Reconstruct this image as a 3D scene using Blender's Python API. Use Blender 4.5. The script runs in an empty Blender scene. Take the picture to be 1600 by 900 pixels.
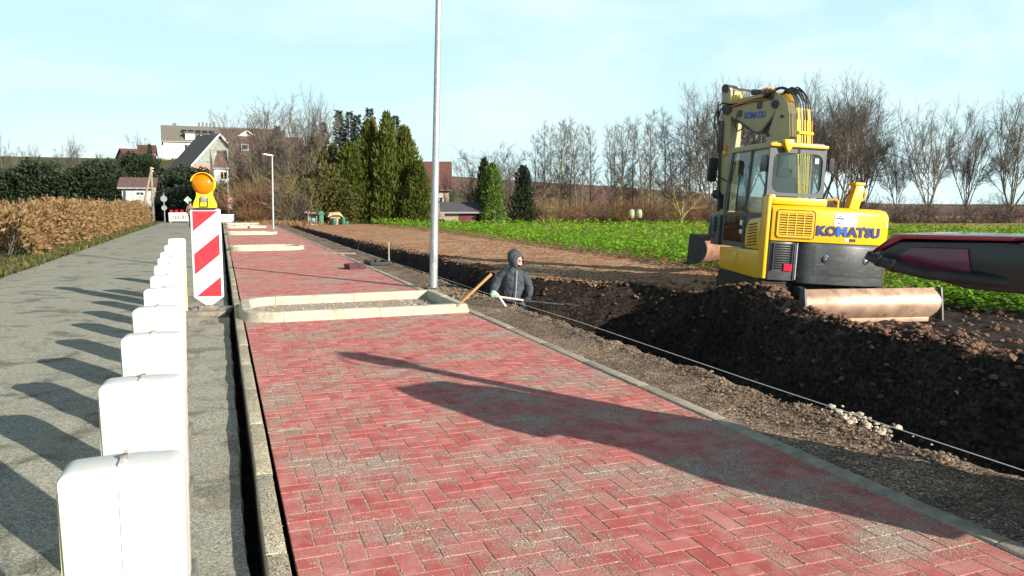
import bpy, bmesh, math, random
from math import radians, sin, cos, tan, pi, sqrt, atan2
from mathutils import Vector, Matrix, noise

sc = bpy.context.scene
col = sc.collection
R = random.Random(11)

# ------------------------------------------------------------------ camera
H = 1.45
PITCH, YAW = radians(6.372), radians(20.689)
cam_d = bpy.data.cameras.new('camera')
cam_d.sensor_width = 36.0
cam_d.lens = 27.0
cam_d.clip_start = 0.05
cam_d.clip_end = 3000
cam = bpy.data.objects.new('camera', cam_d)
cam.location = (0, 0, H)
cam.rotation_euler = (radians(90) - PITCH, 0, -YAW)
col.objects.link(cam)
sc.camera = cam

# ------------------------------------------------------------------ sky and sun
SUN_EL = radians(20.0)
SUN_DIR = Vector((0.488 * cos(SUN_EL), -0.873 * cos(SUN_EL), sin(SUN_EL))).normalized()   # towards the sun
w = bpy.data.worlds.new('World')
sc.world = w
w.use_nodes = True
nt = w.node_tree
nt.nodes.clear()
N = nt.nodes.new
sky = N('ShaderNodeTexSky')
sky.sky_type = 'NISHITA'
sky.sun_disc = False
sky.sun_elevation = SUN_EL
sky.sun_rotation = atan2(SUN_DIR.x, SUN_DIR.y)
sky.altitude = 200
sky.air_density = 0.8
sky.dust_density = 0.6
sky.ozone_density = 1.6
tc = N('ShaderNodeTexCoord')
mp = N('ShaderNodeMapping')
mp.inputs['Rotation'].default_value = (0.25, 0.1, 0.6)
mp.inputs['Scale'].default_value = (1.2, 5.5, 7.0)
nz = N('ShaderNodeTexNoise')
nz.inputs['Scale'].default_value = 1.3
nz.inputs['Detail'].default_value = 7
nz.inputs['Roughness'].default_value = 0.55
nz.inputs['Distortion'].default_value = 0.5
rp = N('ShaderNodeValToRGB')
rp.color_ramp.elements[0].position = 0.40
rp.color_ramp.elements[0].color = (0.0, 0.0, 0.0, 1)
rp.color_ramp.elements[1].position = 0.74
rp.color_ramp.elements[1].color = (1.0, 1.0, 1.0, 1)
sx = N('ShaderNodeSeparateXYZ')                 # high haze: thick towards the horizon, thin overhead
hz = N('ShaderNodeValToRGB')
hz.color_ramp.elements[0].position = 0.0
hz.color_ramp.elements[0].color = (0.92, 0.92, 0.92, 1)
hz.color_ramp.elements[1].position = 1.0
hz.color_ramp.elements[1].color = (0.0, 0.0, 0.0, 1)
k = hz.color_ramp.elements.new(0.32); k.color = (0.82, 0.82, 0.82, 1)
k = hz.color_ramp.elements.new(0.50); k.color = (0.16, 0.16, 0.16, 1)
mul = N('ShaderNodeMath'); mul.operation = 'MULTIPLY_ADD'
mul.inputs[1].default_value = 0.12
mul.use_clamp = True
hc = N('ShaderNodeValToRGB')
hc.color_ramp.elements[0].position = 0.0
hc.color_ramp.elements[0].color = (0.75, 0.98, 1.0, 1)
hc.color_ramp.elements[1].position = 0.35
hc.color_ramp.elements[1].color = (0.54, 0.89, 1.0, 1)
cm = N('ShaderNodeMixRGB')                      # streaks of thin white cirrus
cm.inputs['Color2'].default_value = (0.88, 1.0, 1.0, 1)
sc_ = N('ShaderNodeVectorMath'); sc_.operation = 'SCALE'
sc_.inputs['Scale'].default_value = 13.2
mx = N('ShaderNodeMixRGB')
bg = N('ShaderNodeBackground')
bg.inputs['Strength'].default_value = 0.05
out = N('ShaderNodeOutputWorld')
L = nt.links.new
L(tc.outputs['Generated'], mp.inputs['Vector'])
L(tc.outputs['Generated'], sx.inputs['Vector'])
L(sx.outputs['Z'], hz.inputs['Fac'])
L(sx.outputs['Z'], hc.inputs['Fac'])
L(mp.outputs['Vector'], nz.inputs['Vector'])
L(nz.outputs['Fac'], rp.inputs['Fac'])
L(rp.outputs['Color'], mul.inputs[0])
L(hz.outputs['Color'], mul.inputs[2])
L(rp.outputs['Color'], cm.inputs['Fac'])
L(hc.outputs['Color'], cm.inputs['Color1'])
L(cm.outputs['Color'], sc_.inputs[0])
L(mul.outputs[0], mx.inputs['Fac'])
L(sky.outputs['Color'], mx.inputs['Color1'])
L(sc_.outputs['Vector'], mx.inputs['Color2'])
L(mx.outputs['Color'], bg.inputs['Color'])
L(bg.outputs['Background'], out.inputs['Surface'])

sun_d = bpy.data.lights.new('sun', 'SUN')
sun_d.energy = 5.0
sun_d.angle = radians(0.5)
sun_d.color = (1.0, 0.93, 0.82)
sun = bpy.data.objects.new('sun', sun_d)
sun.rotation_euler = (-SUN_DIR).to_track_quat('-Z', 'Y').to_euler()
sun.location = (20, -40, 30)
col.objects.link(sun)

sc.view_settings.view_transform = 'Standard'
sc.view_settings.look = 'None'
sc.view_settings.exposure = 0.8
sc.view_settings.gamma = 1.0

# ------------------------------------------------------------------ helpers
def cam_axes():
    fwd = Vector((sin(YAW) * cos(PITCH), cos(YAW) * cos(PITCH), -sin(PITCH)))
    right = Vector((cos(YAW), -sin(YAW), 0))
    return right, fwd, right.cross(fwd)
CR, CF, CU = cam_axes()
def ray(px, py):                                   # survey direction of a point of the 1600x900 photograph
    return (CR * ((px - 800) / 1200.0) + CU * ((450 - py) / 1200.0) + CF)
def onz(px, py, z=0.0):
    r = ray(px, py); t = (z - H) / r.z
    return Vector((r.x * t, r.y * t, z))
def atD(px, py, D):                                # point at horizontal depth D
    r = ray(px, py); d = r.x * sin(YAW) + r.y * cos(YAW)
    return Vector((0, 0, H)) + r * (D / d)
def onplane(px, py, p0, n):
    r = ray(px, py); o = Vector((0, 0, H))
    return o + r * ((p0 - o).dot(n) / r.dot(n))

def lerp(a, b, t): return a + (b - a) * t
def sstep(t):
    t = max(0.0, min(1.0, t)); return t * t * (3 - 2 * t)
def interp(x, pts):
    if x <= pts[0][0]: return pts[0][1]
    for (a, va), (b, vb) in zip(pts, pts[1:]):
        if x <= b: return va + (vb - va) * (x - a) / (b - a)
    return pts[-1][1]
def fn(x, y, s, o=0.0): return noise.noise(Vector((x * s + o, y * s - o, o * 1.7)))

def tag(o, label=None, cat=None, group=None, kind=None):
    if label: o['label'] = label
    if cat: o['category'] = cat
    if group: o['group'] = group
    if kind: o['kind'] = kind
    return o
def empty(name, loc=(0, 0, 0), rz=0.0, label=None, cat=None, group=None, parent=None):
    o = bpy.data.objects.new(name, None)
    o.empty_display_size = 0.2
    o.location = loc; o.rotation_euler = (0, 0, rz)
    col.objects.link(o)
    if parent: o.parent = parent
    return tag(o, label, cat, group)
def kids(o, allo):
    return [c for c in allo if c.parent == o]
def copy_tree(o, parent=None):
    c = o.copy(); col.objects.link(c)
    if parent: c.parent = parent
    for ch in list(o.children): copy_tree(ch, c)
    return c

class MB:
    """collects shapes for ONE mesh object"""
    def __init__(s): s.v = []; s.f = []; s.m = []; s.cur = 0
    def mesh(s, vs, fs):
        o = len(s.v); s.v.extend([tuple(v) for v in vs])
        for f in fs: s.f.append([i + o for i in f]); s.m.append(s.cur)
        return s
    def box(s, c, d, M=None, taper=1.0):
        x, y, z = d[0] / 2, d[1] / 2, d[2] / 2
        vs = []
        for sz in (-1, 1):
            k = taper if sz > 0 else 1.0
            for sx, sy in ((-1, -1), (1, -1), (1, 1), (-1, 1)):
                p = Vector((sx * x * k, sy * y * k, sz * z))
                if M is not None: p = M @ p
                vs.append(p + Vector(c))
        return s.mesh(vs, [(3, 2, 1, 0), (4, 5, 6, 7), (0, 1, 5, 4), (1, 2, 6, 5), (2, 3, 7, 6), (3, 0, 4, 7)])
    def prism(s, poly, fa, fb):
        """poly of 2-D points; fa/fb map a 2-D point to the two end faces"""
        n = len(poly)
        vs = [fa(p) for p in poly] + [fb(p) for p in poly]
        fs = [tuple(range(n - 1, -1, -1)), tuple(range(n, 2 * n))]
        for i in range(n):
            j = (i + 1) % n
            fs.append((i, j, n + j, n + i))
        return s.mesh(vs, fs)
    def prism_x(s, poly, x0, x1):      # poly in (y, z)
        return s.prism(poly, lambda p: (x1, p[0], p[1]), lambda p: (x0, p[0], p[1]))
    def prism_y(s, poly, y0, y1):      # poly in (x, z)
        return s.prism(poly, lambda p: (p[0], y0, p[1]), lambda p: (p[0], y1, p[1]))
    def prism_z(s, poly, z0, z1):      # poly in (x, y), counter-clockwise
        return s.prism(poly, lambda p: (p[0], p[1], z0), lambda p: (p[0], p[1], z1))
    def tube(s, pts, rad, n=8, cap=True):
        pts = [Vector(p) for p in pts]
        k = len(pts)
        if not isinstance(rad, (list, tuple)): rad = [rad] * k
        o = len(s.v)
        t0 = (pts[1] - pts[0]).normalized()
        up = Vector((0, 0, 1)) if abs(t0.z) < 0.9 else Vector((1, 0, 0))
        a = t0.cross(up).normalized()
        for i in range(k):
            t = (pts[min(i + 1, k - 1)] - pts[max(i - 1, 0)])
            if t.length < 1e-9: t = t0
            t = t.normalized()
            a = (a - t * a.dot(t))
            if a.length < 1e-6: a = t.orthogonal()
            a = a.normalized(); b = t.cross(a)
            for j in range(n):
                q = 2 * pi * j / n
                s.v.append(tuple(pts[i] + (a * cos(q) + b * sin(q)) * rad[i]))
        for i in range(k - 1):
            for j in range(n):
                j2 = (j + 1) % n
                s.f.append([o + i * n + j, o + i * n + j2, o + (i + 1) * n + j2, o + (i + 1) * n + j]); s.m.append(s.cur)
        if cap:
            s.f.append([o + j for j in range(n - 1, -1, -1)]); s.m.append(s.cur)
            s.f.append([o + (k - 1) * n + j for j in range(n)]); s.m.append(s.cur)
        return s
    def cyl(s, a, b, r, n=12, r2=None):
        return s.tube([a, b], [r, r if r2 is None else r2], n)
    def lathe(s, prof, c=(0, 0, 0), n=16, axis=None):
        """prof: list of (r, h) along axis (default z)"""
        M = Matrix.Identity(3) if axis is None else Vector(axis).normalized().to_track_quat('Z', 'Y').to_matrix()
        vs = []; fs = []
        for r, h in prof:
            for j in range(n):
                q = 2 * pi * j / n
                vs.append(Vector(c) + M @ Vector((r * cos(q), r * sin(q), h)))
        for i in range(len(prof) - 1):
            for j in range(n):
                j2 = (j + 1) % n
                fs.append((i * n + j, i * n + j2, (i + 1) * n + j2, (i + 1) * n + j))
        fs.append(tuple(range(n - 1, -1, -1)))
        fs.append(tuple((len(prof) - 1) * n + j for j in range(n)))
        return s.mesh(vs, fs)
    def build(s, name, mat, parent=None, bevel=0.0, seg=2, smooth=35, loc=None, rot=None):
        me = bpy.data.meshes.new(name)
        me.from_pydata(s.v, [], s.f)
        mats = mat if isinstance(mat, (list, tuple)) else [mat]
        for m in mats: me.materials.append(m)
        if len(mats) > 1: me.polygons.foreach_set('material_index', s.m)
        if bevel > 0:
            bm = bmesh.new(); bm.from_mesh(me)
            es = [e for e in bm.edges if len(e.link_faces) == 2 and e.calc_face_angle(0) > radians(30)]
            bmesh.ops.bevel(bm, geom=es, offset=bevel, segments=seg, profile=0.6, affect='EDGES', clamp_overlap=True)
            bm.to_mesh(me); bm.free()
        if smooth:
            me.shade_smooth() if hasattr(me, 'shade_smooth') else me.polygons.foreach_set('use_smooth', [True] * len(me.polygons))
            try: me.set_sharp_from_angle(angle=radians(smooth))
            except Exception: pass
        me.update()
        o = bpy.data.objects.new(name, me)
        col.objects.link(o)
        if parent: o.parent = parent
        if loc is not None: o.location = loc
        if rot is not None: o.rotation_euler = rot
        return o

def text_mesh(name, body, size, mat, parent, M, depth=0.004, bold=0.0, xs=1.0):
    cu = bpy.data.curves.new(name, 'FONT')
    cu.body = body; cu.size = size; cu.extrude = depth; cu.offset = bold
    cu.align_x = 'CENTER'; cu.align_y = 'CENTER'
    cu.resolution_u = 3
    tmp = bpy.data.objects.new(name + '_src', cu)
    col.objects.link(tmp)
    dg = bpy.context.evaluated_depsgraph_get()
    me = bpy.data.meshes.new_from_object(tmp.evaluated_get(dg))
    bpy.data.objects.remove(tmp)
    me.transform(M @ Matrix.Diagonal((xs, 1, 1, 1)))
    me.materials.clear(); me.materials.append(mat)
    me.name = name
    o = bpy.data.objects.new(name, me)
    col.objects.link(o); o.parent = parent
    return o

# ------------------------------------------------------------------ materials
def new_mat(name):
    m = bpy.data.materials.new(name); m.use_nodes = True
    return m, m.node_tree, m.node_tree.nodes['Principled BSDF']
def mat(name, c, rough=0.7, metal=0.0, var=0.12, vs=4.0, bump=0.0, bs=60.0, dirt=None, dirt_amt=0.0, ds=3.0, spec=0.5, coat=0.0, stretch=None, objrand=0.0, bdist=0.01):
    m, t, p = new_mat(name)
    n = t.nodes.new; l = t.links.new
    g = n('ShaderNodeNewGeometry')
    vec = g.outputs['Position']
    if stretch:
        mpn = n('ShaderNodeMapping'); mpn.inputs['Scale'].default_value = stretch
        l(vec, mpn.inputs['Vector']); vec = mpn.outputs['Vector']
    a = n('ShaderNodeTexNoise'); a.inputs['Scale'].default_value = vs; a.inputs['Detail'].default_value = 6
    l(vec, a.inputs['Vector'])
    r = n('ShaderNodeValToRGB')
    r.color_ramp.elements[0].position = 0.3; r.color_ramp.elements[1].position = 0.7
    r.color_ramp.elements[0].color = (*[max(0, x * (1 - var)) for x in c], 1)
    r.color_ramp.elements[1].color = (*[min(1, x * (1 + var)) for x in c], 1)
    l(a.outputs['Fac'], r.inputs['Fac'])
    outc = r.outputs['Color']
    if objrand:
        oi = n('ShaderNodeObjectInfo'); hs = n('ShaderNodeHueSaturation')
        mm = n('ShaderNodeMath'); mm.operation = 'MULTIPLY_ADD'; mm.inputs[1].default_value = 2 * objrand; mm.inputs[2].default_value = 1 - objrand
        l(oi.outputs['Random'], mm.inputs[0]); l(mm.outputs[0], hs.inputs['Value']); l(outc, hs.inputs['Color'])
        outc = hs.outputs['Color']
    if dirt is not None:
        d = n('ShaderNodeTexNoise'); d.inputs['Scale'].default_value = ds; d.inputs['Detail'].default_value = 9; d.inputs['Roughness'].default_value = 0.65
        l(vec, d.inputs['Vector'])
        dr = n('ShaderNodeValToRGB'); dr.color_ramp.elements[0].position = 0.62 - 0.3 * dirt_amt; dr.color_ramp.elements[1].position = 0.78 - 0.2 * dirt_amt
        l(d.outputs['Fac'], dr.inputs['Fac'])
        mm2 = n('ShaderNodeMixRGB'); mm2.inputs['Color2'].default_value = (*dirt, 1)
        l(dr.outputs['Color'], mm2.inputs['Fac']); l(outc, mm2.inputs['Color1'])
        outc = mm2.outputs['Color']
    l(outc, p.inputs['Base Color'])
    p.inputs['Roughness'].default_value = rough
    p.inputs['Metallic'].default_value = metal
    p.inputs['Specular IOR Level'].default_value = spec
    p.inputs['Coat Weight'].default_value = coat
    if bump:
        b = n('ShaderNodeTexNoise'); b.inputs['Scale'].default_value = bs; b.inputs['Detail'].default_value = 5
        l(vec, b.inputs['Vector'])
        bn = n('ShaderNodeBump'); bn.inputs['Strength'].default_value = bump; bn.inputs['Distance'].default_value = bdist
        l(b.outputs['Fac'], bn.inputs['Height']); l(bn.outputs['Normal'], p.inputs['Normal'])
    return m

def granular(name, stops, gs, patch, ps, rough=0.95, bump=0.6, bdist=0.006):
    """speckled ground: fine grains (stops = list of (pos, colour)), broad patches of a second colour"""
    m, t, p = new_mat(name); n = t.nodes.new; l = t.links.new
    g = n('ShaderNodeNewGeometry')
    v = n('ShaderNodeTexVoronoi'); v.inputs['Scale'].default_value = gs
    l(g.outputs['Position'], v.inputs['Vector'])
    sep = n('ShaderNodeSeparateColor'); l(v.outputs['Color'], sep.inputs['Color'])
    r = n('ShaderNodeValToRGB'); e = r.color_ramp.elements
    e[0].position, e[0].color = stops[0][0], (*stops[0][1], 1)
    e[1].position, e[1].color = stops[-1][0], (*stops[-1][1], 1)
    for q, c in stops[1:-1]:
        k = e.new(q); k.color = (*c, 1)
    l(sep.outputs['Red'], r.inputs['Fac'])
    a = n('ShaderNodeTexNoise'); a.inputs['Scale'].default_value = ps; a.inputs['Detail'].default_value = 8; a.inputs['Roughness'].default_value = 0.7
    l(g.outputs['Position'], a.inputs['Vector'])
    ar = n('ShaderNodeValToRGB'); ar.color_ramp.elements[0].position = 0.47; ar.color_ramp.elements[1].position = 0.6
    l(a.outputs['Fac'], ar.inputs['Fac'])
    mixn = n('ShaderNodeMixRGB'); mixn.blend_type = 'MULTIPLY'; mixn.inputs['Color2'].default_value = (*patch, 1)
    l(ar.outputs['Color'], mixn.inputs['Fac']); l(r.outputs['Color'], mixn.inputs['Color1'])
    l(mixn.outputs['Color'], p.inputs['Base Color'])
    p.inputs['Roughness'].default_value = rough; p.inputs['Specular IOR Level'].default_value = 0.2
    bn = n('ShaderNodeBump'); bn.inputs['Strength'].default_value = bump; bn.inputs['Distance'].default_value = bdist
    l(sep.outputs['Green'], bn.inputs['Height'])
    l(bn.outputs['Normal'], p.inputs['Normal'])
    return m

def glass(name, tint, gl=0.12):
    m = bpy.data.materials.new(name); m.use_nodes = True
    t = m.node_tree; t.nodes.clear(); n = t.nodes.new; l = t.links.new
    tr = n('ShaderNodeBsdfTransparent'); tr.inputs['Color'].default_value = (*tint, 1)
    gs = n('ShaderNodeBsdfGlossy'); gs.inputs['Roughness'].default_value = 0.03
    lw = n('ShaderNodeLayerWeight'); lw.inputs['Blend'].default_value = 0.5
    fr = n('ShaderNodeMath'); fr.operation = 'POWER'; fr.inputs[1].default_value = 5; l(lw.outputs['Facing'], fr.inputs[0])
    ad = n('ShaderNodeMath'); ad.operation = 'ADD'; ad.inputs[1].default_value = gl; ad.use_clamp = True
    mxn = n('ShaderNodeMixShader'); o = n('ShaderNodeOutputMaterial')
    l(fr.outputs[0], ad.inputs[0]); l(ad.outputs[0], mxn.inputs['Fac']); l(tr.outputs[0], mxn.inputs[1]); l(gs.outputs[0], mxn.inputs[2]); l(mxn.outputs[0], o.inputs['Surface'])
    return m

M = {}
M['concrete'] = mat('concrete', (0.50, 0.47, 0.37), 0.9, var=0.14, vs=9, bump=0.35, bs=140, dirt=(0.32, 0.27, 0.19), dirt_amt=0.25, ds=5, objrand=0.08)
M['kerb'] = mat('kerb_concrete', (0.47, 0.44, 0.335), 0.9, var=0.16, vs=14, bump=0.4, bs=180, dirt=(0.31, 0.26, 0.175), dirt_amt=0.3, ds=6, objrand=0.07)
M['edging'] = mat('edging_concrete', (0.37, 0.32, 0.245), 0.95, var=0.22, vs=12, bump=0.5, bs=120, dirt=(0.24, 0.19, 0.13), dirt_amt=0.35, ds=7, objrand=0.08)
M['galv'] = mat('galvanised_steel', (0.36, 0.375, 0.385), 0.5, 0.45, var=0.18, vs=22, bump=0.05, bs=90, objrand=0.03)
M['white_plastic'] = mat('white_plastic', (0.66, 0.66, 0.62), 0.5, var=0.07, vs=6, objrand=.06, dirt=(0.46, 0.42, 0.24), dirt_amt=0.16, ds=7, stretch=(1, 1, 0.4), bump=0.04, bs=14)
M['yellow_plastic'] = mat('yellow_plastic', (0.80, 0.62, 0.02), 0.45, var=0.06, vs=12)
M['pale_yellow'] = mat('pale_yellow_wood', (0.72, 0.60, 0.20), 0.7, var=0.12, vs=12)
M['rubber'] = mat('black_rubber', (0.02, 0.02, 0.022), 0.65, var=0.3, vs=12)
M['grey_rubber'] = mat('grey_rubber', (0.17, 0.16, 0.14), 0.9, var=0.2, vs=18, dirt=(0.30, 0.26, 0.19), dirt_amt=0.5, ds=9, bump=0.3, bs=70)
M['red_sheet'] = mat('red_reflective_sheet', (0.72, 0.035, 0.05), 0.35, var=0.07, vs=14, dirt=(0.78, 0.45, 0.45), dirt_amt=0.02, ds=25)
M['white_sheet'] = mat('white_reflective_sheet', (0.82, 0.82, 0.81), 0.35, var=0.03, vs=10)
M['wood'] = mat('tool_wood', (0.50, 0.27, 0.09), 0.6, var=0.2, vs=18, stretch=(1, 1, 0.3))
M['grey_wood'] = mat('grey_wood', (0.30, 0.25, 0.18), 0.85, var=0.2, vs=9)
M['dark_steel'] = mat('dark_steel', (0.05, 0.05, 0.055), 0.5, 0.4, var=0.3, vs=10)
M['cream'] = mat('cream_render', (0.74, 0.66, 0.46), 0.9, var=0.06, vs=1.5)
M['white_wall'] = mat('white_render', (0.56, 0.54, 0.50), 0.9, var=0.06, vs=1.5)
M['salmon_wall'] = mat('salmon_render', (0.40, 0.21, 0.15), 0.9, var=0.1, vs=1.5)
M['teal_wall'] = mat('teal_render', (0.32, 0.48, 0.50), 0.9, var=0.1, vs=1.5)
M['beige_wall'] = mat('beige_render', (0.48, 0.40, 0.29), 0.9, var=0.12, vs=2)
M['shingle'] = mat('pale_shingle', (0.25, 0.275, 0.235), 0.9, var=0.25, vs=5)
M['roof_grey'] = mat('grey_roof', (0.16, 0.145, 0.12), 0.85, var=0.2, vs=3, bump=0.3, bs=20, bdist=0.05)
M['roof_dark'] = mat('dark_roof', (0.075, 0.07, 0.075), 0.8, var=0.2, vs=3, bump=0.3, bs=20, bdist=0.05)
M['roof_brown'] = mat('brown_roof', (0.125, 0.075, 0.062), 0.85, var=0.22, vs=3, bump=0.3, bs=20, bdist=0.05)
M['roof_red'] = mat('red_roof', (0.125, 0.048, 0.038), 0.85, var=0.2, vs=3, bump=0.3, bs=20, bdist=0.05)
M['window'] = mat('window_pane', (0.03, 0.035, 0.045), 0.1, var=0.3, vs=1.0, spec=0.8)
M['trim'] = mat('white_trim', (0.75, 0.74, 0.70), 0.6, var=0.04)
M['blue_trim'] = mat('blue_grey_trim', (0.20, 0.23, 0.34), 0.6, var=0.06)
# ------------------------------------------------------------------ ground materials
def asphalt_mat():
    m, t, p = new_mat('asphalt'); n = t.nodes.new; l = t.links.new
    g = n('ShaderNodeNewGeometry')
    v = n('ShaderNodeTexVoronoi'); v.inputs['Scale'].default_value = 130
    l(g.outputs['Position'], v.inputs['Vector'])
    sep = n('ShaderNodeSeparateColor'); l(v.outputs['Color'], sep.inputs['Color'])
    r = n('ShaderNodeValToRGB'); e = r.color_ramp.elements
    e[0].position = 0.0; e[0].color = (0.16, 0.155, 0.13, 1)
    e[1].position = 1.0; e[1].color = (0.56, 0.53, 0.42, 1)
    k = e.new(0.5); k.color = (0.32, 0.31, 0.25, 1)
    l(sep.outputs['Red'], r.inputs['Fac'])
    a = n('ShaderNodeTexNoise'); a.inputs['Scale'].default_value = 1.6; a.inputs['Detail'].default_value = 8; a.inputs['Roughness'].default_value = 0.6; a.inputs['Distortion'].default_value = 1.2
    l(g.outputs['Position'], a.inputs['Vector'])
    ar = n('ShaderNodeValToRGB'); ar.color_ramp.elements[0].position = 0.52; ar.color_ramp.elements[1].position = 0.64
    l(a.outputs['Fac'], ar.inputs['Fac'])
    mm = n('ShaderNodeMixRGB'); mm.blend_type = 'MULTIPLY'; mm.inputs['Color2'].default_value = (0.50, 0.49, 0.46, 1)
    l(ar.outputs['Color'], mm.inputs['Fac']); l(r.outputs['Color'], mm.inputs['Color1'])
    b = n('ShaderNodeTexNoise'); b.inputs['Scale'].default_value = 4.5; b.inputs['Detail'].default_value = 6
    l(g.outputs['Position'], b.inputs['Vector'])
    br = n('ShaderNodeValToRGB'); br.color_ramp.elements[0].position = 0.5; br.color_ramp.elements[1].position = 0.75
    l(b.outputs['Fac'], br.inputs['Fac'])
    m2 = n('ShaderNodeMixRGB'); m2.inputs['Color2'].default_value = (0.34, 0.31, 0.23, 1)
    f2 = n('ShaderNodeMath'); f2.operation = 'MULTIPLY'; f2.inputs[1].default_value = 0.55
    l(br.outputs['Color'], f2.inputs[0]); l(f2.outputs[0], m2.inputs['Fac']); l(mm.outputs['Color'], m2.inputs['Color1'])
    l(m2.outputs['Color'], p.inputs['Base Color'])
    p.inputs['Roughness'].default_value = 0.9; p.inputs['Specular IOR Level'].default_value = 0.25
    bn = n('ShaderNodeBump'); bn.inputs['Strength'].default_value = 0.7; bn.inputs['Distance'].default_value = 0.006
    l(sep.outputs['Green'], bn.inputs['Height']); l(bn.outputs['Normal'], p.inputs['Normal'])
    return m
M['asphalt'] = asphalt_mat()

def sand_nodes(t, g):
    """speckled bedding sand: returns (colour socket, grain height socket)"""
    n = t.nodes.new; l = t.links.new
    v = n('ShaderNodeTexVoronoi'); v.inputs['Scale'].default_value = 260
    l(g.outputs['Position'], v.inputs['Vector'])
    sep = n('ShaderNodeSeparateColor'); l(v.outputs['Color'], sep.inputs['Color'])
    r = n('ShaderNodeValToRGB'); e = r.color_ramp.elements
    e[0].position = 0.05; e[0].color = (0.14, 0.095, 0.075, 1)
    e[1].position = 0.95; e[1].color = (0.72, 0.59, 0.46, 1)
    k = e.new(0.35); k.color = (0.33, 0.245, 0.19, 1)
    k = e.new(0.6); k.color = (0.50, 0.39, 0.31, 1)
    l(sep.outputs['Red'], r.inputs['Fac'])
    return r.outputs['Color'], sep.outputs['Green']

def brick_mat():
    m, t, p = new_mat('red_paver'); n = t.nodes.new; l = t.links.new
    g = n('ShaderNodeNewGeometry')
    at = n('ShaderNodeAttribute'); at.attribute_name = 'tone'      # one tone per fired brick
    oi = n('ShaderNodeObjectInfo')
    ad = n('ShaderNodeMath'); ad.operation = 'ADD'; l(at.outputs['Fac'], ad.inputs[0]); l(oi.outputs['Random'], ad.inputs[1])
    fr = n('ShaderNodeMath'); fr.operation = 'FRACT'; l(ad.outputs[0], fr.inputs[0])
    r = n('ShaderNodeValToRGB'); e = r.color_ramp.elements
    e[0].position = 0; e[0].color = (0.44, 0.096, 0.086, 1)
    e[1].position = 1; e[1].color = (0.56, 0.18, 0.16, 1)
    k = e.new(0.55); k.color = (0.50, 0.122, 0.108, 1)
    l(fr.outputs[0], r.inputs['Fac'])
    # pale dust rubbed over the face
    a = n('ShaderNodeTexNoise'); a.inputs['Scale'].default_value = 7; a.inputs['Detail'].default_value = 7; a.inputs['Roughness'].default_value = 0.65
    l(g.outputs['Position'], a.inputs['Vector'])
    ar = n('ShaderNodeValToRGB'); ar.color_ramp.elements[0].position = 0.45; ar.color_ramp.elements[1].position = 0.86
    l(a.outputs['Fac'], ar.inputs['Fac'])
    m1 = n('ShaderNodeMixRGB'); m1.inputs['Color2'].default_value = (0.64, 0.36, 0.32, 1)
    l(ar.outputs['Color'], m1.inputs['Fac']); l(r.outputs['Color'], m1.inputs['Color1'])
    # loose sand lying in drifts on the bricks
    sc1 = n('ShaderNodeTexNoise'); sc1.inputs['Scale'].default_value = 1.35; sc1.inputs['Detail'].default_value = 9; sc1.inputs['Roughness'].default_value = 0.72
    l(g.outputs['Position'], sc1.inputs['Vector'])
    sc2 = n('ShaderNodeTexNoise'); sc2.inputs['Scale'].default_value = 130; sc2.inputs['Detail'].default_value = 3
    l(g.outputs['Position'], sc2.inputs['Vector'])
    ma = n('ShaderNodeMath'); ma.operation = 'MULTIPLY_ADD'; ma.inputs[1].default_value = 0.62
    l(sc2.outputs['Fac'], ma.inputs[0]); l(sc1.outputs['Fac'], ma.inputs[2])
    sr = n('ShaderNodeValToRGB'); sr.color_ramp.elements[0].position = 0.825; sr.color_ramp.elements[1].position = 0.885
    l(ma.outputs[0], sr.inputs['Fac'])
    scol, sh = sand_nodes(t, g)
    m2 = n('ShaderNodeMixRGB'); l(sr.outputs['Color'], m2.inputs['Fac']); l(m1.outputs['Color'], m2.inputs['Color1']); l(scol, m2.inputs['Color2'])
    l(m2.outputs['Color'], p.inputs['Base Color'])
    p.inputs['Roughness'].default_value = 0.88; p.inputs['Specular IOR Level'].default_value = 0.25
    hm = n('ShaderNodeMath'); hm.operation = 'MULTIPLY'; l(sr.outputs['Color'], hm.inputs[0]); l(sh, hm.inputs[1])
    fb = n('ShaderNodeTexNoise'); fb.inputs['Scale'].default_value = 190; l(g.outputs['Position'], fb.inputs['Vector'])
    h2 = n('ShaderNodeMath'); h2.operation = 'MULTIPLY_ADD'; h2.inputs[1].default_value = 0.25; l(fb.outputs['Fac'], h2.inputs[0]); l(hm.outputs[0], h2.inputs[2])
    bn = n('ShaderNodeBump'); bn.inputs['Strength'].default_value = 0.75; bn.inputs['Distance'].default_value = 0.005
    l(h2.outputs[0], bn.inputs['Height']); l(bn.outputs['Normal'], p.inputs['Normal'])
    return m
M['brick'] = brick_mat()
def sand_mat():
    m, t, p = new_mat('bedding_sand'); g = t.nodes.new('ShaderNodeNewGeometry')
    c, h = sand_nodes(t, g)
    t.links.new(c, p.inputs['Base Color']); p.inputs['Roughness'].default_value = 0.95; p.inputs['Specular IOR Level'].default_value = 0.2
    bn = t.nodes.new('ShaderNodeBump'); bn.inputs['Strength'].default_value = 0.7; bn.inputs['Distance'].default_value = 0.005
    t.links.new(h, bn.inputs['Height']); t.links.new(bn.outputs['Normal'], p.inputs['Normal'])
    return m
M['sand'] = sand_mat()
M['gravel'] = granular('verge_gravel', [(0, (0.04, 0.027, 0.019)), (0.5, (0.145, 0.096, 0.066)), (0.88, (0.26, 0.18, 0.122)), (1, (0.46, 0.38, 0.28))], 95, (1.75, 1.75, 1.65), 1.1, bump=0.8, bdist=0.009)
M['gutter'] = granular('sandy_gutter_kerb', [(0, (.16, .125, .085)), (.5, (.40, .345, .25)), (1, (.64, .58, .44))], 170, (1.25, 1.25, 1.2), 3.0, bump=.5)
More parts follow.
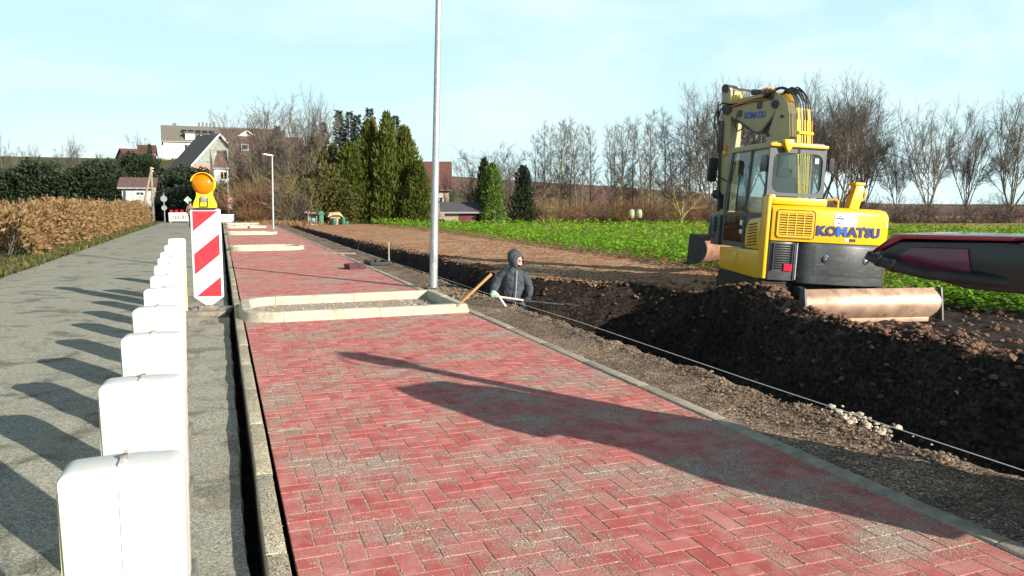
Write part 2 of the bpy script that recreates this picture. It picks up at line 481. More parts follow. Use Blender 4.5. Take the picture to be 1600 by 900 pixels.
M['chips'] = granular('pale_chippings', [(0, (0.13, 0.105, 0.08)), (0.4, (0.36, 0.32, 0.25)), (1, (0.70, 0.66, 0.56))], 60, (0.95, 0.72, 0.62), 1.6, bump=0.9, bdist=0.012)
M['soil'] = granular('shaded_turned_soil', [(0, (0.012, 0.009, 0.007)), (0.5, (0.032, 0.023, 0.018)), (1, (0.075, 0.052, 0.04))], 24, (0.62, 0.60, 0.60), 0.8, bump=1.0, bdist=0.03)  # darkened past the earth's own tone for the shade in the trench
M['field_soil'] = granular('raked_soil', [(0, (0.20, 0.112, 0.058)), (0.5, (0.42, 0.235, 0.128)), (1, (0.56, 0.345, 0.20))], 20, (0.88, 0.68, 0.62), 0.6, bump=0.5, bdist=0.03)
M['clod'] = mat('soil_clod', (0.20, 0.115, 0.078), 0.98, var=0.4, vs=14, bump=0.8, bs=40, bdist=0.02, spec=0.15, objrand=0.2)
M['stone'] = mat('pale_stone', (0.18, 0.13, 0.092), 0.95, var=0.75, vs=9, bump=0.5, bs=70, spec=0.2)
M['plough'] = granular('ploughed_field', [(0, (0.10, 0.05, 0.038)), (0.5, (0.17, 0.088, 0.066)), (1, (0.23, 0.13, 0.098))], 1.2, (1.12, 1.06, 0.95), 0.05, bump=0.3, bdist=0.2)
M['meadow'] = granular('winter_grass', [(0, (0.035, 0.04, 0.016)), (0.5, (0.075, 0.085, 0.03)), (1, (0.14, 0.125, 0.055))], 6, (0.8, 0.72, 0.55), 0.25, bump=0.5, bdist=0.05)
M['grass_blade'] = mat('grass_blade', (0.13, 0.15, 0.045), 0.8, var=0.45, vs=2.5)

def sheet(name, xs, ys, zf, mat_, kind='structure', smooth=60, mi=None, parent=None):
    vs = [(x, y, zf(x, y)) for y in ys for x in xs]
    nx = len(xs)
    fs = [(j * nx + i, j * nx + i + 1, (j + 1) * nx + i + 1, (j + 1) * nx + i) for j in range(len(ys) - 1) for i in range(nx - 1)]
    me = bpy.data.meshes.new(name); me.from_pydata(vs, [], fs)
    for q in (mat_ if isinstance(mat_, list) else [mat_]): me.materials.append(q)
    if mi: me.polygons.foreach_set('material_index', [mi(*(sum((Vector(vs[k]) for k in f), Vector()) / 4)) for f in fs])
    if smooth: me.polygons.foreach_set('use_smooth', [True] * len(fs))
    me.update()
    o = bpy.data.objects.new(name, me); col.objects.link(o)
    if kind: o['kind'] = kind
    if parent: o.parent = parent
    return o
def frange(a, b, s):
    n = max(1, int(round((b - a) / s))); return [a + (b - a) * i / n for i in range(n + 1)]

# ------------------------------------------------------------------ far terrain, hills
def village_rise(x, y):
    return 10.5 * sstep((y - 66) / 95.0) * (1 - sstep((x - 12) / 60.0))
def terrain_z(x, y):
    return -2.3 + 1.2 * sstep((max(y, x * .8) - 60) / 34) + village_rise(x, y) + fn(x, y, 0.02) * 0.3
xs = frange(-700, -60, 40) + frange(-50, 110, 4) + frange(150, 900, 50)
ys = frange(-120, -10, 20) + frange(0, 180, 5) + frange(200, 1500, 60)
sheet('terrain', xs, ys, terrain_z, M['meadow'])
def crest(x): return 10.2 - 0.062 * (x - 75) + 1.2 * sin(x * 0.011)
def hill_z(x, y):
    t = sstep((y - 100) / 185.0)
    return -1.1 + max(0.3, crest(x) + 1.1) * t + fn(x, y, 0.03, 5) * 0.35 * t
sheet('ploughed_hill', frange(20, 560, 9), frange(96, 330, 6), hill_z, M['plough'])

# ------------------------------------------------------------------ road (old asphalt), trench slot, kerb line
def asph_z(x, y): return -0.10 + fn(x, y, 0.9) * 0.006 + (0.014 * fn(x * 3, y * 3, 1.0, 3) if y < 12 else 0)
def road_edge(y): return 0.045 + 0.018 * fn(0.3, y, 2.3) + 0.010 * fn(0.7, y, 9.0)
xs = [-4.3, -4.0, -3.4, -2.8, -2.2, -1.6] + frange(-1.2, -0.05, 0.06) + [0.0]
ys = frange(-6, 14, 0.07) + frange(14.5, 66, 0.7)
road = sheet('road', xs, ys, asph_z, M['asphalt'])
me = road.data; nx = len(xs)
for j, y in enumerate(ys):                       # ragged sawn edge beside the new kerb
    me.vertices[j * nx + nx - 1].co.x = road_edge(y)
    me.vertices[j * nx + nx - 2].co.x = road_edge(y) - 0.035
b = MB()                                          # the broken face of the asphalt going down into the slot
vs = []
for y in ys:
    e = road_edge(y); z = asph_z(e, y)
    vs += [(e, y, z), (e + 0.008 + 0.006 * fn(1, y, 7), y, z - 0.04), (e + 0.004, y, z - 0.10), (e, y, -0.42)]
fs = []
for j in range(len(ys) - 1):
    for k in range(3): fs.append((j * 4 + k, (j + 1) * 4 + k, (j + 1) * 4 + k + 1, j * 4 + k + 1))
b.mesh(vs, fs)
o = b.build('road_edge', M['asphalt'], road)
slot = MB(); slot.box((0.07, 30, -0.43), (0.4, 74, 0.02))
tag(slot.build('slot_floor', M['soil']), kind='structure')

# left verge of the road: grass strip
def lv_z(x, y): return -0.10 - 0.25 * sstep((-4.3 - x) / 3.0) * 0 + 0.05 * fn(x, y, 0.7) + 0.12 * sstep((-4.6 - x) / 2.0)
sheet('verge', frange(-60, -12, 4) + frange(-11, -4.25, 0.35), frange(-6, 70, 0.8), lv_z, M['meadow'])

# ------------------------------------------------------------------ paved lane
LX0, LX1 = 0.225, 3.02
lane = sheet('paved_lane', frange(0.235, 3.10, 0.29), frange(-2, 60, 0.5), lambda x, y: -0.0020, M['sand'])
ISL = [  # y0, y1, right end x
    (9.62, 11.45, 3.04), (24.15, 25.6, 2.42), (36.3, 37.8, 2.42), (45.8, 47.3, 2.45), (52.3, 53.8, 2.4)]
def in_island(x, y, m=0.0):
    for i, (a, c, xr) in enumerate(ISL):
        if a + m < y < c - m and x < xr - m: return True
    return False
BW, BL, JT = 0.096, 0.192, 0.0040
def brick_mb(bm, x0, y0, x1, y1, dz, tilt, ch=0.0014):
    """paver with chamfered arris, top at about z=0"""
    a, c = x0 + ch, x1 - ch; d, e = y0 + ch, y1 - ch
    def zz(x, y): return dz + tilt[0] * (x - (x0 + x1) / 2) + tilt[1] * (y - (y0 + y1) / 2)
    vs = [(x0, y0, -0.03), (x1, y0, -0.03), (x1, y1, -0.03), (x0, y1, -0.03),
          (x0, y0, zz(x0, y0) - ch), (x1, y0, zz(x1, y0) - ch), (x1, y1, zz(x1, y1) - ch), (x0, y1, zz(x0, y1) - ch),
          (a, d, zz(a, d)), (c, d, zz(c, d)), (c, e, zz(c, e)), (a, e, zz(a, e))]
    fs = []
    for i in range(4):
        j = (i + 1) % 4
        fs.append((i, j, 4 + j, 4 + i)); fs.append((4 + i, 4 + j, 8 + j, 8 + i))
    fs.append((8, 9, 10, 11))
    bm.mesh(vs, fs)
bricks = []
# 90 degree herringbone: unit stair of one lying and one standing brick
def herring():
    """each cell (i,j) of width BW belongs to a horizontal or a vertical brick"""
    res = []
    ni = int((LX1 - LX0) / BW) + 6; nj = int(62 / BW)
    for j in range(-3, nj):
        for i in range(-3, ni):
            s = (i - j) % 4
            if s == 0: res.append((i, j, 2, 1))
            elif s == 2: res.append((i, j, 1, 2))
    return res
RB = random.Random(5)
cells = []
for (i, j, wx, wy) in herring():
    if wy == 2: i0, j0 = i, j - 1
    else: i0, j0 = i, j
    x0 = LX0 + i0 * BW; y0 = -1.5 + j0 * BW
    x1 = x0 + wx * BW; y1 = y0 + wy * BW
    x0c, x1c = max(x0, LX0), min(x1, LX1)
    if x1c - x0c < 0.03 or y1 < 1.6: continue
    cells.append((x0c, y0, x1c, y1))
def project(x, y, z=0.0):
    d = Vector((x, y, z - H)); c = d.dot(CF)
    if c < 0.1: return None
    return 800 + 1200 * d.dot(CR) / c, 450 - 1200 * d.dot(CU) / c
rank = []
for c in cells:
    x0, y0, x1, y1 = c
    cx_, cy_ = (x0 + x1) / 2, (y0 + y1) / 2
    if in_island(cx_, cy_, 0.05): continue
    P = [project(x, y) for x, y in ((x0, y0), (x1, y0), (x1, y1), (x0, y1))]
    area = 0
    if all(P):
        pc = project(cx_, cy_)
        if 205 < pc[0] < 1397 and 0 < pc[1] < 900:
            area = abs(sum(P[i][0] * P[(i + 1) % 4][1] - P[(i + 1) % 4][0] * P[i][1] for i in range(4))) / 2
    rank.append((area, c))
rank.sort(key=lambda t: -t[0])
cache = {}
for area, (x0, y0, x1, y1) in rank[:300]:
    key = (round(x1 - x0, 3), round(y1 - y0, 3), RB.randrange(4))
    if key not in cache:
        b = MB(); hx, hy = (x1 - x0) / 2, (y1 - y0) / 2
        brick_mb(b, -hx + JT, -hy + JT, hx - JT, hy - JT, 0, (RB.uniform(-.005, .005), RB.uniform(-.005, .005)))
        o = b.build('brick', M['brick'], lane, smooth=0)
        cache[key] = o.data
    else:
        o = bpy.data.objects.new('brick', cache[key]); col.objects.link(o); o.parent = lane
    o.location = ((x0 + x1) / 2, (y0 + y1) / 2, RB.uniform(-.0010, .0010))
    o.rotation_euler = (0, 0, RB.gauss(0, .006))
b = MB(); tone = []
for area, (x0, y0, x1, y1) in rank[300:]:
    k0 = len(b.f)
    brick_mb(b, x0 + JT, y0 + JT, x1 - JT, y1 - JT, RB.uniform(-.0010, .0010), (RB.uniform(-.005, .005), RB.uniform(-.005, .005)))
    tone += [RB.random()] * (len(b.f) - k0)
o = b.build('brick', M['brick'], lane, smooth=0)
o['kind'] = 'stuff'
at = o.data.attributes.new('tone', 'FLOAT', 'FACE'); at.data.foreach_set('value', tone)

def stone_row(name, x0, x1, ztop, y0, y1, ln, mat_, zb, jit=0.004, ch=0.008, skip=None):
    me_ = None; y = y0
    rr = random.Random(3)
    while y < y1:
        if me_ is None:
            b = MB(); b.box(((0), 0, (zb + ztop) / 2), (x1 - x0, ln - 0.008, ztop - zb))
            o = b.build(name, mat_, lane, bevel=ch, seg=2); me_ = o.data
        else:
            o = bpy.data.objects.new(name, me_); col.objects.link(o); o.parent = lane
        o.location = ((x0 + x1) / 2 + rr.uniform(-jit, jit), y + ln / 2, rr.uniform(-jit, jit))
        o.rotation_euler = (rr.uniform(-.002, .002), 0, rr.uniform(-.003, .003))
        y += ln
stone_row('kerb_stone', 0.122, 0.206, 0.004, 1.2, 60, 1.0, M['gutter'], -0.40)
stone_row('edging_stone', 3.03, 3.125, 0.012, 1.2, 60, 1.0, M['edging'], -0.2)

# loose sand grains and pebbles on the bricks (real grains in the near metres)
b = MB(); rr = random.Random(21)
def pebble(b, x, y, z, s, rr):
    vs = []
    for k in range(5):
        a = 2 * pi * k / 5 + rr.uniform(-.4, .4); r_ = s * rr.uniform(.6, 1.1)
        vs.append((x + r_ * cos(a), y + r_ * sin(a), z + s * rr.uniform(0, .25)))
    vs.append((x + rr.uniform(-.3, .3) * s, y + rr.uniform(-.3, .3) * s, z + s * rr.uniform(.5, .9)))
    b.mesh(vs, [(k, (k + 1) % 5, 5) for k in range(5)])
cent = [(0.62, 4.2, .09), (0.55, 4.05, .05), (1.35, 4.02, .10), (1.62, 3.35, .12), (1.75, 4.1, .12), (1.0, 3.3, .14), (1.4, 2.75, .16), (2.0, 3.4, .12), (0.8, 5.5, .2), (1.5, 6.3, .3), (2.3, 3.2, .14), (1.15, 3.0, .1), (0.5, 3.4, .12), (1.9, 2.8, .15)]
for i in range(5200):
    if i % 2:
        c = rr.choice(cent); x, y = rr.gauss(c[0], c[2]), rr.gauss(c[1], c[2])
    else:
        x, y = rr.uniform(.26, 3.0), 2.4 + 7 * rr.random() ** 1.5
    if not (.24 < x < 3.0): continue
    pebble(b, x, y, -0.001, rr.choice((.0025, .003, .0035, .005)), rr)
for i in range(1500):                                  # along the gutter kerb and the edging
    y = 2.5 + 7 * rr.random() ** 1.4
    x = rr.choice((rr.uniform(.13, .205), rr.uniform(3.03, 3.10), rr.gauss(3.0, .06)))
    pebble(b, x, y, 0.004, rr.choice((.003, .004, .006)), rr)
tag(b.build('sand_grains', M['sand'], None, smooth=0), kind='stuff')
# two narrow dark offcuts left lying
for (x, y, ln, a) in ((0.36, 4.95, .27, .02), (1.07, 4.86, .25, .20)):
    b = MB(); b.tube([(-ln / 2, 0, .006), (0, .012, .009), (ln / 2, 0, .006)], [.006, .010, .006], 6)
    lab = 'short dark grey strip lying on the red pavers beside the gutter kerb' if x < .5 else 'short curved dark strip lying on the red pavers near the shadow tip'
    tag(b.build('rubber_strip', M['grey_rubber'], None, loc=(x, y, 0), rot=(0, 0, a)), lab, 'strip')

# ------------------------------------------------------------------ kerb islands (planting beds)
def kerb_ring(y0, y1, xr, rl=0.55, rr_=0.0, xl=0.17):
    """centre line of the outer face, clockwise list of stones [(p0, p1)]"""
    pts = []
    def arc(cx_, cy_, r_, a0, a1, n):
        return [(cx_ + r_ * cos(radians(a)), cy_ + r_ * sin(radians(a))) for a in [a0 + (a1 - a0) * i / n for i in range(n + 1)]]
    ring = []
    ring += arc(xl + rl, y0 + rl, rl, 180, 270, 6)
    if rr_ > 0:
        ring += arc(xr - rr_, y0 + rr_, rr_, 270, 360, 6)
        ring += arc(xr - rr_, y1 - rr_, rr_, 0, 90, 6)
    else:
        ring += [(xr, y0), (xr, y1)]
    ring += arc(xl + rl, y1 - rl, rl, 90, 180, 6)
    return ring
def inward(ring, d):
    n = len(ring); out_ = []
    for i in range(n):
        p, a, c = Vector(ring[i]), Vector(ring[i - 1]), Vector(ring[(i + 1) % n])
        e1 = (p - a).normalized(); e2 = (c - p).normalized()
        n1 = Vector((-e1.y, e1.x)); n2 = Vector((-e2.y, e2.x))
        m_ = (n1 + n2)
        m_ = m_.normalized(); k = max(0.5, m_.dot(n1))
        out_.append(p + m_ * (d / k))
    return out_
def resample(ring, maxlen):
    """split the closed ring into stones: list of point lists"""
    n = len(ring); stones = []; i = 0
    segs = []
    for i in range(n):
        a, c = Vector(ring[i]), Vector(ring[(i + 1) % n])
        if (c - a).length > 0.45:
            k = max(1, round((c - a).length / maxlen))
            for j in range(k): segs.append([a.lerp(c, j / k), a.lerp(c, (j + 1) / k)])
        elif segs and len(segs[-1]) < 7 and (Vector(segs[-1][-1]) - a).length < 1e-6 and (segs[-1][1] - segs[-1][0]).length < 0.45:
            segs[-1].append(c)
        else:
            segs.append([a, c])
    return segs
ISLAND_LABELS = ['nearest pale kerb ring on the red lane, filled with chippings', 'second pale kerb ring along the red lane, counted from the front',
                 'third pale kerb ring along the red lane, counted from the front', 'fourth pale kerb ring, thin bright line far down the red lane', 'farthest pale kerb ring, last thin bright line on the red lane']
def kerb_island(i, y0, y1, xr):
    root = empty('kerb_island', ((xr + .17) / 2, (y0 + y1) / 2, 0), 0, ISLAND_LABELS[i], 'kerb island', 'kerb islands across the red lane')
    ox, oy = root.location.x, root.location.y
    ring = kerb_ring(y0, y1, xr, 0.5, 0.0 if i == 0 else 0.7)
    HT = 0.118
    batt = 0.03
    for st in resample(ring, 1.0):
        pass
    # per stone: offset the polyline inwards
    rin_top = inward(ring, batt); rin_in = inward(ring, 0.15)
    def find(p):
        # position along the ring -> same place on offset rings
        n = len(ring)
        for k in range(n):
            a, c = Vector(ring[k]), Vector(ring[(k + 1) % n]); d = c - a
            t = (p - a).dot(d) / d.length_squared
            if -1e-6 <= t <= 1 + 1e-6 and (a + d * t - p).length < 1e-4: return k, max(0, min(1, t))
        return 0, 0
    def at(rg, k, t): return Vector(rg[k]).lerp(Vector(rg[(k + 1) % len(rg)]), t)
    rr = random.Random(40 + i)
    for st in resample(ring, 1.0):
        b = MB(); vs = []; fs = []
        P = [find(p) for p in st]
        cut = 0.003
        n = len(st); hz = HT + rr.uniform(-.004, .004)
        for m_, (k, t) in enumerate(P):
            o_ = st[m_]; tp = at(rin_top, k, t); ii = at(rin_in, k, t)
            if m_ == 0: d = (st[1] - st[0]).normalized() * cut
            elif m_ == n - 1: d = (st[-2] - st[-1]).normalized() * cut
            else: d = Vector((0, 0))
            for (q_, z) in ((o_, -0.15), (o_.lerp(tp, .1), 0.0), (tp, hz - .012), (tp.lerp(ii, .10), hz), (ii.lerp(tp, .08), hz), (ii, hz - .01), (ii, -0.15)):
                q_ = q_ + d; vs.append((q_.x - ox, q_.y - oy, z))
        for m_ in range(n - 1):
            for j in range(6):
                fs.append((m_ * 7 + j, (m_ + 1) * 7 + j, (m_ + 1) * 7 + j + 1, m_ * 7 + j + 1))
        fs.append(tuple(range(7))); fs.append(tuple((n - 1) * 7 + j for j in range(6, -1, -1)))
        b.mesh(vs, fs)
        b.build('kerb_stone', M['kerb'], root, smooth=30)
    # fill
    b = MB(); cy_ = (y0 + y1) / 2
    rin = inward(ring, 0.14); c0 = sum((Vector(p) for p in rin), Vector((0, 0))) / len(rin)
    K = 10; vs = []; fs = []; n = len(rin)
    for k in range(K + 1):
        for p in rin:
            q_ = c0.lerp(Vector(p), k / K)
            z = -0.02 + 0.02 * fn(q_.x, q_.y, 1.8, i) + 0.012 * fn(q_.x, q_.y, 7, i) + (.03 * math.exp(-((q_.x - 1.35) ** 2 + (q_.y - 10.4) ** 2) / .12) if i == 0 else 0)
            vs.append((q_.x - ox, q_.y - oy, z))
    for k in range(K):
        for j in range(n): fs.append((k * n + j, k * n + (j + 1) % n, (k + 1) * n + (j + 1) % n, (k + 1) * n + j))
    b.mesh(vs, fs)
    if i == 0:
        for q in range(2600):
            p = Vector((rr.uniform(.40, 2.86), rr.uniform(y0 + .18, y1 - .18)))
            pebble(b, p.x - ox, p.y - oy, -.01 + rr.uniform(-.015, .02), rr.choice((.008, .012, .018)), rr)
    f = b.build('chippings', M['chips'], root, smooth=0); f['kind'] = 'stuff'
    return root
for i, (a, c, xr) in enumerate(ISL): kerb_island(i, a, c, xr)
# a rag on the chippings
b = MB(); b.mesh([(-.05, -.03, .06), (.04, -.05, .07), (.06, .02, .055), (.0, .05, .09), (-.06, .03, .06), (0, 0, .10)], [(0, 1, 5), (1, 2, 5), (2, 3, 5), (3, 4, 5), (4, 0, 5)])
tag(b.build('rag', mat('blue_rag', (.12, .13, .3), .9), None, loc=(1.72, 10.3, -0.04)), 'small dark blue rag lying on the chippings inside the nearest kerb ring', 'rag')

# ------------------------------------------------------------------ gravel verge, trench, field
EDGE = [(-2, 9.6), (2.5, 8.9), (6, 8.6), (9, 8.35), (11, 8.75), (12.6, 8.5), (13.6, 8.0), (14.6, 7.0), (15.4, 6.35), (16.2, 6.0), (21, 6.1), (28.7, 5.7), (40, 5.4), (57, 4.95), (62, 4.4), (75, 4.0)]
FLOOR = [(-2, -1.9), (20, -1.7), (36, -1.3), (50, -0.7), (58, -0.25), (62, -0.15)]
def field_z(x, y):
    near = sstep((14.5 - y) / 3.0) * sstep((x - 7.6) / 1.2)
    z = lerp(-0.2, -0.50, near)
    z = lerp(z, -0.38, sstep((x - 10) / 6.0) * (1 - near))
    # spoil crest thrown up in front of the blade
    xe = interp(y, EDGE)
    cr = math.exp(-((x - xe - .25) / .32) ** 2) * sstep((12.4 - y) / 1.5)
    z += 0.20 * cr + 0.12 * cr * fn(x, y, 3.0, 2)
    z += 0.36 * math.exp(-(((x - 8.65) / .55) ** 2 + ((y - 11.6) / .8) ** 2)) + 0.22 * math.exp(-(((x - 8.75) / .38) ** 2 + ((y - 10.6) / .5) ** 2))
    am = 0.035 + 0.025 * sstep((14 - y) / 4.0)
    z += am * fn(x, y, 2.0, 1) + am * 0.6 * fn(x, y, 6.0, 9) + 0.015 * fn(x, y, 15.0, 4)
    return z
def earth_z(x, y):
    xe = interp(y, EDGE) + 0.16 * fn(0, y, 1.3, 3) + 0.07 * fn(0, y, 4.5, 7)
    zt = field_z(x, y)
    zf = interp(y, FLOOR) + 0.05 * fn(x, y, 2.0)
    zf = lerp(zf, -0.97, sstep(1.5 - math.hypot(x - 4.39, y - 11.5) / .6))
    wd = lerp(0.85, 0.8, sstep((y - 12) / 2))
    t = (xe - x) / wd
    if t <= 0: z = zt
    elif t >= 1: z = zf
    else:
        s = 0.15 * t + 0.85 * sstep(t)
        z = lerp(zt, zf, s) + 0.10 * fn(x, y, 2.2, 6) * sin(pi * t) + 0.05 * fn(x, y, 7.0, 6) * sin(pi * t)
    if x < 4.05:
        z = lerp(-0.03, z, sstep((x - 3.84) / 0.14))
    return z
xs = [3.84, 3.88, 3.92, 3.98, 4.05] + frange(4.2, 12.6, 0.085) + frange(13, 26, 0.4) + frange(28, 92, 4)
ys = frange(-2, 18, 0.10) + frange(18.2, 34, 0.22) + frange(34.5, 64, 0.6) + frange(67, 97, 3)
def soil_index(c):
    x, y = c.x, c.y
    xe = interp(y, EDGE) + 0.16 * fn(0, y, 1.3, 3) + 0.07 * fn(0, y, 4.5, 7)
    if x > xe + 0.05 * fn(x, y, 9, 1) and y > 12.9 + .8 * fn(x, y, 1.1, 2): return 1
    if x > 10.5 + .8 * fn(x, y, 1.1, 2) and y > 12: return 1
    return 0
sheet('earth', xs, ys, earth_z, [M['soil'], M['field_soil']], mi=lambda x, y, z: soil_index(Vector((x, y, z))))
# broken lip of the gravel verge over the trench
def verge_z(x, y):
    e = 3.80 + 0.05 * fn(0, y, 2.0, 8) + 0.03 * fn(0, y, 7.0, 8)
    return 0.0 + 0.012 * fn(x, y, 3.0, 2) + 0.012 * fn(x, y, 11, 3) - 0.012 + (0.03 * sstep((x - 3.5) / .25) * (0.6 + fn(x, y, 5, 5)))
xs = frange(3.128, 3.86, 0.03)
gv = sheet('gravel_strip', xs, frange(1.2, 14, 0.05) + frange(14.2, 62, 0.4), verge_z, M['gravel'])
nx = len(xs); me = gv.data
for j in range(len(me.vertices) // nx):
    v = me.vertices[j * nx + nx - 1]; v2 = me.vertices[j * nx + nx - 2]
    y = v.co.y; e = 3.84 + 0.05 * fn(0, y, 2.0, 8) + 0.035 * fn(0, y, 9.0, 8)
    v2.co.x = e - .02; v.co.x = e + 0.03; v.co.z = -0.35
    for k in range(2, 6): me.vertices[j * nx + nx - 1 - k].co.x = e - .02 - .03 * (k - 1)

sheet('gravel_pad', frange(3.85, 4.45, .06), frange(-2, 2.75, .08), lambda x, y: 0.004 + .012 * fn(x, y, 3, 2) - (.4 if x > 4.42 or y > 2.72 else 0), M['gravel'])
# stones on the verge and clods of soil
def rock(rr, s):
    bm = bmesh.new(); bmesh.ops.create_icosphere(bm, subdivisions=1, radius=s)
    o = rr.uniform(0, 99)
    for v in bm.verts:
        k = 1 + 0.45 * noise.noise(v.co / s * 1.1 + Vector((o, o, 0)))
        v.co = Vector((v.co.x * k, v.co.y * k * .85, v.co.z * k * .62))
    vs = [v.co.copy() for v in bm.verts]; fs = [[v.index for v in f.verts] for f in bm.faces]
    bm.free(); return vs, fs
rr = random.Random(8)
ROCKS = [rock(rr, 1.0) for _ in range(8)]
def add_rock(b, x, y, z, s, rr):
    vs, fs = rr.choice(ROCKS); a = rr.uniform(0, 6.28); ca, sa = cos(a), sin(a)
    b.mesh([(x + s * (v.x * ca - v.y * sa), y + s * (v.x * sa + v.y * ca), z + s * v.z) for v in vs], fs)
b = MB()
for i in range(1500):                                  # pale stones along the lip
    y = 3.0 + 16 * rr.random() ** 1.7
    x = rr.gauss(3.72, .05)
    add_rock(b, x, y, verge_z(x, y) + .006, rr.choice((.005, .007, .009, .012, .018)), rr)
for i in range(3800):
    y = 2.6 + 14 * rr.random() ** 1.6; x = rr.uniform(3.12, 3.8)
    add_rock(b, x, y, verge_z(x, y) + .002, rr.choice((.0025, .003, .004, .005, .007)), rr)
for i in range(420):                                   # pale heaps near the right end and by the lamp foot
    c = rr.choice(((3.62, 3.7, .14), (3.45, 4.3, .13), (3.58, 4.9, .1), (3.85, 4.15, .05)))
    x, y = rr.gauss(c[0], c[2]), rr.gauss(c[1], c[2] * 1.5)
    if x < 3.13: continue
    add_rock(b, x, y, 0.006, rr.choice((.006, .008, .011, .016)), rr)
for i in range(240):
    x, y = rr.gauss(3.42, .13), rr.gauss(11.9, .4)
    if x > 3.14: add_rock(b, x, y, 0.02, rr.choice((.015, .025, .035)), rr)
tag(b.build('verge_stones', M['stone'], None, smooth=0), kind='stuff')
b = MB()
for i in range(90):                                   # crumbled pale clay on the lip
    x, y = rr.gauss(3.93, .05), rr.gauss(3.85, .2)
    add_rock(b, x, y, 0.0 + rr.uniform(-.03, .03), rr.choice((.009, .014, .02, .028)), rr)
tag(b.build('clay_crumbs', mat('pale_clay', (.52, .43, .32), .95, var=.3, vs=12, bump=.6, bs=50), None, smooth=0), kind='stuff')
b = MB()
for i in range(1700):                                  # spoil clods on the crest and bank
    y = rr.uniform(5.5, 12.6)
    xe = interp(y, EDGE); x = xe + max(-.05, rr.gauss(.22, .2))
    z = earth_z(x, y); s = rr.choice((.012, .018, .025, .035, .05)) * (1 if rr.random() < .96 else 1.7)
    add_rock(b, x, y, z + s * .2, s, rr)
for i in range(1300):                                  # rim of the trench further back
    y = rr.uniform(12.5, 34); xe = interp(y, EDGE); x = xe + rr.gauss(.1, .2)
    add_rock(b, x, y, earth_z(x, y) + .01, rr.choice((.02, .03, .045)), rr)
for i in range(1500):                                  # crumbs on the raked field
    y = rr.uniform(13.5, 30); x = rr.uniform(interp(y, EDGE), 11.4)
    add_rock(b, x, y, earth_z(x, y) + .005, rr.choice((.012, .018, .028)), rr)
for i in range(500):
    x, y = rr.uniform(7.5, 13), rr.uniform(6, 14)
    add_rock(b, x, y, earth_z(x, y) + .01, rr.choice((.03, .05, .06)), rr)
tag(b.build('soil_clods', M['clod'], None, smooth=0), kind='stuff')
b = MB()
for i in range(700):                                   # clods stuck in the trench side, shade put into their dark colour
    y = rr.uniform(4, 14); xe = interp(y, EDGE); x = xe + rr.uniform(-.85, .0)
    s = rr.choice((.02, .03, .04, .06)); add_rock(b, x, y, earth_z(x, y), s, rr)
tag(b.build('shade_dark_clods', M['soil'], None, smooth=0), kind='stuff')

# ------------------------------------------------------------------ green crop
def leaf_mat(name, c, c2, tr=0.35):
    m, t, p = new_mat(name); n = t.nodes.new; l = t.links.new
    g = n('ShaderNodeNewGeometry')
    a = n('ShaderNodeTexNoise'); a.inputs['Scale'].default_value = 3.1; a.inputs['Detail'].default_value = 5
    l(g.outputs['Position'], a.inputs['Vector'])
    at = n('ShaderNodeAttribute'); at.attribute_name = 'tone'
    ad = n('ShaderNodeMath'); ad.operation = 'MULTIPLY_ADD'; ad.inputs[1].default_value = 0.5; l(at.outputs['Fac'], ad.inputs[0]); l(a.outputs['Fac'], ad.inputs[2])
    r = n('ShaderNodeValToRGB'); r.color_ramp.elements[0].position = 0.35; r.color_ramp.elements[1].position = 1.0
    r.color_ramp.elements[0].color = (*c, 1); r.color_ramp.elements[1].color = (*c2, 1)
    l(ad.outputs[0], r.inputs['Fac']); l(r.outputs['Color'], p.inputs['Base Color'])
    p.inputs['Roughness'].default_value = 0.6; p.inputs['Specular IOR Level'].default_value = 0.3
    tl = n('ShaderNodeBsdfTranslucent'); l(r.outputs['Color'], tl.inputs['Color'])
    mxn = n('ShaderNodeMixShader'); mxn.inputs['Fac'].default_value = tr
    o = [x for x in t.nodes if x.type == 'OUTPUT_MATERIAL'][0]
    l(p.outputs[0], mxn.inputs[1]); l(tl.outputs[0], mxn.inputs[2]); l(mxn.outputs[0], o.inputs['Surface'])
    return m
M['crop'] = leaf_mat('crop_leaf', (0.085, 0.21, 0.014), (0.27, 0.50, 0.03), 0.35)
CROPF = [(4, 13.6), (9, 12.7), (11.5, 12.3), (15.6, 10.9), (19.6, 11.4), (26, 11.45), (42, 11.6), (58, 10.4), (63, 9.2)]
CROPB = [(4, 60), (20, 58), (30, 50), (50, 34), (63, 14)]
rr = random.Random(77)
vs = []; fs = []; tone = []
def leaf(x, y, z, az, el, ln, wd, tn):
    ca, sa = cos(az), sin(az); ce, se = cos(el), sin(el)
    o = len(vs)
    nx_, ny_ = -sa, ca
    mx_, my_, mz_ = x + ca * ce * ln * .55, y + sa * ce * ln * .55, z + se * ln * .6
    tx, ty, tz = x + ca * ce * ln, y + sa * ce * ln, z + se * ln * .75 - ln * .12
    vs.extend(((x, y, z), (mx_ + nx_ * wd, my_ + ny_ * wd, mz_ - wd * .2), (tx, ty, tz), (mx_ - nx_ * wd, my_ - ny_ * wd, mz_ - wd * .2)))
    fs.append((o, o + 1, o + 2, o + 3)); tone.append(tn)
y = 6.0
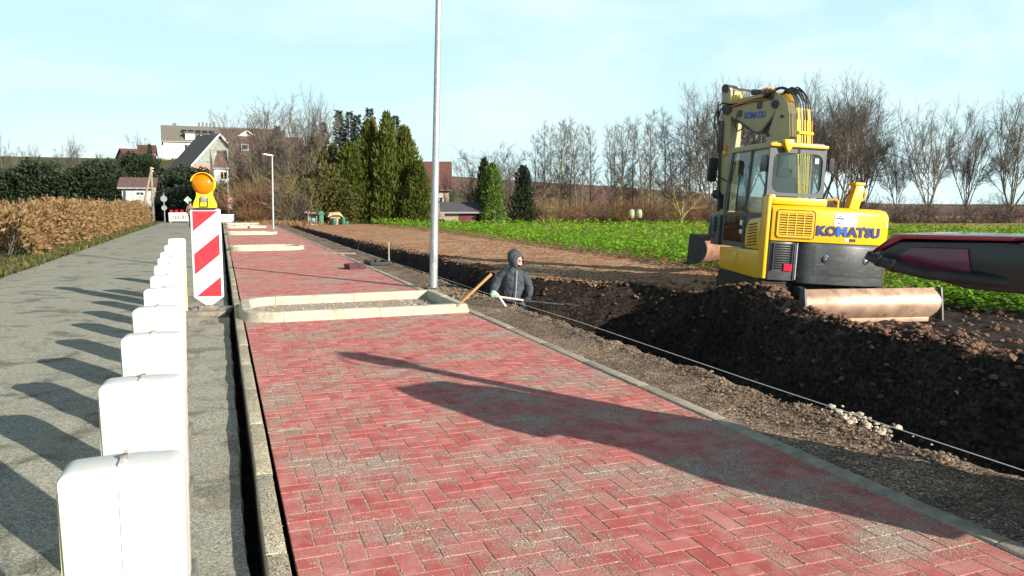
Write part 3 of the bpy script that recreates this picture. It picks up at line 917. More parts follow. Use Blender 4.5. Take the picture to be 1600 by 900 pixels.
while y < 62:
    sp = 0.16 + 0.0085 * max(0, y - 12)
    xa, xb = interp(y, CROPF), min(interp(y, CROPB), 1.38 * y + 16)
    x = xa + rr.uniform(-.1, .2)
    while x < xb:
        d = x - xa
        s2 = sp * (1 + 0.06 * d)
        if fn(x, y, 0.8, 12) > -0.55:
            hgt = (0.44 + 0.16 * fn(x, y, 0.6, 4) + .08 * rr.random()) * (0.72 + .28 * min(1, d / .8))
            px_, py_ = x + rr.uniform(-.5, .5) * s2, y + rr.uniform(-.5, .5) * sp
            zg = field_z(px_, py_) if d < 6 else -0.38
            nl = 7 if d < 4 else 5
            k = s2 / 0.16
            for q in range(nl):
                leaf(px_ + rr.uniform(-.05, .05) * k, py_ + rr.uniform(-.05, .05), zg + hgt * rr.uniform(.15, .95), rr.uniform(0, 6.28), rr.uniform(-.2, 1.0), rr.uniform(.10, .19) * min(1.9, .8 + .25 * k), rr.uniform(.028, .05) * min(2.2, .8 + .3 * k), rr.random())
        x += s2
    y += sp
me = bpy.data.meshes.new('crop'); me.from_pydata(vs, [], fs); me.materials.append(M['crop'])
at = me.attributes.new('tone', 'FLOAT', 'FACE'); at.data.foreach_set('value', tone)
crop = bpy.data.objects.new('crop', me); col.objects.link(crop); crop['kind'] = 'stuff'
print('crop leaves', len(fs))
# ------------------------------------------------------------------ warning board with lamp
def warning_board():
    p = onz(328, 491, -0.10)
    root = empty('warning_board', (p.x, p.y, -0.10), -YAW * 0.55, 'tall red and white striped warning board with an orange lamp on top', 'warning board')
    # foot plate of recycled plastic
    b = MB()
    pl = [(-.27, -.30), (.27, -.30), (.27, .30), (-.27, .30)]
    b.prism_z(pl, 0.0, 0.075)
    ft = b.build('foot_plate', M['grey_rubber'], root, bevel=.012)
    for x in (-.17, .17):
        b = MB(); b.box((x, -.02, .085), (.05, .3, .03)); b.build('lug', M['grey_rubber'], ft, bevel=.008)
    b = MB(); b.box((0, 0, .10), (.26, .14, .06)); b.build('socket', M['grey_rubber'], ft, bevel=.01)
    b = MB(); b.tube([(0, 0.03, .05), (0, 0.03, 1.3)], .024, 6); b.build('post', M['galv'], root)
    # board 0.39 wide: rounded corners, pointed bottom
    W, ZT, ZB, ZP = .196, 1.46, .245, .135
    def outline(w_, zt, zb, zp, r):
        pts = []
        for cx_, a0 in ((w_ - r, 0), (-w_ + r, 90)):
            for i in range(5):
                a = radians(a0 + 22.5 * i); pts.append((cx_ + r * cos(a), zt - r + r * sin(a)))
        pts += [(-w_, zb), (-.045, zp), (.045, zp), (w_, zb)]
        return pts
    b = MB(); b.prism_y(outline(W, ZT, ZB, ZP, .028), 0.022, -.012)
    bd = b.build('board', M['white_sheet'], root, bevel=.004)
    # red bands, sloping down to the left, standing 1.5 mm proud
    def clip(poly, axis, lim, keep_less):
        out_ = []
        for i in range(len(poly)):
            a, c = poly[i], poly[(i + 1) % len(poly)]
            ia = (a[axis] <= lim) == keep_less; ic = (c[axis] <= lim) == keep_less
            if ia: out_.append(a)
            if ia != ic:
                t = (lim - a[axis]) / (c[axis] - a[axis]); out_.append((a[0] + (c[0] - a[0]) * t, a[1] + (c[1] - a[1]) * t))
        return out_
    wi = W - .026; zt, zb = ZT - .03, ZB + .008
    sl = 0.82
    # bands: z = z0 + sl * x ; lower and upper limits
    for lo, hi in ((1.295, 2.0), (.695, .98), (-.4, .385)):
        poly = [(-1, lo - sl), (1, lo + sl), (1, hi + sl), (-1, hi - sl)]
        if lo == -.4: poly = [(-1, lo - sl), (1, lo + sl), (1, hi + sl), (-1, hi - sl)]
        for ax, lim, less in ((0, wi, True), (0, -wi, False), (1, zt, True), (1, zb, False)): poly = clip(poly, ax, lim, less)
        b = MB(); b.prism_y(list(reversed(poly)) if False else poly, -.0122, -.0142)
        b.build('red_band', M['red_sheet'], bd, smooth=0)
    # lamp
    lamp_y = M['yellow_plastic']
    pr = [(-.150, ZT + .012), (.150, ZT + .012), (.146, ZT + .07), (.10, ZT + .18), (.105, ZT + .24), (-.105, ZT + .24), (-.10, ZT + .18), (-.146, ZT + .07)]
    b = MB(); b.prism_y(list(reversed(pr)), -.055, .06)
    body = b.build('lamp_body', lamp_y, root, bevel=.014)
    b = MB(); b.box((0, 0, ZT + .004), (.30, .10, .018)); b.build('lamp_foot', M['dark_steel'], body)
    b = MB(); b.box((0, -.062, ZT + .135), (.07, .02, .085)); b.build('latch', M['galv'], body, bevel=.006)
    b = MB()
    b.tube([(-.05, -.066, ZT + .15), (-.05, -.07, ZT + .03), (.05, -.07, ZT + .03), (.05, -.066, ZT + .15)], .006, 5)
    b.build('wire_clip', M['dark_steel'], body)
    zc = ZT + .335
    ring = []
    b = MB(); b.lathe([(.135, -.05), (.146, -.05), (.146, .05), (.135, .05)], (0, 0, zc), 28, (0, 1, 0)); b.build('lens_ring', lamp_y, root, bevel=.004)
    # hood over the lens
    b = MB(); vs = []; fs = []
    for i in range(17):
        a = radians(15 + 150 * i / 16)
        for r_, y in ((.158, -.05), (.158, -.12), (.150, -.12), (.150, -.05)):
            vs.append((r_ * cos(a), y, zc + r_ * sin(a)))
    for i in range(16):
        for k in range(4): fs.append((i * 4 + k, i * 4 + (k + 1) % 4, (i + 1) * 4 + (k + 1) % 4, (i + 1) * 4 + k))
    fs += [(0, 3, 2, 1), (64, 65, 66, 67)]
    b.mesh(vs, fs); b.build('lens_hood', lamp_y, root)
    m, t, pp = new_mat('amber_lens')
    pp.inputs['Base Color'].default_value = (0.88, 0.215, 0.0, 1); pp.inputs['Roughness'].default_value = 0.13
    pp.inputs['Transmission Weight'].default_value = 0.12
    v = t.nodes.new('ShaderNodeTexVoronoi'); v.inputs['Scale'].default_value = 70
    tco = t.nodes.new('ShaderNodeTexCoord'); t.links.new(tco.outputs['Object'], v.inputs['Vector'])
    bn = t.nodes.new('ShaderNodeBump'); bn.inputs['Strength'].default_value = .25; bn.inputs['Distance'].default_value = .004
    t.links.new(v.outputs['Distance'], bn.inputs['Height']); t.links.new(bn.outputs['Normal'], pp.inputs['Normal'])
    b = MB(); b.lathe([(.001, -.122), (.04, -.118), (.08, -.106), (.12, -.084), (.142, -.055), (.134, -.048), (.134, .048), (.11, .078), (.06, .10), (.001, .112)], (0, 0, zc), 28, (0, 1, 0))
    b.build('lens', m, root, smooth=60)
warning_board()

# ------------------------------------------------------------------ row of white plastic lane markers
ORD = ['nearest', 'second', 'third', 'fourth', 'fifth', 'sixth', 'seventh', 'eighth', 'ninth', 'tenth', 'eleventh', 'twelfth', 'thirteenth']
M['stain'] = mat('yellowed_plastic', (.56, .52, .30), .6, var=.3, vs=8)
def lane_marker():
    root = empty('lane_marker')
    W, Hh, T = .145, .885, .062
    out_ = []
    for i in range(7):
        a = radians(90 * i / 6); out_.append((W - .034 + .034 * cos(a), Hh - .03 + .03 * sin(a)))
    out_ += [(0.03, Hh + .004), (-.03, Hh + .004)]
    for i in range(7):
        a = radians(90 + 90 * i / 6); out_.append((-W + .034 + .034 * cos(a), Hh - .03 + .03 * sin(a)))
    out_ += [(-W + .012, .07), (W - .012, .07)]
    b = MB(); b.prism_y(list(reversed(out_)), -T, T)
    pn = b.build('panel', M['white_plastic'], root, bevel=.012, seg=2)
    b = MB(); b.box((0, 0, Hh + .006), (.012, T * 1.96, .007)); b.build('seam', M['white_plastic'], pn)
    b = MB(); b.box((0, -T - .001, .5), (.014, .006, .72)); b.build('rib', M['white_plastic'], pn)
    b = MB(); b.box((-W + .004, 0, .46), (.014, T * 1.5, .74)); b.build('edge_strip', M['stain'], pn)
    b = MB(); b.cyl((0, 0, Hh + .004), (0, 0, Hh + .016), .012, 8); b.build('plug', M['grey_rubber'], pn)
    b = MB(); b.box((0, 0, .035), (.30, .36, .07)); b.build('foot', M['grey_rubber'], root, bevel=.015)
    return root
rows = [(-.116, 2.13), (-.156, 3.14), (-.200, 4.22), (-.245, 5.33), (-.292, 6.47), (-.338, 7.61), (-.391, 8.91), (-.44, 10.1), (-.485, 11.3), (-.55, 13.1), (-.63, 15.4)]
lm = lane_marker()
for i, (xr, y) in enumerate(rows):
    o = lm if i == 0 else copy_tree(lm)
    o.location = (xr - .145, y + .03, -.10); o.rotation_euler = (R.uniform(-.012, .012), R.uniform(-.01, .01), -.04 + R.uniform(-.035, .035))
    tag(o, ('white plastic lane marker on the asphalt, the %s of the long row' % ORD[i]) if i < 10 else 'white plastic lane marker on the asphalt, the farthest of the long row', 'lane marker', 'white lane markers in a row')
# yellow lath beside the markers
b = MB(); b.box((0, 0, .31), (.05, .03, .62)); p = onz(291, 493, -.10)
tag(b.build('lath', M['pale_yellow'], None, bevel=.004, loc=(p.x, p.y, -.10)), 'pale yellow upright lath beside the row of white lane markers', 'lath')

# ------------------------------------------------------------------ lamp posts
def street_lamp(p, hgt, r0, r1, lean, label, armdir=None, al=.75):
    root = empty('street_lamp', p, 0, label, 'street lamp', 'street lamps along the lane')
    root.rotation_euler = lean
    b = MB(); b.tube([(0, 0, -.3), (0, 0, .9), (0, 0, .93), (0, 0, hgt)], [r0, r0, r0 * .93, r1], 20)
    b.build('pole', M['galv'], root, smooth=50)
    b = MB(); b.box((r0 * .0, -r0 * .95, .62), (r0 * .9, .02, .30)); b.build('service_door', M['galv'], root, bevel=.006)
    a = Vector(armdir or (-1, 0, 0)).normalized()
    b = MB(); b.tube([(0, 0, hgt - .05), Vector((0, 0, hgt + .02)), Vector((0, 0, hgt + .02)) + a * al + Vector((0, 0, .07))], [r1, r1 * .9, .028], 10)
    arm = b.build('arm', M['galv'], root)
    q = Vector((0, 0, hgt + .06)) + a * (al - .15)
    ang = atan2(a.y, a.x)
    b = MB(); b.box((.28, 0, 0), (.62, .26, .07), taper=.75)
    b.build('lamp_head', M['trim'], arm, bevel=.02, loc=q, rot=(0, -.1, ang))
p = onz(677, 452, -.01)
street_lamp((p.x, p.y, -.02), 6.1, .0675, .042, (0, radians(1.75), 0), 'tall grey metal lamp post beside the nearest kerb island, rising out of the picture', (-1, .12, 0))
p = onz(427, 358, 0)
street_lamp((p.x, p.y, -.02), 3.9, .055, .045, (0, radians(1.0), 0), 'slim white street lamp with a short arm beside the far end of the red lane', (-.92, -.38, 0), .12)

# ------------------------------------------------------------------ tool handle against the kerb island
a = onz(716, 477, .10); c = onplane(768, 428, a, Vector((-.355, -.935, 0)))
d = (c - a)
b = MB(); b.tube([a - d * .02, a.lerp(c, .3), a.lerp(c, .6), a.lerp(c, .97), c], [.0165, .018, .019, .0205, .017], 10)
o = b.build('tool_handle', M['wood'], None); o.data.transform(Matrix.Translation(-a)); o.location = a
tag(o, 'orange wooden tool handle leaning on the right end of the nearest kerb island', 'tool handle')

# ------------------------------------------------------------------ setting-out string with pins, stakes
root = empty('string_line', (3.93, 3, 0), 0, 'taut white mason string along the lip of the dark trench', 'string line')
b = MB(); pts = [(3.90, y, .045 + .006 * sin(y)) for y in (1.5, 5, 8, 11, 14, 18, 23)]
b.tube([(x - .06 * (y > 9) - .10 * sstep((y - 9) / 12), y, z) for x, y, z in pts], .003, 5)
o = b.build('cord', M['trim'], root); o.location = (-3.93, -3, 0)
for y in (1.5, 23):
    b = MB(); b.cyl((3.95 - (.16 if y > 9 else 0), y, -.25), (3.95 - (.16 if y > 9 else 0), y, .16), .008, 8)
    o = b.build('pin', M['dark_steel'], root); o.location = (-3.93, -3, 0)
p = onz(608, 413, -.02)
b = MB(); b.box((0, 0, .12), (.03, .03, .86)); tag(b.build('survey_stake', M['grey_wood'], None, loc=p), 'thin grey wooden stake standing at the edge of the trench', 'stake')

# pile of dark red slabs by the lane edge
p = onz(557, 421, 0); rz = radians(8)
root = empty('slab_stack', (p.x, p.y + .15, .0), rz, 'low stack of dark red paving slabs on the edge of the red lane', 'slab stack')
dk = mat('dark_red_slab', (.10, .04, .042), .85, var=.25, vs=9)
for k in range(3):
    for q in range(2):
        b = MB(); b.box((q * .20 - .10 + R.uniform(-.01, .01), R.uniform(-.015, .015), .02 + k * .037), (.19, .42, .034))
        b.build('slab', dk, root, bevel=.006)
# dark kerb frame set in the gravel
p = onz(590, 412, 0)
root = empty('drain_frame', (p.x, p.y, .01), 0, 'dark open frame set in the gravel next to the trench', 'frame')
for (x, y, a, c) in ((-.22, 0, .05, .9), (.22, 0, .05, .9), (0, -.425, .39, .05), (0, .425, .39, .05)):
    b = MB(); b.box((x, y, .02), (a, c, .08)); b.build('rail', M['rubber'], root, bevel=.008)
# long low board on the gravel behind the second island
p = onz(520, 397, 0)
b = MB(); b.box((0, 0, .02), (1.3, .14, .04)); tag(b.build('plank', M['grey_wood'], None, bevel=.005, loc=(p.x, p.y, 0), rot=(0, 0, -.5)), 'grey plank lying across the gravel next to the second kerb island', 'plank')
# ------------------------------------------------------------------ yellow excavator
M['paint'] = mat('yellow_machine_paint', (0.76, 0.425, 0.006), 0.38, var=0.05, vs=3, dirt=(0.50, 0.34, 0.12), dirt_amt=0.04, ds=4, bump=0.02, bs=20, coat=0.25)
M['boom_paint'] = mat('dusty_khaki_boom_paint', (0.40, 0.35, 0.19), 0.55, var=0.08, vs=4, dirt=(0.30, 0.26, 0.18), dirt_amt=0.2, ds=4)
M['cw_paint'] = mat('charcoal_machine_paint', (0.055, 0.06, 0.062), 0.42, var=0.2, vs=5, dirt=(0.16, 0.15, 0.12), dirt_amt=0.18, ds=7, stretch=(1, 1, 3))
M['cab_dark'] = mat('cab_dark_paint', (0.035, 0.038, 0.042), 0.35, var=0.15, vs=6)
M['cab_grey'] = mat('cab_grey_paint', (0.075, 0.088, 0.095), 0.45, var=0.08, vs=6, dirt=(.2, .19, .16), dirt_amt=.1, ds=6)
M['rust'] = mat('worn_rusty_steel', (0.50, 0.33, 0.23), 0.45, 0.35, var=0.25, vs=5, dirt=(0.24, 0.12, 0.07), dirt_amt=0.30, ds=6, bump=0.15, bs=30)
M['track_mud'] = mat('shaded_muddy_track', (0.05, 0.035, 0.027), 0.95, var=0.4, vs=7, bump=0.6, bs=25, bdist=.02)  # mud tone darkened to hold the shade under the machine
M['mud'] = mat('muddy_steel', (0.26, 0.135, 0.085), 0.9, var=0.35, vs=7, dirt=(0.10, 0.055, 0.035), dirt_amt=0.35, ds=6, bump=0.6, bs=25, bdist=.02)
M['hose'] = mat('black_hose', (0.025, 0.025, 0.027), 0.4, var=0.2, vs=10)
M['hose_yellow'] = mat('yellow_hose_guard', (0.80, 0.55, 0.05), 0.45, var=0.12, vs=20)
M['hose_orange'] = mat('orange_hose_guard', (0.75, 0.22, 0.02), 0.5, var=0.12, vs=20)
M['chrome'] = mat('chrome_rod', (0.7, 0.7, 0.72), 0.15, 1.0, var=0.03)
M['decal_blue'] = mat('blue_lettering', (0.012, 0.02, 0.13), 0.4, var=0.05)
M['decal_blue2'] = mat('bright_blue_lettering', (0.02, 0.11, 0.42), 0.4, var=0.05)
M['decal_white'] = mat('white_decal', (0.85, 0.85, 0.83), 0.4, var=0.02)
M['red_lens'] = mat('red_reflector', (0.65, 0.01, 0.04), 0.2, var=0.05)
M['glass'] = glass('cab_glass', (0.62, 0.74, 0.72), 0.10)
M['glass_dark'] = glass('dark_cab_glass', (0.22, 0.27, 0.27), 0.10)
M['seat'] = mat('seat_cloth', (0.06, 0.06, 0.07), 0.9)

EX_O = Vector((10.50, 12.10, -0.50)); EX_H = radians(14)
exc = empty('excavator', EX_O, -EX_H, 'yellow tracked excavator with folded boom, seen from behind on the soil', 'excavator')
EM = Matrix.Translation(EX_O) @ Matrix.Rotation(-EX_H, 4, 'Z')
EMI = EM.inverted()
ROLL = radians(3.0)
RU = (0, ROLL, 0)
def up(mb, name, m, bevel=0.0, parent=None, smooth=35, seg=2):
    if parent: return mb.build(name, m, parent, bevel=bevel, smooth=smooth, seg=seg)
    return mb.build(name, m, exc, bevel=bevel, smooth=smooth, seg=seg, rot=RU)
def world_part(mb, name, m, bevel=0.0, parent=None, smooth=35):
    o = mb.build(name, m, parent or exc, bevel=0, smooth=0)
    o.data.transform(EMI)
    if bevel > 0:
        bm = bmesh.new(); bm.from_mesh(o.data)
        es = [e for e in bm.edges if len(e.link_faces) == 2 and e.calc_face_angle(0) > radians(35)]
        bmesh.ops.bevel(bm, geom=es, offset=bevel, segments=2, profile=.6, affect='EDGES', clamp_overlap=True)
        bm.to_mesh(o.data); bm.free()
    o.data.polygons.foreach_set('use_smooth', [True] * len(o.data.polygons)); o.data.set_sharp_from_angle(angle=radians(smooth))
    return o

# --- undercarriage
b = MB(); b.box((0, 0, .42), (1.3, 1.7, .28)); b.lathe([(.45, .0), (.5, .05), (.5, .22)], (0, 0, .40), 20)
b.build('undercarriage', M['dark_steel'], exc, bevel=.02)
for sx in (-1, 1):
    ln, hh = 1.12, .27
    prof = []
    for i in range(9):
        a = radians(-90 + 180 * i / 8); prof.append((ln - hh + hh * cos(a), hh + .02 + hh * sin(a)))
    for i in range(9):
        a = radians(90 + 180 * i / 8); prof.append((-ln + hh + hh * cos(a), hh + .02 + hh * sin(a)))
    b = MB(); b.prism_x(prof, sx * .92 - .22, sx * .92 + .22)
    tr = b.build('track', M['track_mud'], exc)
    me_ = None; per = 2 * (2 * (ln - hh)) + 2 * pi * hh; ns = 30
    for k in range(ns):
        s = per * k / ns; L1 = 2 * (ln - hh)
        if s < L1: y, z, a = -ln + hh + s, hh * 2 + .03, 0
        elif s < L1 + pi * hh: q = (s - L1) / hh; y, z, a = ln - hh + (hh + .01) * sin(q), hh + .02 + (hh + .01) * cos(q), -q
        elif s < 2 * L1 + pi * hh: y, z, a = ln - hh - (s - L1 - pi * hh), .012, pi
        else: q = (s - 2 * L1 - pi * hh) / hh; y, z, a = -ln + hh - (hh + .01) * sin(q), hh + .02 - (hh + .01) * cos(q), pi - q
        if me_ is None:
            bb = MB(); bb.box((0, 0, 0), (.45, .105, .03)); bb.box((0, .03, .02), (.45, .02, .03)); o = bb.build('track_shoe', M['track_mud'], tr, smooth=0); me_ = o.data
        else:
            o = bpy.data.objects.new('track_shoe', me_); col.objects.link(o); o.parent = tr
        o.location = (sx * .92, y, z); o.rotation_euler = (a, 0, 0)
# --- dozer blade at the rear (towards the camera)
def blade_prof():
    out_ = []; inn = []
    for i in range(9):
        u = i / 8; z = .05 + .50 * u
        y = -2.72 + .13 * (2 * u - 1) ** 2 - .02 + .0 * u
        out_.append((y, z)); inn.append((y + .05, z))
    return out_ + list(reversed(inn))
b = MB(); b.prism_x(list(reversed(blade_prof())), -1.16, 1.16)
# concave face towards the camera: mirror the curve
bl = b.build('dozer_blade', M['rust'], exc, bevel=.004, smooth=50)
for x in (-1.175, 1.175):
    b = MB(); pf = blade_prof(); b.prism_x([(-2.78, .03), (-2.60, .03), (-2.52, .25), (-2.56, .56), (-2.70, .57), (-2.745, .3)], x - .014, x + .014)
    b.build('end_plate', M['cw_paint'], bl)
b = MB(); b.box((0, -2.612, .045), (2.3, .03, .10)); b.build('cutting_edge', M['rust'], bl, bevel=.006)
for x in (-.5, .5):
    b = MB(); b.tube([(x * .8, -.7, .38), (x, -1.6, .30), (x, -2.64, .26)], [.09, .09, .07], 6); b.build('blade_arm', M['cw_paint'], exc)

# --- upper structure: plan outline of the rear, rounded
def rear_plan(x0, x1, y0, bulge, rc, yf, n=8):
    """counter-clockwise plan outline: rear edge bulging to -y, rounded rear corners"""
    pts = [(x1, yf)]
    pts = [(x0, yf)]
    for i in range(n + 1):
        a = radians(180 + 90 * i / n); pts.append((x0 + rc + rc * cos(a), y0 + rc + rc * sin(a)))
    for i in range(1, n):
        u = i / n; pts.append((lerp(x0 + rc, x1 - rc, u), y0 - bulge * sin(pi * u)))
    for i in range(n + 1):
        a = radians(270 + 90 * i / n); pts.append((x1 - rc + rc * cos(a), y0 + rc + rc * sin(a)))
    pts.append((x1, yf))
    return pts
b = MB(); b.prism_z(rear_plan(-1.17, 1.17, -1.02, .0, .10, 1.15), .50, .62)
up(b, 'deck', M['cw_paint'], .01)
# counterweight
b = MB(); b.prism_z(rear_plan(-.56, 1.20, -1.22, .10, .30, .1), .46, 1.205)
cw = up(b, 'counterweight', M['cw_paint'], .03, seg=3)
b = MB(); b.prism_z(rear_plan(-.50, 1.17, -1.235, .10, .28, .0), .62, 1.17)
b.build('counterweight_face', M['cw_paint'], cw, bevel=.02)
for x in (-.10, .63):
    b = MB(); b.lathe([(.062, -.03), (.068, .012), (.048, .018), (.040, -.02)], (x, -1.225 - .10 * sin(pi * (x + .2) / 1.1) - .008, .93), 18, (0, -1, 0)); eye = b.build('lifting_eye', M['dark_steel'], cw)
    b = MB(); b.lathe([(.028, 0), (.028, .012), (.018, .016)], (x + .01, -1.225 - .10 * sin(pi * (x + .2) / 1.1), .935), 10, (0, -1, 0)); b.build('bolt', M['galv'], eye)
b = MB(); b.box((1.135, -1.10, .74), (.07, .02, .12), Matrix.Rotation(radians(50), 3, 'Z')); b.build('reflector', M['red_lens'], cw)
# louvred service door left of the counterweight
b = MB(); b.prism_z(rear_plan(-1.13, -.575, -1.10, .03, .06, .1), .50, 1.20)
sd = up(b, 'service_door', M['cw_paint'], .015)
for k in range(11):
    b = MB(); b.box((-.86, -1.135, .72 + k * .043), (.36, .02, .014), Matrix.Rotation(.5, 3, 'X')); b.build('louvre', M['rubber'], sd)
for x in (-1.04, -.68):
    b = MB(); b.box((x, -1.13, .93), (.015, .03, .5)); b.build('louvre_frame', M['cab_dark'], sd)
b = MB(); b.box((-.76, -1.152, .74), (.15, .012, .12)); b.build('reflector', M['red_lens'], sd)
b = MB(); b.box((-.605, -1.14, .86), (.014, .03, .66)); b.build('edge_strip', M['galv'], sd)
# engine hood
def hood_prof(y0, y1, zb, zt, r):
    pts = [(y0, zb)]
    for i in range(7):
        a = radians(180 - 90 * i / 6); pts.append((y0 + r + r * cos(a), zt - r + r * sin(a)))
    pts.append((y1, zt)); pts.append((y1, zb))
    return pts
b = MB()
xs_ = [-1.10, -.4, .4, .95, 1.08, 1.15, 1.185]
zt_ = [1.86, 1.86, 1.86, 1.86, 1.84, 1.79, 1.70]
yr_ = [-1.10, -1.20, -1.24, -1.19, -1.13, -1.07, -.98]
sec = []
for x, zt, y0 in zip(xs_, zt_, yr_):
    sec.append([(x, p[0], p[1]) for p in hood_prof(y0, .25, 1.215, zt, .12)])
n = len(sec[0]); vs = [p for s_ in sec for p in s_]
fs = [(i * n + k, i * n + (k + 1) % n, (i + 1) * n + (k + 1) % n, (i + 1) * n + k) for i in range(len(sec) - 1) for k in range(n)]
fs += [tuple(range(n - 1, -1, -1)), tuple((len(sec) - 1) * n + k for k in range(n))]
b.mesh(vs, fs)
hood = up(b, 'engine_hood', M['paint'], .012)
def hood_y(x): return interp(x, list(zip(xs_, yr_)))
# the raised lip over the hood under the cab window
b = MB(); b.box((-.60, -.93, 1.93), (1.06, .28, .13)); b.box((-1.115, -.90, 1.95), (.11, .34, .17))
up(b, 'cab_ledge', M['paint'], .025, parent=hood)
b = MB(); b.prism_z(rear_plan(-1.205, -1.115, -1.08, .0, .04, -.86), .52, 2.0)
up(b, 'corner_post', M['paint'], .015, parent=hood)
# grille
gx0, gx1, gz0, gz1 = -.98, -.40, 1.32, 1.72
gy = lambda x: hood_y(x) - .004
b = MB()
def rrect(x0, x1, z0, z1, r, n=5):
    pts = []
    for cx_, cz_, a0 in ((x1 - r, z1 - r, 0), (x0 + r, z1 - r, 90), (x0 + r, z0 + r, 180), (x1 - r, z0 + r, 270)):
        for i in range(n + 1):
            a = radians(a0 + 90 * i / n); pts.append((cx_ + r * cos(a), cz_ + r * sin(a)))
    return pts
def ring_plate(b, outer, inner, yf, th):
    n = len(outer); vs = []
    for P in (outer, inner):
        for (x, z) in P: vs.append((x, yf(x), z))
    for P in (outer, inner):
        for (x, z) in P: vs.append((x, yf(x) + th, z))
    fs = []
    for i in range(n):
        j = (i + 1) % n
        fs.append((j, i, n + i, n + j)); fs.append((2 * n + i, 2 * n + j, 3 * n + j, 3 * n + i))
        fs.append((i, j, 2 * n + j, 2 * n + i)); fs.append((n + j, n + i, 3 * n + i, 3 * n + j))
    b.mesh(vs, fs)
gyl = lambda x: gy(x) - .014
ring_plate(b, rrect(gx0 - .035, gx1 + .035, gz0 - .035, gz1 + .035, .05), rrect(gx0, gx1, gz0, gz1, .03), gyl, .03)
gr = up(b, 'grille', M['paint'], 0, parent=hood)
b = MB(); ring_plate(b, rrect(gx0 - .06, gx1 + .06, gz0 - .06, gz1 + .06, .07), rrect(gx0 - .05, gx1 + .05, gz0 - .05, gz1 + .05, .062), lambda x: gy(x) - .0035, .01)
b.build('grille_seal', M['rubber'], hood)
b = MB(); P_ = rrect(gx0 - .01, gx1 + .01, gz0 - .01, gz1 + .01, .03)
b.mesh([(x, gy(x) - .003, z) for x, z in P_], [tuple(range(len(P_)))]); b.build('grille_back', M['rubber'], hood)
for k in range(9):
    z = lerp(gz0, gz1, (k + .5) / 9)
    b = MB(); vs = []
    for x in (gx0, (gx0 + gx1) / 2, gx1):
        for dy, dz in ((-.016, -.008), (-.016, .004), (-.006, .014), (-.006, .002)): vs.append((x, gy(x) + dy, z + dz))
    b.mesh(vs, [(i * 4 + q, i * 4 + (q + 1) % 4, (i + 1) * 4 + (q + 1) % 4, (i + 1) * 4 + q) for i in range(2) for q in range(4)])
    up(b, 'slat', M['paint'], 0, parent=hood)
for k in range(1, 4):
    x = lerp(gx0, gx1, k / 4); b = MB(); b.box((x, gy(x) - .012, (gz0 + gz1) / 2), (.016, .014, gz1 - gz0)); b.build('slat', M['paint'], hood)
# lettering and decals on the hood
Mx = Matrix.Rotation(radians(90), 4, 'X')
def on_hood(x, z, ang=0.0, off=.004):
    t = atan2(hood_y(x + .2) - hood_y(x - .2), .4)
    return Matrix.Translation((x, hood_y(x) - off, z)) @ Matrix.Rotation(t, 4, 'Z') @ Mx @ Matrix.Rotation(ang, 4, 'Z')
W8 = 0.0
for ch, x, m_ in (('K', -.23, 'decal_blue'), ('O', -.035, 'decal_blue'), ('M', .165, 'decal_blue2'), ('A', .36, 'decal_blue'), ('T', .525, 'decal_blue'), ('S', .675, 'decal_blue'), ('U', .825, 'decal_blue')):
    text_mesh('letter', ch, .225, M[m_], hood, on_hood(x, 1.425, 0, .012), .003, .014, 1.12)
b = MB(); b.box((.585, hood_y(.58) - .012, 1.525), (.022, .006, .03)); b.build('tick_mark', M['decal_blue'], hood)
xc_, zc_ = .22, 1.645
b = MB(); b.prism(rrect(-.21, .21, -.115, .115, .02), lambda p: on_hood(xc_, zc_, 0, .002) @ Vector((p[0], p[1], 0)), lambda p: on_hood(xc_, zc_, 0, .006) @ Vector((p[0], p[1], 0)))
dc = b.build('white_decal', M['decal_white'], hood)
text_mesh('decal_text', 'PRO', .075, M['decal_blue'], hood, on_hood(xc_ - .105, zc_ - .07, 0, .0085), .001, .0, 1.25)
b = MB()
for poly in ([(-.175, .005), (-.03, .005), (-.03, .03), (-.175, .03)], [(-.13, .045), (-.03, .085), (-.03, .098), (-.075, .062), (-.15, .058)]):
    b.prism(poly, lambda p: on_hood(xc_, zc_, 0, .0065) @ Vector((p[0], p[1], 0)), lambda p: on_hood(xc_, zc_, 0, .0085) @ Vector((p[0], p[1], 0)))
b.build('decal_emblem', M['decal_blue'], hood)
for (x, z, w_, h_, m_) in ((.27, 1.285, .07, .05, 'decal_white'), (.375, 1.285, .12, .05, 'rubber'), (1.07, 1.60, .05, .10, 'decal_white')):
    b = MB(); b.prism(rrect(-w_ / 2, w_ / 2, -h_ / 2, h_ / 2, .008), lambda p: on_hood(x, z, 0, .0) @ Vector((p[0], p[1], 0)), lambda p: on_hood(x, z, 0, .007) @ Vector((p[0], p[1], 0)))
    b.build('sticker', M[m_], hood)
# hand rail and raised yellow bracket on the right
b = MB(); b.tube([(.10, -.55, 1.84), (.12, -.62, 2.00), (.30, -.70, 2.02), (.34, -.70, 1.98), (.34, -.70, 1.84)], .022, 8)
up(b, 'hand_rail', M['paint'], 0)
b = MB(); b.prism_y([(.60, 1.80), (.80, 1.80), (.90, 2.24), (.86, 2.31), (.72, 2.31)], -.62, -.42)
br = up(b, 'bracket', M['paint'], .015)
b = MB(); b.box((.79, -.52, 2.33), (.20, .24, .06)); b.build('bracket_cap', M['paint'], br, bevel=.015)
b = MB(); b.tube([(.90, -.5, 2.22), (.98, -.5, 2.18), (.97, -.5, 2.05), (.88, -.5, 2.02)], .015, 6); b.build('bracket_loop', M['paint'], br)
b = MB(); b.lathe([(.05, -.07), (.075, -.04), (.075, .04), (.05, .07)], (1.0, -.45, 1.94), 12, (.3, 1, .2)); b.build('work_lamp', M['rubber'], br)
b = MB(); b.tube([(.68, -.5, 2.2), (.58, -.5, 2.05), (.56, -.5, 1.86)], .012, 6); b.build('lamp_cable', M['hose'], br)

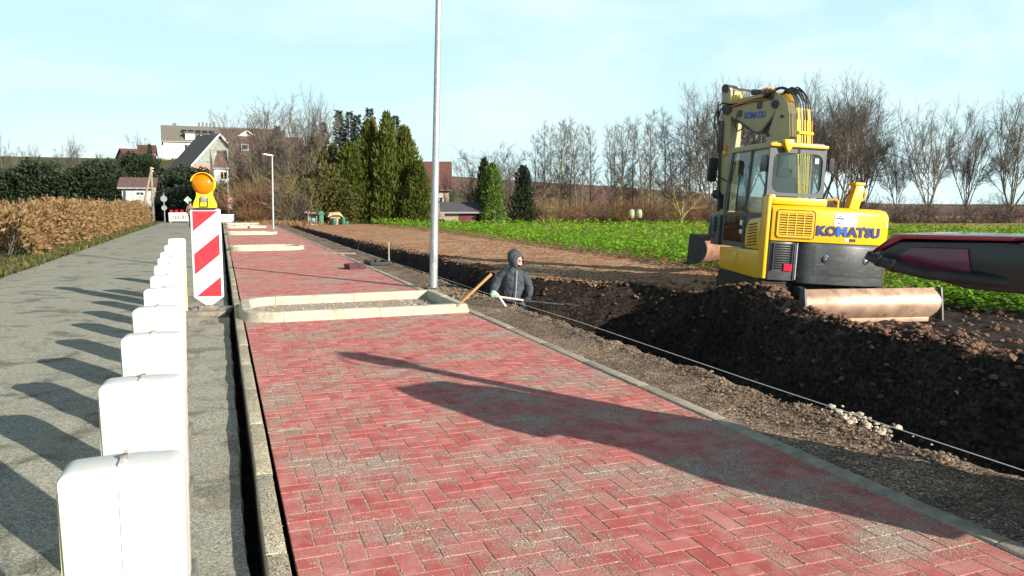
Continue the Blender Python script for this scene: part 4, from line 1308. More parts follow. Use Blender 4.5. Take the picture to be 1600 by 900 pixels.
# --- left side: lower body panel, vent panel
b = MB(); b.prism_x([(-.86, .50), (.92, .55), (.98, .62), (.98, .98), (-.86, 1.02)], -1.20, -.9)
lp = up(b, 'side_panel', M['paint'], .015)
b = MB(); b.box((-1.205, .28, .78), (.012, .36, .26)); b.build('side_hatch', M['paint'], lp, bevel=.005)
b = MB(); b.prism_x([(-.86, 1.03), (-.30, 1.03), (-.22, 1.12), (-.24, 1.40), (-.36, 1.56), (-.86, 1.62)], -1.208, -1.0)
vp = up(b, 'vent_panel', M['paint'], .02)
for k in range(8):
    b = MB(); b.box((-1.212, -.56, 1.10 + k * .055), (.014, .40 - .012 * k, .018), Matrix.Rotation(-.12, 3, 'X')); b.build('vent_slot', M['rubber'], vp)
# --- cab
cab_frame = MB()
CX0, CX1, CY0, CY1, CZ0, CZ1 = -1.185, -.06, -.88, .98, 1.03, 2.93
pil = [((CX0 + .04, CY0 + .04), (CX0 + .10, CY0 + .05)), ((CX1 - .04, CY0 + .04), (CX1 - .06, CY0 + .05)), ((CX0 + .04, CY1 - .04), (CX0 + .10, CY1 - .12)), ((CX1 - .04, CY1 - .04), (CX1 - .06, CY1 - .12))]
for (a, c) in pil:
    cab_frame.tube([(a[0], a[1], CZ0), (a[0], a[1], 1.9), (c[0], c[1], CZ1)], .052, 8)
cab_frame.box((CX0 + .035, .05, CZ0 + .04), (.07, 1.80, .10))
cab_frame.box((CX0 + .035, .05, 1.66), (.075, 1.84, .07))
cab_frame.tube([(CX0 + .035, -.05, 1.05), (CX0 + .035, -.05, 1.7), (CX0 + .085, -.05, CZ1)], .04, 8)
cab_frame.box(((CX0 + CX1) / 2, CY1 - .03, CZ0 + .3), (1.05, .04, .6))
cab = up(cab_frame, 'cab_frame', M['cab_dark'], 0)
b = MB(); b.prism_z(rear_plan(CX0 + .04, CX1 - .02, CY0 - .03, .0, .12, CY1 - .08), CZ1 - .05, CZ1 + .06)
up(b, 'cab_roof', M['boom_paint'], .035, seg=3)
b = MB(); b.box((-.62, CY0 - .04, CZ1 + .0), (1.10, .06, .06)); up(b, 'roof_rail', M['paint'], .015)
b = MB(); b.prism_y([(-.96, CZ1 + .10), (-.76, CZ1 + .10), (-.80, CZ1 - .06), (-.86, CZ1 - .14), (-.92, CZ1 - .04)], CY0 - .13, CY0 - .03)
up(b, 'roof_lamp_bracket', M['paint'], .02)
# rear wall with rounded window opening
RZ0, RZ1 = 2.02, CZ1 - .03
b = MB(); outer = rrect(CX0 + .03, CX1 - .01, RZ0, RZ1, .03, 5); inner = rrect(CX0 + .11, CX1 - .07, RZ0 + .06, RZ1 - .10, .15, 5)
ring_plate(b, outer, inner, lambda x: CY0 - .012, .05)
rw = up(b, 'rear_wall', M['cab_grey'], 0)
b = MB(); b.mesh([(x, CY0 + .012, z) for x, z in rrect(CX0 + .09, CX1 - .05, RZ0 + .04, RZ1 - .08, .15, 5)], [tuple(range(24))])
up(b, 'rear_window', M['glass'], 0, smooth=0)
b = MB(); b.box((-.25, CY0 - .016, RZ1 - .22), (.07, .006, .09)); b.build('sticker', M['decal_white'], rw)
b = MB(); b.tube([(-.60, CY0 - .03, RZ1 - .02), (-.60, CY0 - .035, RZ1 - .30)], .008, 5); b.build('wiper_arm', M['rubber'], rw)
for (nm, q) in (('door_window', [(CX0 + .02, CY0 + .10, 1.72), (CX0 + .02, -.09, 1.72), (CX0 + .075, -.09, 2.86), (CX0 + .075, CY0 + .12, 2.86)]),
                ('door_window', [(CX0 + .02, -.01, 1.72), (CX0 + .02, CY1 - .09, 1.72), (CX0 + .075, CY1 - .17, 2.86), (CX0 + .075, -.01, 2.86)]),
                ('door_window', [(CX0 + .012, -.01, 1.10), (CX0 + .012, CY1 - .09, 1.10), (CX0 + .012, CY1 - .09, 1.62), (CX0 + .012, -.01, 1.62)]),
                ('front_window', [(CX0 + .10, CY1 - .02, 1.5), (CX1 - .10, CY1 - .02, 1.5), (CX1 - .12, CY1 - .10, 2.86), (CX0 + .14, CY1 - .10, 2.86)]),
                ('side_window', [(CX1 - .03, CY0 + .10, 1.9), (CX1 - .03, CY1 - .10, 1.9), (CX1 - .05, CY1 - .17, 2.86), (CX1 - .05, CY0 + .12, 2.86)])):
    b = MB(); b.mesh(q, [(0, 1, 2, 3)]); up(b, nm, M['glass_dark' if (nm == 'door_window' and q[0][1] > -.5) else 'glass'], 0, smooth=0)
b = MB(); b.box((CX0 + .03, -.47, 1.34), (.03, .72, .6)); up(b, 'door_panel', M['cab_dark'], .01)
for z, h_ in ((1.50, .10), (1.33, .08)):
    b = MB(); b.box((CX0 - .004, .03, z), (.012, .10, h_)); b.build('sticker', M['decal_white'], cab)
b = MB(); b.box((CX0 + .008, -.72, 2.6), (.02, .26, .30)); up(b, 'pillar_panel', M['cab_dark'], .01)
b = MB(); b.tube([(CX0 - .04, .20, 1.75), (CX0 - .07, .20, 1.85), (CX0 - .05, .16, 2.5), (CX0 + .02, .16, 2.6)], .013, 6); b.build('grab_rail', M['rubber'], cab)
# seat seen through the glass
b = MB(); b.box((-.68, -.25, 1.75), (.50, .50, .12)); b.box((-.68, -.50, 2.08), (.48, .12, .60)); b.box((-.68, -.52, 2.46), (.28, .09, .18))
up(b, 'seat', M['seat'], .04)
b = MB(); b.box((-.25, .0, 1.62), (.16, .8, .5)); b.tube([(-.25, .2, 1.85), (-.27, .25, 2.1)], .02, 6); up(b, 'console', M['cab_dark'], .02)
# mirrors
b = MB(); b.tube([(CX0 + .05, CY1 - .05, 2.3), (CX0 - .18, CY1 + .18, 2.45), (CX0 - .20, CY1 + .2, 2.72)], .014, 6)
mr = up(b, 'mirror_arm', M['rubber'], 0)
b = MB(); b.prism_y(rrect(-.10, .10, -.26, .24, .07), -.04, .04); o = b.build('mirror', M['rubber'], mr, bevel=.02, loc=(CX0 - .22, CY1 + .2, 2.56), rot=(0, .08, .3))
b = MB(); b.tube([(CX1 - .02, CY0 + .05, 2.75), (CX1 + .10, CY0 + .02, 2.7)], .012, 6); mr = up(b, 'mirror_arm', M['rubber'], 0)
b = MB(); b.prism_y(rrect(-.05, .05, -.13, .13, .04), -.03, .03); b.build('mirror', M['rubber'], mr, bevel=.012, loc=(CX1 + .09, CY0 - .01, 2.62))
# front step lamps and linkage clutter by the cab front
b = MB(); b.lathe([(.07, -.05), (.09, .0), (.09, .06)], (CX0 - .12, CY1 + .1, 2.05), 12, (-.3, 1, 0)); b.box((CX0 - .05, CY1 + .06, 1.9), (.10, .06, .30))
up(b, 'front_lamp', M['rubber'], 0)
b = MB(); b.box((CX0 + .10, CY1 + .25, 1.32), (.30, .42, .62)); b.box((CX0 - .04, CY1 + .30, 1.45), (.14, .2, .3)); b.tube([(CX0 - .1, CY1 + .35, 1.6), (CX0 - .12, CY1 + .38, 1.25), (CX0, CY1 + .2, 1.05)], .03, 6)
up(b, 'swing_bracket', M['cw_paint'], .02)

# --- boom, swung to the left of the cab (survey outline on the boom's own plane)
E_ = Vector((-.351, .936, 0)).normalized(); NL = Vector((-E_.y, E_.x, 0)) 
NL = Vector((-.936, -.351, 0)).normalized()
BP = EM @ Vector((.52, 1.25, 1.3))
def bp(px, py, t=0.0):
    """point of the boom plane; t = metres towards the far side"""
    return onplane(px, py, BP, NL) - NL * t
def plate(pxs, t0, t1):
    b = MB(); b.prism(pxs, lambda p: bp(p[0], p[1], t0), lambda p: bp(p[0], p[1], t1)); return b
NEAR, FAR = -.22, .22
low = [(1238, 330), (1202, 330), (1203, 262), (1203, 226), (1212, 196), (1220, 172), (1223, 156), (1229, 150), (1236, 156), (1240, 180), (1241, 226), (1241, 270)]
o = world_part(plate(low, -.20, .20), 'lower_boom', M['boom_paint'], .02)
for (px, py) in ((1230, 183), (1208, 212)):
    b = MB(); b.cyl(bp(px, py, -.225), bp(px, py, .225), .035, 12); world_part(b, 'boom_pin', M['dark_steel'])
upb = [(1142, 164), (1146, 158), (1176, 152), (1205, 146), (1214, 142), (1222, 146), (1228, 156), (1227, 164), (1214, 184), (1197, 205), (1191, 207.5), (1184, 206), (1166, 193), (1150, 184), (1141, 176)]
ub = world_part(plate(upb, -.17, .17), 'upper_boom', M['boom_paint'], .012)
# black lower flange of the boom
fl = [(1228.5, 157), (1227.5, 166), (1214.5, 186.5), (1197.5, 207.5), (1190.5, 210), (1183, 208.5), (1165, 195), (1149, 186), (1150, 183.5), (1166, 192), (1184, 205), (1191, 206.6), (1196.5, 204.3), (1213.5, 183), (1226, 163)]
world_part(plate(fl, -.185, .185), 'boom_flange', M['cw_paint'], 0, parent=ub)
b = plate([(1197, 206), (1205, 207), (1230, 165), (1227, 161)], -.13, .13); world_part(b, 'boom_cylinder', M['cw_paint'], .01)
for (px, py, r_) in ((1211, 152, .075), (1219, 164, .09), (1144, 172, .10), (1204, 147, .05)):
    b = MB(); b.cyl(bp(px, py, -.215), bp(px, py, .215), r_, 14); world_part(b, 'pivot_pin', M['dark_steel'], parent=ub)
for (x0, y0, x1, y1) in ((1192, 155, 1198, 170), (1160, 174, 1166, 183)):
    world_part(plate([(x0, y0), (x1, y0 - 1), (x1 - 1, y1), (x0 - 2, y1 + 1)], -.205, -.16), 'hose_clamp', M['cw_paint'], .006, parent=ub)
# lettering on the boom side
cpt = bp(1186.5, 181, -.176)
dirx = (bp(1202, 180, -.176) - bp(1171, 182.5, -.176)); xw = dirx.length; ex = dirx.normalized(); ez = Vector((0, 0, 1)); ez = (ez - ex * ez.dot(ex)).normalized(); en = ex.cross(ez)
TM = Matrix.Translation(cpt) @ Matrix(((ex.x, ez.x, en.x, 0), (ex.y, ez.y, en.y, 0), (ex.z, ez.z, en.z, 0), (0, 0, 0, 1)))
text_mesh('boom_lettering', 'KOMATSU', .185, M['decal_blue2'], ub, EMI @ TM, .003, .006, xw / .80)
# arm cylinder on top
b = MB(); b.tube([bp(1205, 146, 0), bp(1176, 144, 0)], .065, 12); ac = world_part(b, 'arm_cylinder', M['cw_paint'])
b = MB(); b.tube([bp(1180, 144, 0), bp(1146, 139, 0)], .035, 10); world_part(b, 'cylinder_rod', M['chrome'], parent=ac)
for (px, py) in ((1200, 138.5), (1206, 139.5), (1194, 141)):
    b = MB(); b.cyl(bp(px, py + 3, -.04), bp(px + 3, py, -.04), .06, 8); world_part(b, 'hose_fitting', M['hose_orange'], parent=ub)
# arm
arm = [(1133, 140), (1138, 133), (1144, 134), (1147, 142), (1148, 168), (1147, 200), (1145, 232), (1141, 280), (1137, 330), (1131, 346), (1123, 345), (1124, 322), (1129, 270), (1132, 215), (1133, 175)]
a_o = world_part(plate(arm, -.13, .30), 'arm', M['boom_paint'], .015)
for (px, py, r_) in ((1140, 139, .09), (1142, 172, .11), (1128, 340, .08)):
    b = MB(); b.cyl(bp(px, py, -.18), bp(px, py, .21), r_, 12); world_part(b, 'pivot_pin', M['dark_steel'], parent=a_o)
b = plate([(1147, 150), (1156, 148), (1158, 162), (1149, 164)], -.10, .10); world_part(b, 'arm_bracket', M['paint'], .01, parent=a_o)
b = MB(); b.tube([bp(1134, 190, -.16), bp(1132, 232, -.17), bp(1131, 238, -.17), bp(1128, 330, -.16)], [.05, .05, .03, .03], 8); world_part(b, 'bucket_cylinder', M['cw_paint'])
for k, (q, c_) in enumerate((([(1196, 158), (1180, 160), (1160, 166), (1146, 166), (1134, 172), (1130, 186), (1133, 205)], 'hose'), ([(1212, 152), (1190, 156), (1164, 163), (1148, 164), (1137, 162), (1131, 168), (1131, 196)], 'hose'), ([(1205, 156), (1184, 159), (1166, 163), (1150, 168)], 'hose_orange'), ([(1160, 185), (1158, 198), (1162, 206), (1170, 202), (1173, 196)], 'hose'), ([(1132, 176), (1126, 183), (1127, 200), (1131, 210), (1131, 240)], 'hose'), ([(1134, 160), (1130, 178), (1133, 190)], 'hose'))):
    b = MB(); b.tube([bp(x, y, -.20 - .012 * k) for x, y in q], .016, 6); world_part(b, 'hose', M[c_], smooth=60)
for (px, py, m_) in ((1139, 228, 'hose_orange'), (1138, 236, 'paint'), (1128, 245, 'hose_orange')):
    b = MB(); b.cyl(bp(px, py, -.16), bp(px + 1, py + 6, -.16), .04, 8); world_part(b, 'hose_fitting', M[m_], parent=a_o)
# bucket
bx = bp(1101, 388, 0); es = E_
def bk(s, z, t): return bx + es * s + Vector((0, 0, z)) - NL * t
prof = []
for i in range(13):
    a = radians(110 + 175 * i / 12); prof.append((.33 * cos(a) * -1 * -1, .30 * sin(a)))
outer = [(.05 + .40 * cos(radians(a)), .34 * sin(radians(a))) for a in range(85, 290, 15)]
inner = [(.05 + .37 * cos(radians(a)), .31 * sin(radians(a))) for a in range(280, 80, -15)]
b = MB(); b.prism(outer + inner, lambda p: bk(p[0], p[1], -.42), lambda p: bk(p[0], p[1], .62))
bu = world_part(b, 'bucket', M['mud'], 0, smooth=50)
for t in (-.435, .62):
    b = MB(); b.prism([(.05 + .41 * cos(radians(a)), .35 * sin(radians(a))) for a in range(80, 291, 15)], lambda p: bk(p[0], p[1], t), lambda p: bk(p[0], p[1], t + .025)); world_part(b, 'bucket_side', M['dark_steel'], 0, parent=bu)
for k in range(5):
    b = MB(); b.box(bk(.24, -.34, -.36 + k * .23), (.10, .12, .06), Matrix.Rotation(.3, 3, 'Z')); world_part(b, 'bucket_tooth', M['dark_steel'], 0, parent=bu)
b = plate([(1122, 338), (1132, 338), (1132, 372), (1110, 372), (1112, 362)], -.12, .14); world_part(b, 'bucket_link', M['cw_paint'], .01)
# hose bundle over the elbow and down the back of the boom
rr = random.Random(3)
for k in range(15):
    t = -.27 + .039 * k; j = rr.uniform(-3, 3)
    top = 134 + 9 * rr.random()
    x_ = 1256 + rr.uniform(-2.5, 2.5)
    path = [(1196 + 10 * rr.random(), 154), (1212, 148 + j), (1226, 140 + j * .5), (1237, top), (1248, top + 8), (x_ - 2, 162), (x_, 178), (x_ + .5, 188)]
    if k > 3: path = [(1222, 158), (1228, 145 + j * .5)] + path[3:]
    # smooth the path
    P = [bp(x, y, t) for x, y in path]
    Q = []
    for i in range(len(P) - 1):
        p0, p1, p2, p3 = P[max(i - 1, 0)], P[i], P[i + 1], P[min(i + 2, len(P) - 1)]
        for u in (0, .33, .66):
            Q.append(0.5 * ((2 * p1) + (p2 - p0) * u + (2 * p0 - 5 * p1 + 4 * p2 - p3) * u * u + (3 * p1 - p0 - 3 * p2 + p3) * u ** 3))
    Q.append(P[-1])
    b = MB(); b.tube(Q, .0135, 7); hs = world_part(b, 'hose', M['hose'], smooth=70)
    b = MB(); b.tube([bp(x_ - .5, 170, t), bp(x_ + .5, 188, t), bp(x_ + .5, 228, t), bp(x_ + rr.uniform(-2, 2), 262, t * .9), bp(x_ - 2, 318, t * .6)], rr.choice((.013, .016, .018)), 7)
    world_part(b, 'hose_guard', M[('hose_yellow', 'hose_yellow', 'hose_orange', 'hose_yellow', 'hose', 'hose_yellow')[k % 6]], parent=hs, smooth=70)
b = MB(); b.tube([bp(1258.5, 208, -.30), bp(1258.5, 208, .30)], .035, 8); world_part(b, 'hose_bar', M['hose_yellow'])
b = plate([(1226, 150), (1233, 147), (1240, 158), (1232, 164)], -.15, .15); world_part(b, 'hose_bracket', M['paint'], .01)
# ------------------------------------------------------------------ people
M['coat'] = mat('dark_grey_coat', (0.046, 0.053, 0.066), 0.75, var=0.25, vs=9, bump=0.8, bs=13, bdist=.06)
M['skin'] = mat('face_skin', (0.55, 0.30, 0.22), 0.55, var=0.08, vs=12)
M['glove'] = mat('work_glove', (0.04, 0.045, 0.05), 0.8, var=0.2)
M['cuff'] = mat('pale_green_cuff', (0.35, 0.50, 0.38), 0.7, var=0.15)
def skin_mesh(name, joints, edges, root_i=0, sub=2):
    """joints: list of (x,y,z,r) or (x,y,z,rx,ry)"""
    me = bpy.data.meshes.new(name)
    me.from_pydata([j[:3] for j in joints], edges, [])
    o = bpy.data.objects.new(name, me); col.objects.link(o)
    o.modifiers.new('skin', 'SKIN')
    sv = me.skin_vertices[0].data
    for i, j in enumerate(joints):
        sv[i].radius = (j[3], j[4] if len(j) > 4 else j[3]); sv[i].use_root = (i == root_i)
    s = o.modifiers.new('sub', 'SUBSURF'); s.levels = sub; s.render_levels = sub
    dg = bpy.context.evaluated_depsgraph_get()
    m2 = bpy.data.meshes.new_from_object(o.evaluated_get(dg)); m2.name = name
    bpy.data.objects.remove(o)
    m2.polygons.foreach_set('use_smooth', [True] * len(m2.polygons))
    return m2
def add_part(name, me, parent, mats):
    me.materials.clear()
    for m in mats: me.materials.append(m)
    o = bpy.data.objects.new(name, me); col.objects.link(o); o.parent = parent
    return o
def hand(parent, c, axis, palm_dir, m, s=1.0):
    """gloved hand closed round a bar through c along axis; palm_dir points from the bar to the back of the hand"""
    a = Vector(axis).normalized(); p = (Vector(palm_dir) - a * Vector(palm_dir).dot(a)).normalized(); q = a.cross(p)
    J = []; E = []
    c = Vector(c)
    J.append((*(c + p * .045 * s), .036 * s, .022 * s))           # palm centre
    J.append((*(c + p * .07 * s - q * .05 * s), .030 * s, .024 * s)); E.append((0, 1))   # wrist
    for k in range(4):
        off = a * ((k - 1.5) * .021 * s); ln = (1.0, 1.08, 1.02, .85)[k]
        b0 = len(J)
        for i, ang in enumerate((60, 130, 200)):
            an = radians(90 - ang * ln); r_ = .030 * s
            J.append((*(c + off + (p * sin(an) + q * cos(an)) * r_), .0095 * s))
            E.append((b0 + i - 1 if i else 0, b0 + i))
    b0 = len(J)
    J.append((*(c - a * .045 * s + p * .03 * s + q * .005), .0105 * s)); J.append((*(c - a * .035 * s - p * .02 * s + q * .028 * s), .0095 * s))
    E += [(0, b0), (b0, b0 + 1)]
    return add_part('hand', skin_mesh('hand', J, E, 0, 1), parent, [m])

# --- worker standing in the trench
wp = atD(805, 480, 12.3); WZ = -0.97
wk = empty('person', (wp.x, wp.y, WZ), -YAW, 'person in a dark grey hooded coat standing in the trench with a shovel', 'person')
J = [(-.04, .02, .88, .145, .12),        # 0 pelvis
     (-.04, .02, 1.04, .150, .12),       # 1 waist
     (-.045, .0, 1.18, .165, .125),      # 2 chest
     (-.04, -.01, 1.29, .12, .10),       # 3 upper chest
     (.0, -.03, 1.37, .058),             # 4 neck
     (.035, -.055, 1.44, .070, .078),    # 5 jaw
     (.03, -.04, 1.51, .082, .090),      # 6 head
     (.025, -.02, 1.575, .062, .070),    # 7 crown
     (-.245, .0, 1.255, .072),           # 8 right shoulder (left in the picture)
     (-.33, -.04, 1.08, .060),           # 9 right elbow
     (-.345, -.20, .965, .042),          # 10 right wrist
     (.165, .02, 1.245, .072),           # 11 left shoulder
     (.245, .0, 1.05, .060),             # 12 left elbow
     (.225, -.19, .925, .042),           # 13 left wrist
     (-.14, .02, .80, .095), (-.16, -.03, .45, .070), (-.16, .04, .10, .052), (-.17, -.10, .05, .045),
     (.06, .04, .80, .095), (.08, -.02, .45, .070), (.08, .06, .10, .052), (.10, -.08, .05, .045),
     (.098, -.115, 1.485, .016)]          # nose
E_2 = [(0, 1), (1, 2), (2, 3), (3, 4), (4, 5), (5, 6), (6, 7), (3, 8), (8, 9), (9, 10), (3, 11), (11, 12), (12, 13), (0, 14), (14, 15), (15, 16), (16, 17), (0, 18), (18, 19), (19, 20), (20, 21), (6, 22)]
me = skin_mesh('body', J, E_2, 0, 2)
o = add_part('body', me, wk, [M['coat'], M['skin'], M['rubber']])
for p_ in me.polygons:
    c = p_.center
    p_.material_index = 1 if c.z > 1.375 else (2 if c.z < .35 else 0)
# face details
fd = Vector((.70, -.63, -.34)).normalized(); fr_ = Vector((.66, .72, 0)).normalized(); fu = fr_.cross(fd) * -1
hc_ = Vector((.035, -.05, 1.50))
for s_ in (-1, 1):
    b = MB(); b.lathe([(.002, -.008), (.012, -.004), (.012, .004), (.002, .008)], hc_ + fd * .088 + fr_ * .032 * s_ + Vector((0, 0, .022)), 8, fd); b.build('eye', M['rubber'], wk)
    b = MB(); b.tube([hc_ + fd * .090 + fr_ * .016 * s_ + Vector((0, 0, .044)), hc_ + fd * .086 + fr_ * .05 * s_ + Vector((0, 0, .042))], .006, 5); b.build('eyebrow', M['grey_wood'], wk)
b = MB(); b.tube([hc_ + fd * .085 + fr_ * -.024 + Vector((0, 0, -.047)), hc_ + fd * .092 + Vector((0, 0, -.05)), hc_ + fd * .085 + fr_ * .024 + Vector((0, 0, -.047))], .006, 5); b.build('mouth', mat('lips', (.36, .13, .11), .5), wk)
# hood: open shell round the head
b = MB(); vs = []; fs = []
NA, NB = 18, 8
hcen = Vector((.015, -.015, 1.50))
for i in range(NA):
    a = 2 * pi * i / NA
    for k in range(NB + 1):
        t = radians(40 + 140 * k / NB)            # angle from the face direction
        rad_ = .126 + .010 * sin(a * 3 + k) * (k / NB)
        d_ = fd * cos(t) + (fr_ * cos(a) + Vector((0, 0, 1)) * sin(a)) * sin(t)
        v = hcen + Vector((d_.x * rad_, d_.y * rad_, d_.z * rad_ * 1.06))
        if d_.z > .5: v += -fd * .02 * d_.z + Vector((0, 0, .015))
        if d_.z < -.4: v += Vector((0, 0, .02 * 0)) 
        vs.append(v)
for i in range(NA):
    j = (i + 1) % NA
    for k in range(NB): fs.append((i * (NB + 1) + k, j * (NB + 1) + k, j * (NB + 1) + k + 1, i * (NB + 1) + k + 1))
b.mesh(vs, fs); o = b.build('hood', M['coat'], wk, smooth=60)
sm = o.modifiers.new('thickness', 'SOLIDIFY'); sm.thickness = .016
# coat body
def loft(name, rings, m, parent, n=24, fold=.0, th=0):
    b = MB(); vs = []; fs = []
    for ri, (cx_, cy_, z, rx, ry) in enumerate(rings):
        for j in range(n):
            a = 2 * pi * j / n; f_ = 1 + fold * sin(a * 5 + z * 9) * (.4 + .6 * (1 - ri / len(rings)))
            vs.append((cx_ + rx * cos(a) * f_, cy_ + ry * sin(a) * f_, z + .008 * sin(a * 3 + ri)))
    for i in range(len(rings) - 1):
        for j in range(n): fs.append((i * n + j, i * n + (j + 1) % n, (i + 1) * n + (j + 1) % n, (i + 1) * n + j))
    b.mesh(vs, fs); return b.build(name, m, parent, smooth=60)
loft('coat', [(-.02, .03, .50, .20, .17), (-.03, .02, .66, .20, .165), (-.04, .02, .82, .195, .16), (-.04, .02, .98, .185, .15), (-.045, .0, 1.10, .188, .148), (-.045, -.005, 1.20, .195, .145), (-.04, -.01, 1.285, .165, .13), (-.02, -.02, 1.35, .105, .105), (0, -.03, 1.40, .09, .09)], M['coat'], wk, fold=.085)
b = MB(); b.tube([(.03, -.155, 1.34), (.02, -.165, 1.2), (.01, -.178, 1.0), (.0, -.185, .8), (.0, -.19, .55)], .007, 5); b.build('zip', M['galv'], wk)
def sleeve(pts):
    Q = []; rd = []
    P = [Vector(p[:3]) for p in pts]
    for i in range(len(P) - 1):
        for u in (0, .25, .5, .75):
            Q.append(P[i].lerp(P[i + 1], u)); r_ = lerp(pts[i][3], pts[i + 1][3], u); rd.append(r_ * (1 + .07 * (-1) ** len(rd)))
    Q.append(P[-1]); rd.append(pts[-1][3])
    b = MB(); b.tube(Q, rd, 12); return b.build('sleeve', M['coat'], wk, smooth=60)
sleeve([(-.19, .0, 1.28, .088), (-.265, .0, 1.20, .086), (-.325, -.03, 1.08, .072), (-.345, -.16, .99, .058)])
sleeve([(.11, .01, 1.27, .088), (.175, .02, 1.20, .084), (.225, .0, 1.05, .070), (.222, -.15, .94, .056)])
b = MB(); b.tube([(-.345, -.155, .992), (-.347, -.20, .965)], [.052, .048], 10); b.build('cuff', M['cuff'], wk)
hr = hand(wk, (-.335, -.235, .945), (.98, 0, -.16), (0, .35, .9), M['cuff'], 1.15)
hl = hand(wk, (.20, -.235, .865), (.98, 0, -.16), (0, .35, .9), M['glove'], 1.2)
# his shovel: pale shaft held level, dark end towards the bank
sh = empty('shovel', (wp.x, wp.y, WZ), -YAW, 'shovel with a pale shaft held level by the person in the trench', 'shovel')
b = MB(); b.tube([(-.365, -.235, .949), (.0, -.235, .895), (.20, -.235, .865)], .017, 8); b.build('shaft', mat('pale_shaft', (.68, .56, .44), .6, var=.1), sh)
b = MB(); b.tube([(.20, -.235, .865), (.5, -.225, .83), (.78, -.21, .80)], [.018, .018, .022], 8); b.build('socket', M['dark_steel'], sh)
b = MB(); vs = []
for i in range(6):
    for k in range(5):
        s_ = (k - 2) / 2; wd = .11 * (1 - .55 * max(0, i - 3) / 2)
        vs.append((.78 + i * .05, -.21 + s_ * wd, .80 - i * .006 + .02 * s_ * s_))
b.mesh(vs, [(i * 5 + k, i * 5 + k + 1, (i + 1) * 5 + k + 1, (i + 1) * 5 + k) for i in range(5) for k in range(4)])
o = b.build('blade', M['dark_steel'], sh); sm = o.modifiers.new('thickness', 'SOLIDIFY'); sm.thickness = .005
# short pale lath standing at the lip in front of him
a = onz(792, 478, 0.01); c = onplane(776, 458, a, Vector((-.3533, -.9355, 0)))
b = MB(); b.tube([(0, 0, -.03), tuple(c - a)], .016, 6); tag(b.build('peg', M['trim'], None, loc=a), 'short white slanting peg at the lip of the trench below the worker', 'peg')

# --- walker far up the road
fp = onz(299, 356, -0.10)
fw = empty('person', (fp.x, fp.y, -0.10), 0, 'person in a brown jacket and dark trousers walking up the road', 'person')
fw.scale = (.92, .92, .92)
J = [(0, 0, .93, .14, .11), (0, 0, 1.10, .145, .11), (0, 0, 1.26, .17, .115), (0, 0, 1.38, .13, .10), (0, -.0, 1.48, .05), (0, .01, 1.55, .065, .075), (0, .01, 1.62, .08, .09), (0, 0, 1.69, .06, .065),
     (-.19, 0, 1.38, .065), (-.24, .04, 1.12, .052), (-.23, .12, .90, .036), (.19, 0, 1.38, .065), (.24, -.06, 1.12, .052), (.23, -.08, .88, .036),
     (-.09, 0, .85, .085), (-.10, .16, .48, .06), (-.10, .10, .09, .045), (-.10, .22, .045, .04), (.09, 0, .85, .085), (.10, -.08, .48, .06), (.10, -.26, .12, .045), (.10, -.16, .05, .04)]
E_2 = [(0, 1), (1, 2), (2, 3), (3, 4), (4, 5), (5, 6), (6, 7), (3, 8), (8, 9), (9, 10), (3, 11), (11, 12), (12, 13), (0, 14), (14, 15), (15, 16), (16, 17), (0, 18), (18, 19), (19, 20), (20, 21)]
me = skin_mesh('body', J, E_2, 0, 2)
jk = mat('brown_jacket', (.22, .14, .12), .8); tr_ = mat('dark_blue_trousers', (.03, .03, .07), .8)
o = add_part('body', me, fw, [jk, M['skin'], tr_])
for p_ in me.polygons:
    c = p_.center; p_.material_index = 1 if c.z > 1.47 or (c.z < .92 and abs(c.x) > .19) else (0 if c.z > .9 else 2)
b = MB(); vs = []
b.lathe([(.002, .10), (.06, .085), (.088, .03), (.086, -.03), (.07, -.06)], (0, -.005, 1.65), 12); b.build('hair', mat('dark_hair', (.04, .03, .025), .8), fw)
loft('jacket', [(0, 0, .82, .19, .14), (0, 0, 1.0, .185, .135), (0, 0, 1.2, .195, .14), (0, 0, 1.36, .185, .12), (0, 0, 1.45, .085, .08)], jk, fw, n=16)

# ------------------------------------------------------------------ small tracked dumper at the right edge
BULK = Vector((.24, -.42, 0))
dm = empty('mini_dumper', (3.50, 2.05, 0), 0, 'red and black machine reaching into the right edge with a black tube handle', 'mini dumper')
M['red_paint'] = mat('dark_red_paint', (0.30, 0.012, 0.035), 0.3, var=0.1, vs=5, coat=.4)
M['black_paint'] = mat('black_machine_paint', (0.018, 0.018, 0.02), 0.35, var=0.2, vs=6, dirt=(.1, .08, .06), dirt_amt=.15)
DM = Matrix.Translation((0, 0, 0)) @ Matrix.Rotation(radians(180 + 14.5), 4, 'Z')     # local +y = travel direction (towards the viewer's right)
def dmp(mb, name, m, bevel=0.0, parent=None, smooth=35, bulk=True):
    o = mb.build(name, m, parent or dm, bevel=bevel, smooth=smooth); o.data.transform((Matrix.Translation(BULK) @ DM) if bulk else DM); return o
for sx in (-1, 1):
    ln, hh = .55, .15; prof = []
    for i in range(9): a = radians(-90 + 180 * i / 8); prof.append((ln - hh + hh * cos(a), hh + .01 + hh * sin(a)))
    for i in range(9): a = radians(90 + 180 * i / 8); prof.append((-ln + hh + hh * cos(a), hh + .01 + hh * sin(a)))
    b = MB(); b.prism_x(prof, sx * .19 - .085, sx * .19 + .085); tr = dmp(b, 'track', M['rubber'], .01)
    for k in range(3):
        b = MB(); b.lathe([(.09, -.095), (.09, .095)], (sx * .19, -.32 + .32 * k, .16), 12, (1, 0, 0)); dmp(b, 'roller', M['dark_steel'], 0, tr)
b = MB(); b.box((0, 0, .38), (.44, .95, .14)); dmp(b, 'chassis', M['black_paint'], .02)
# skip
b = MB(); b.prism_x([(.62, .95), (.50, .50), (-.02, .46), (-.06, .95)], -.30, .30); dmp(b, 'skip', M['black_paint'], .03)
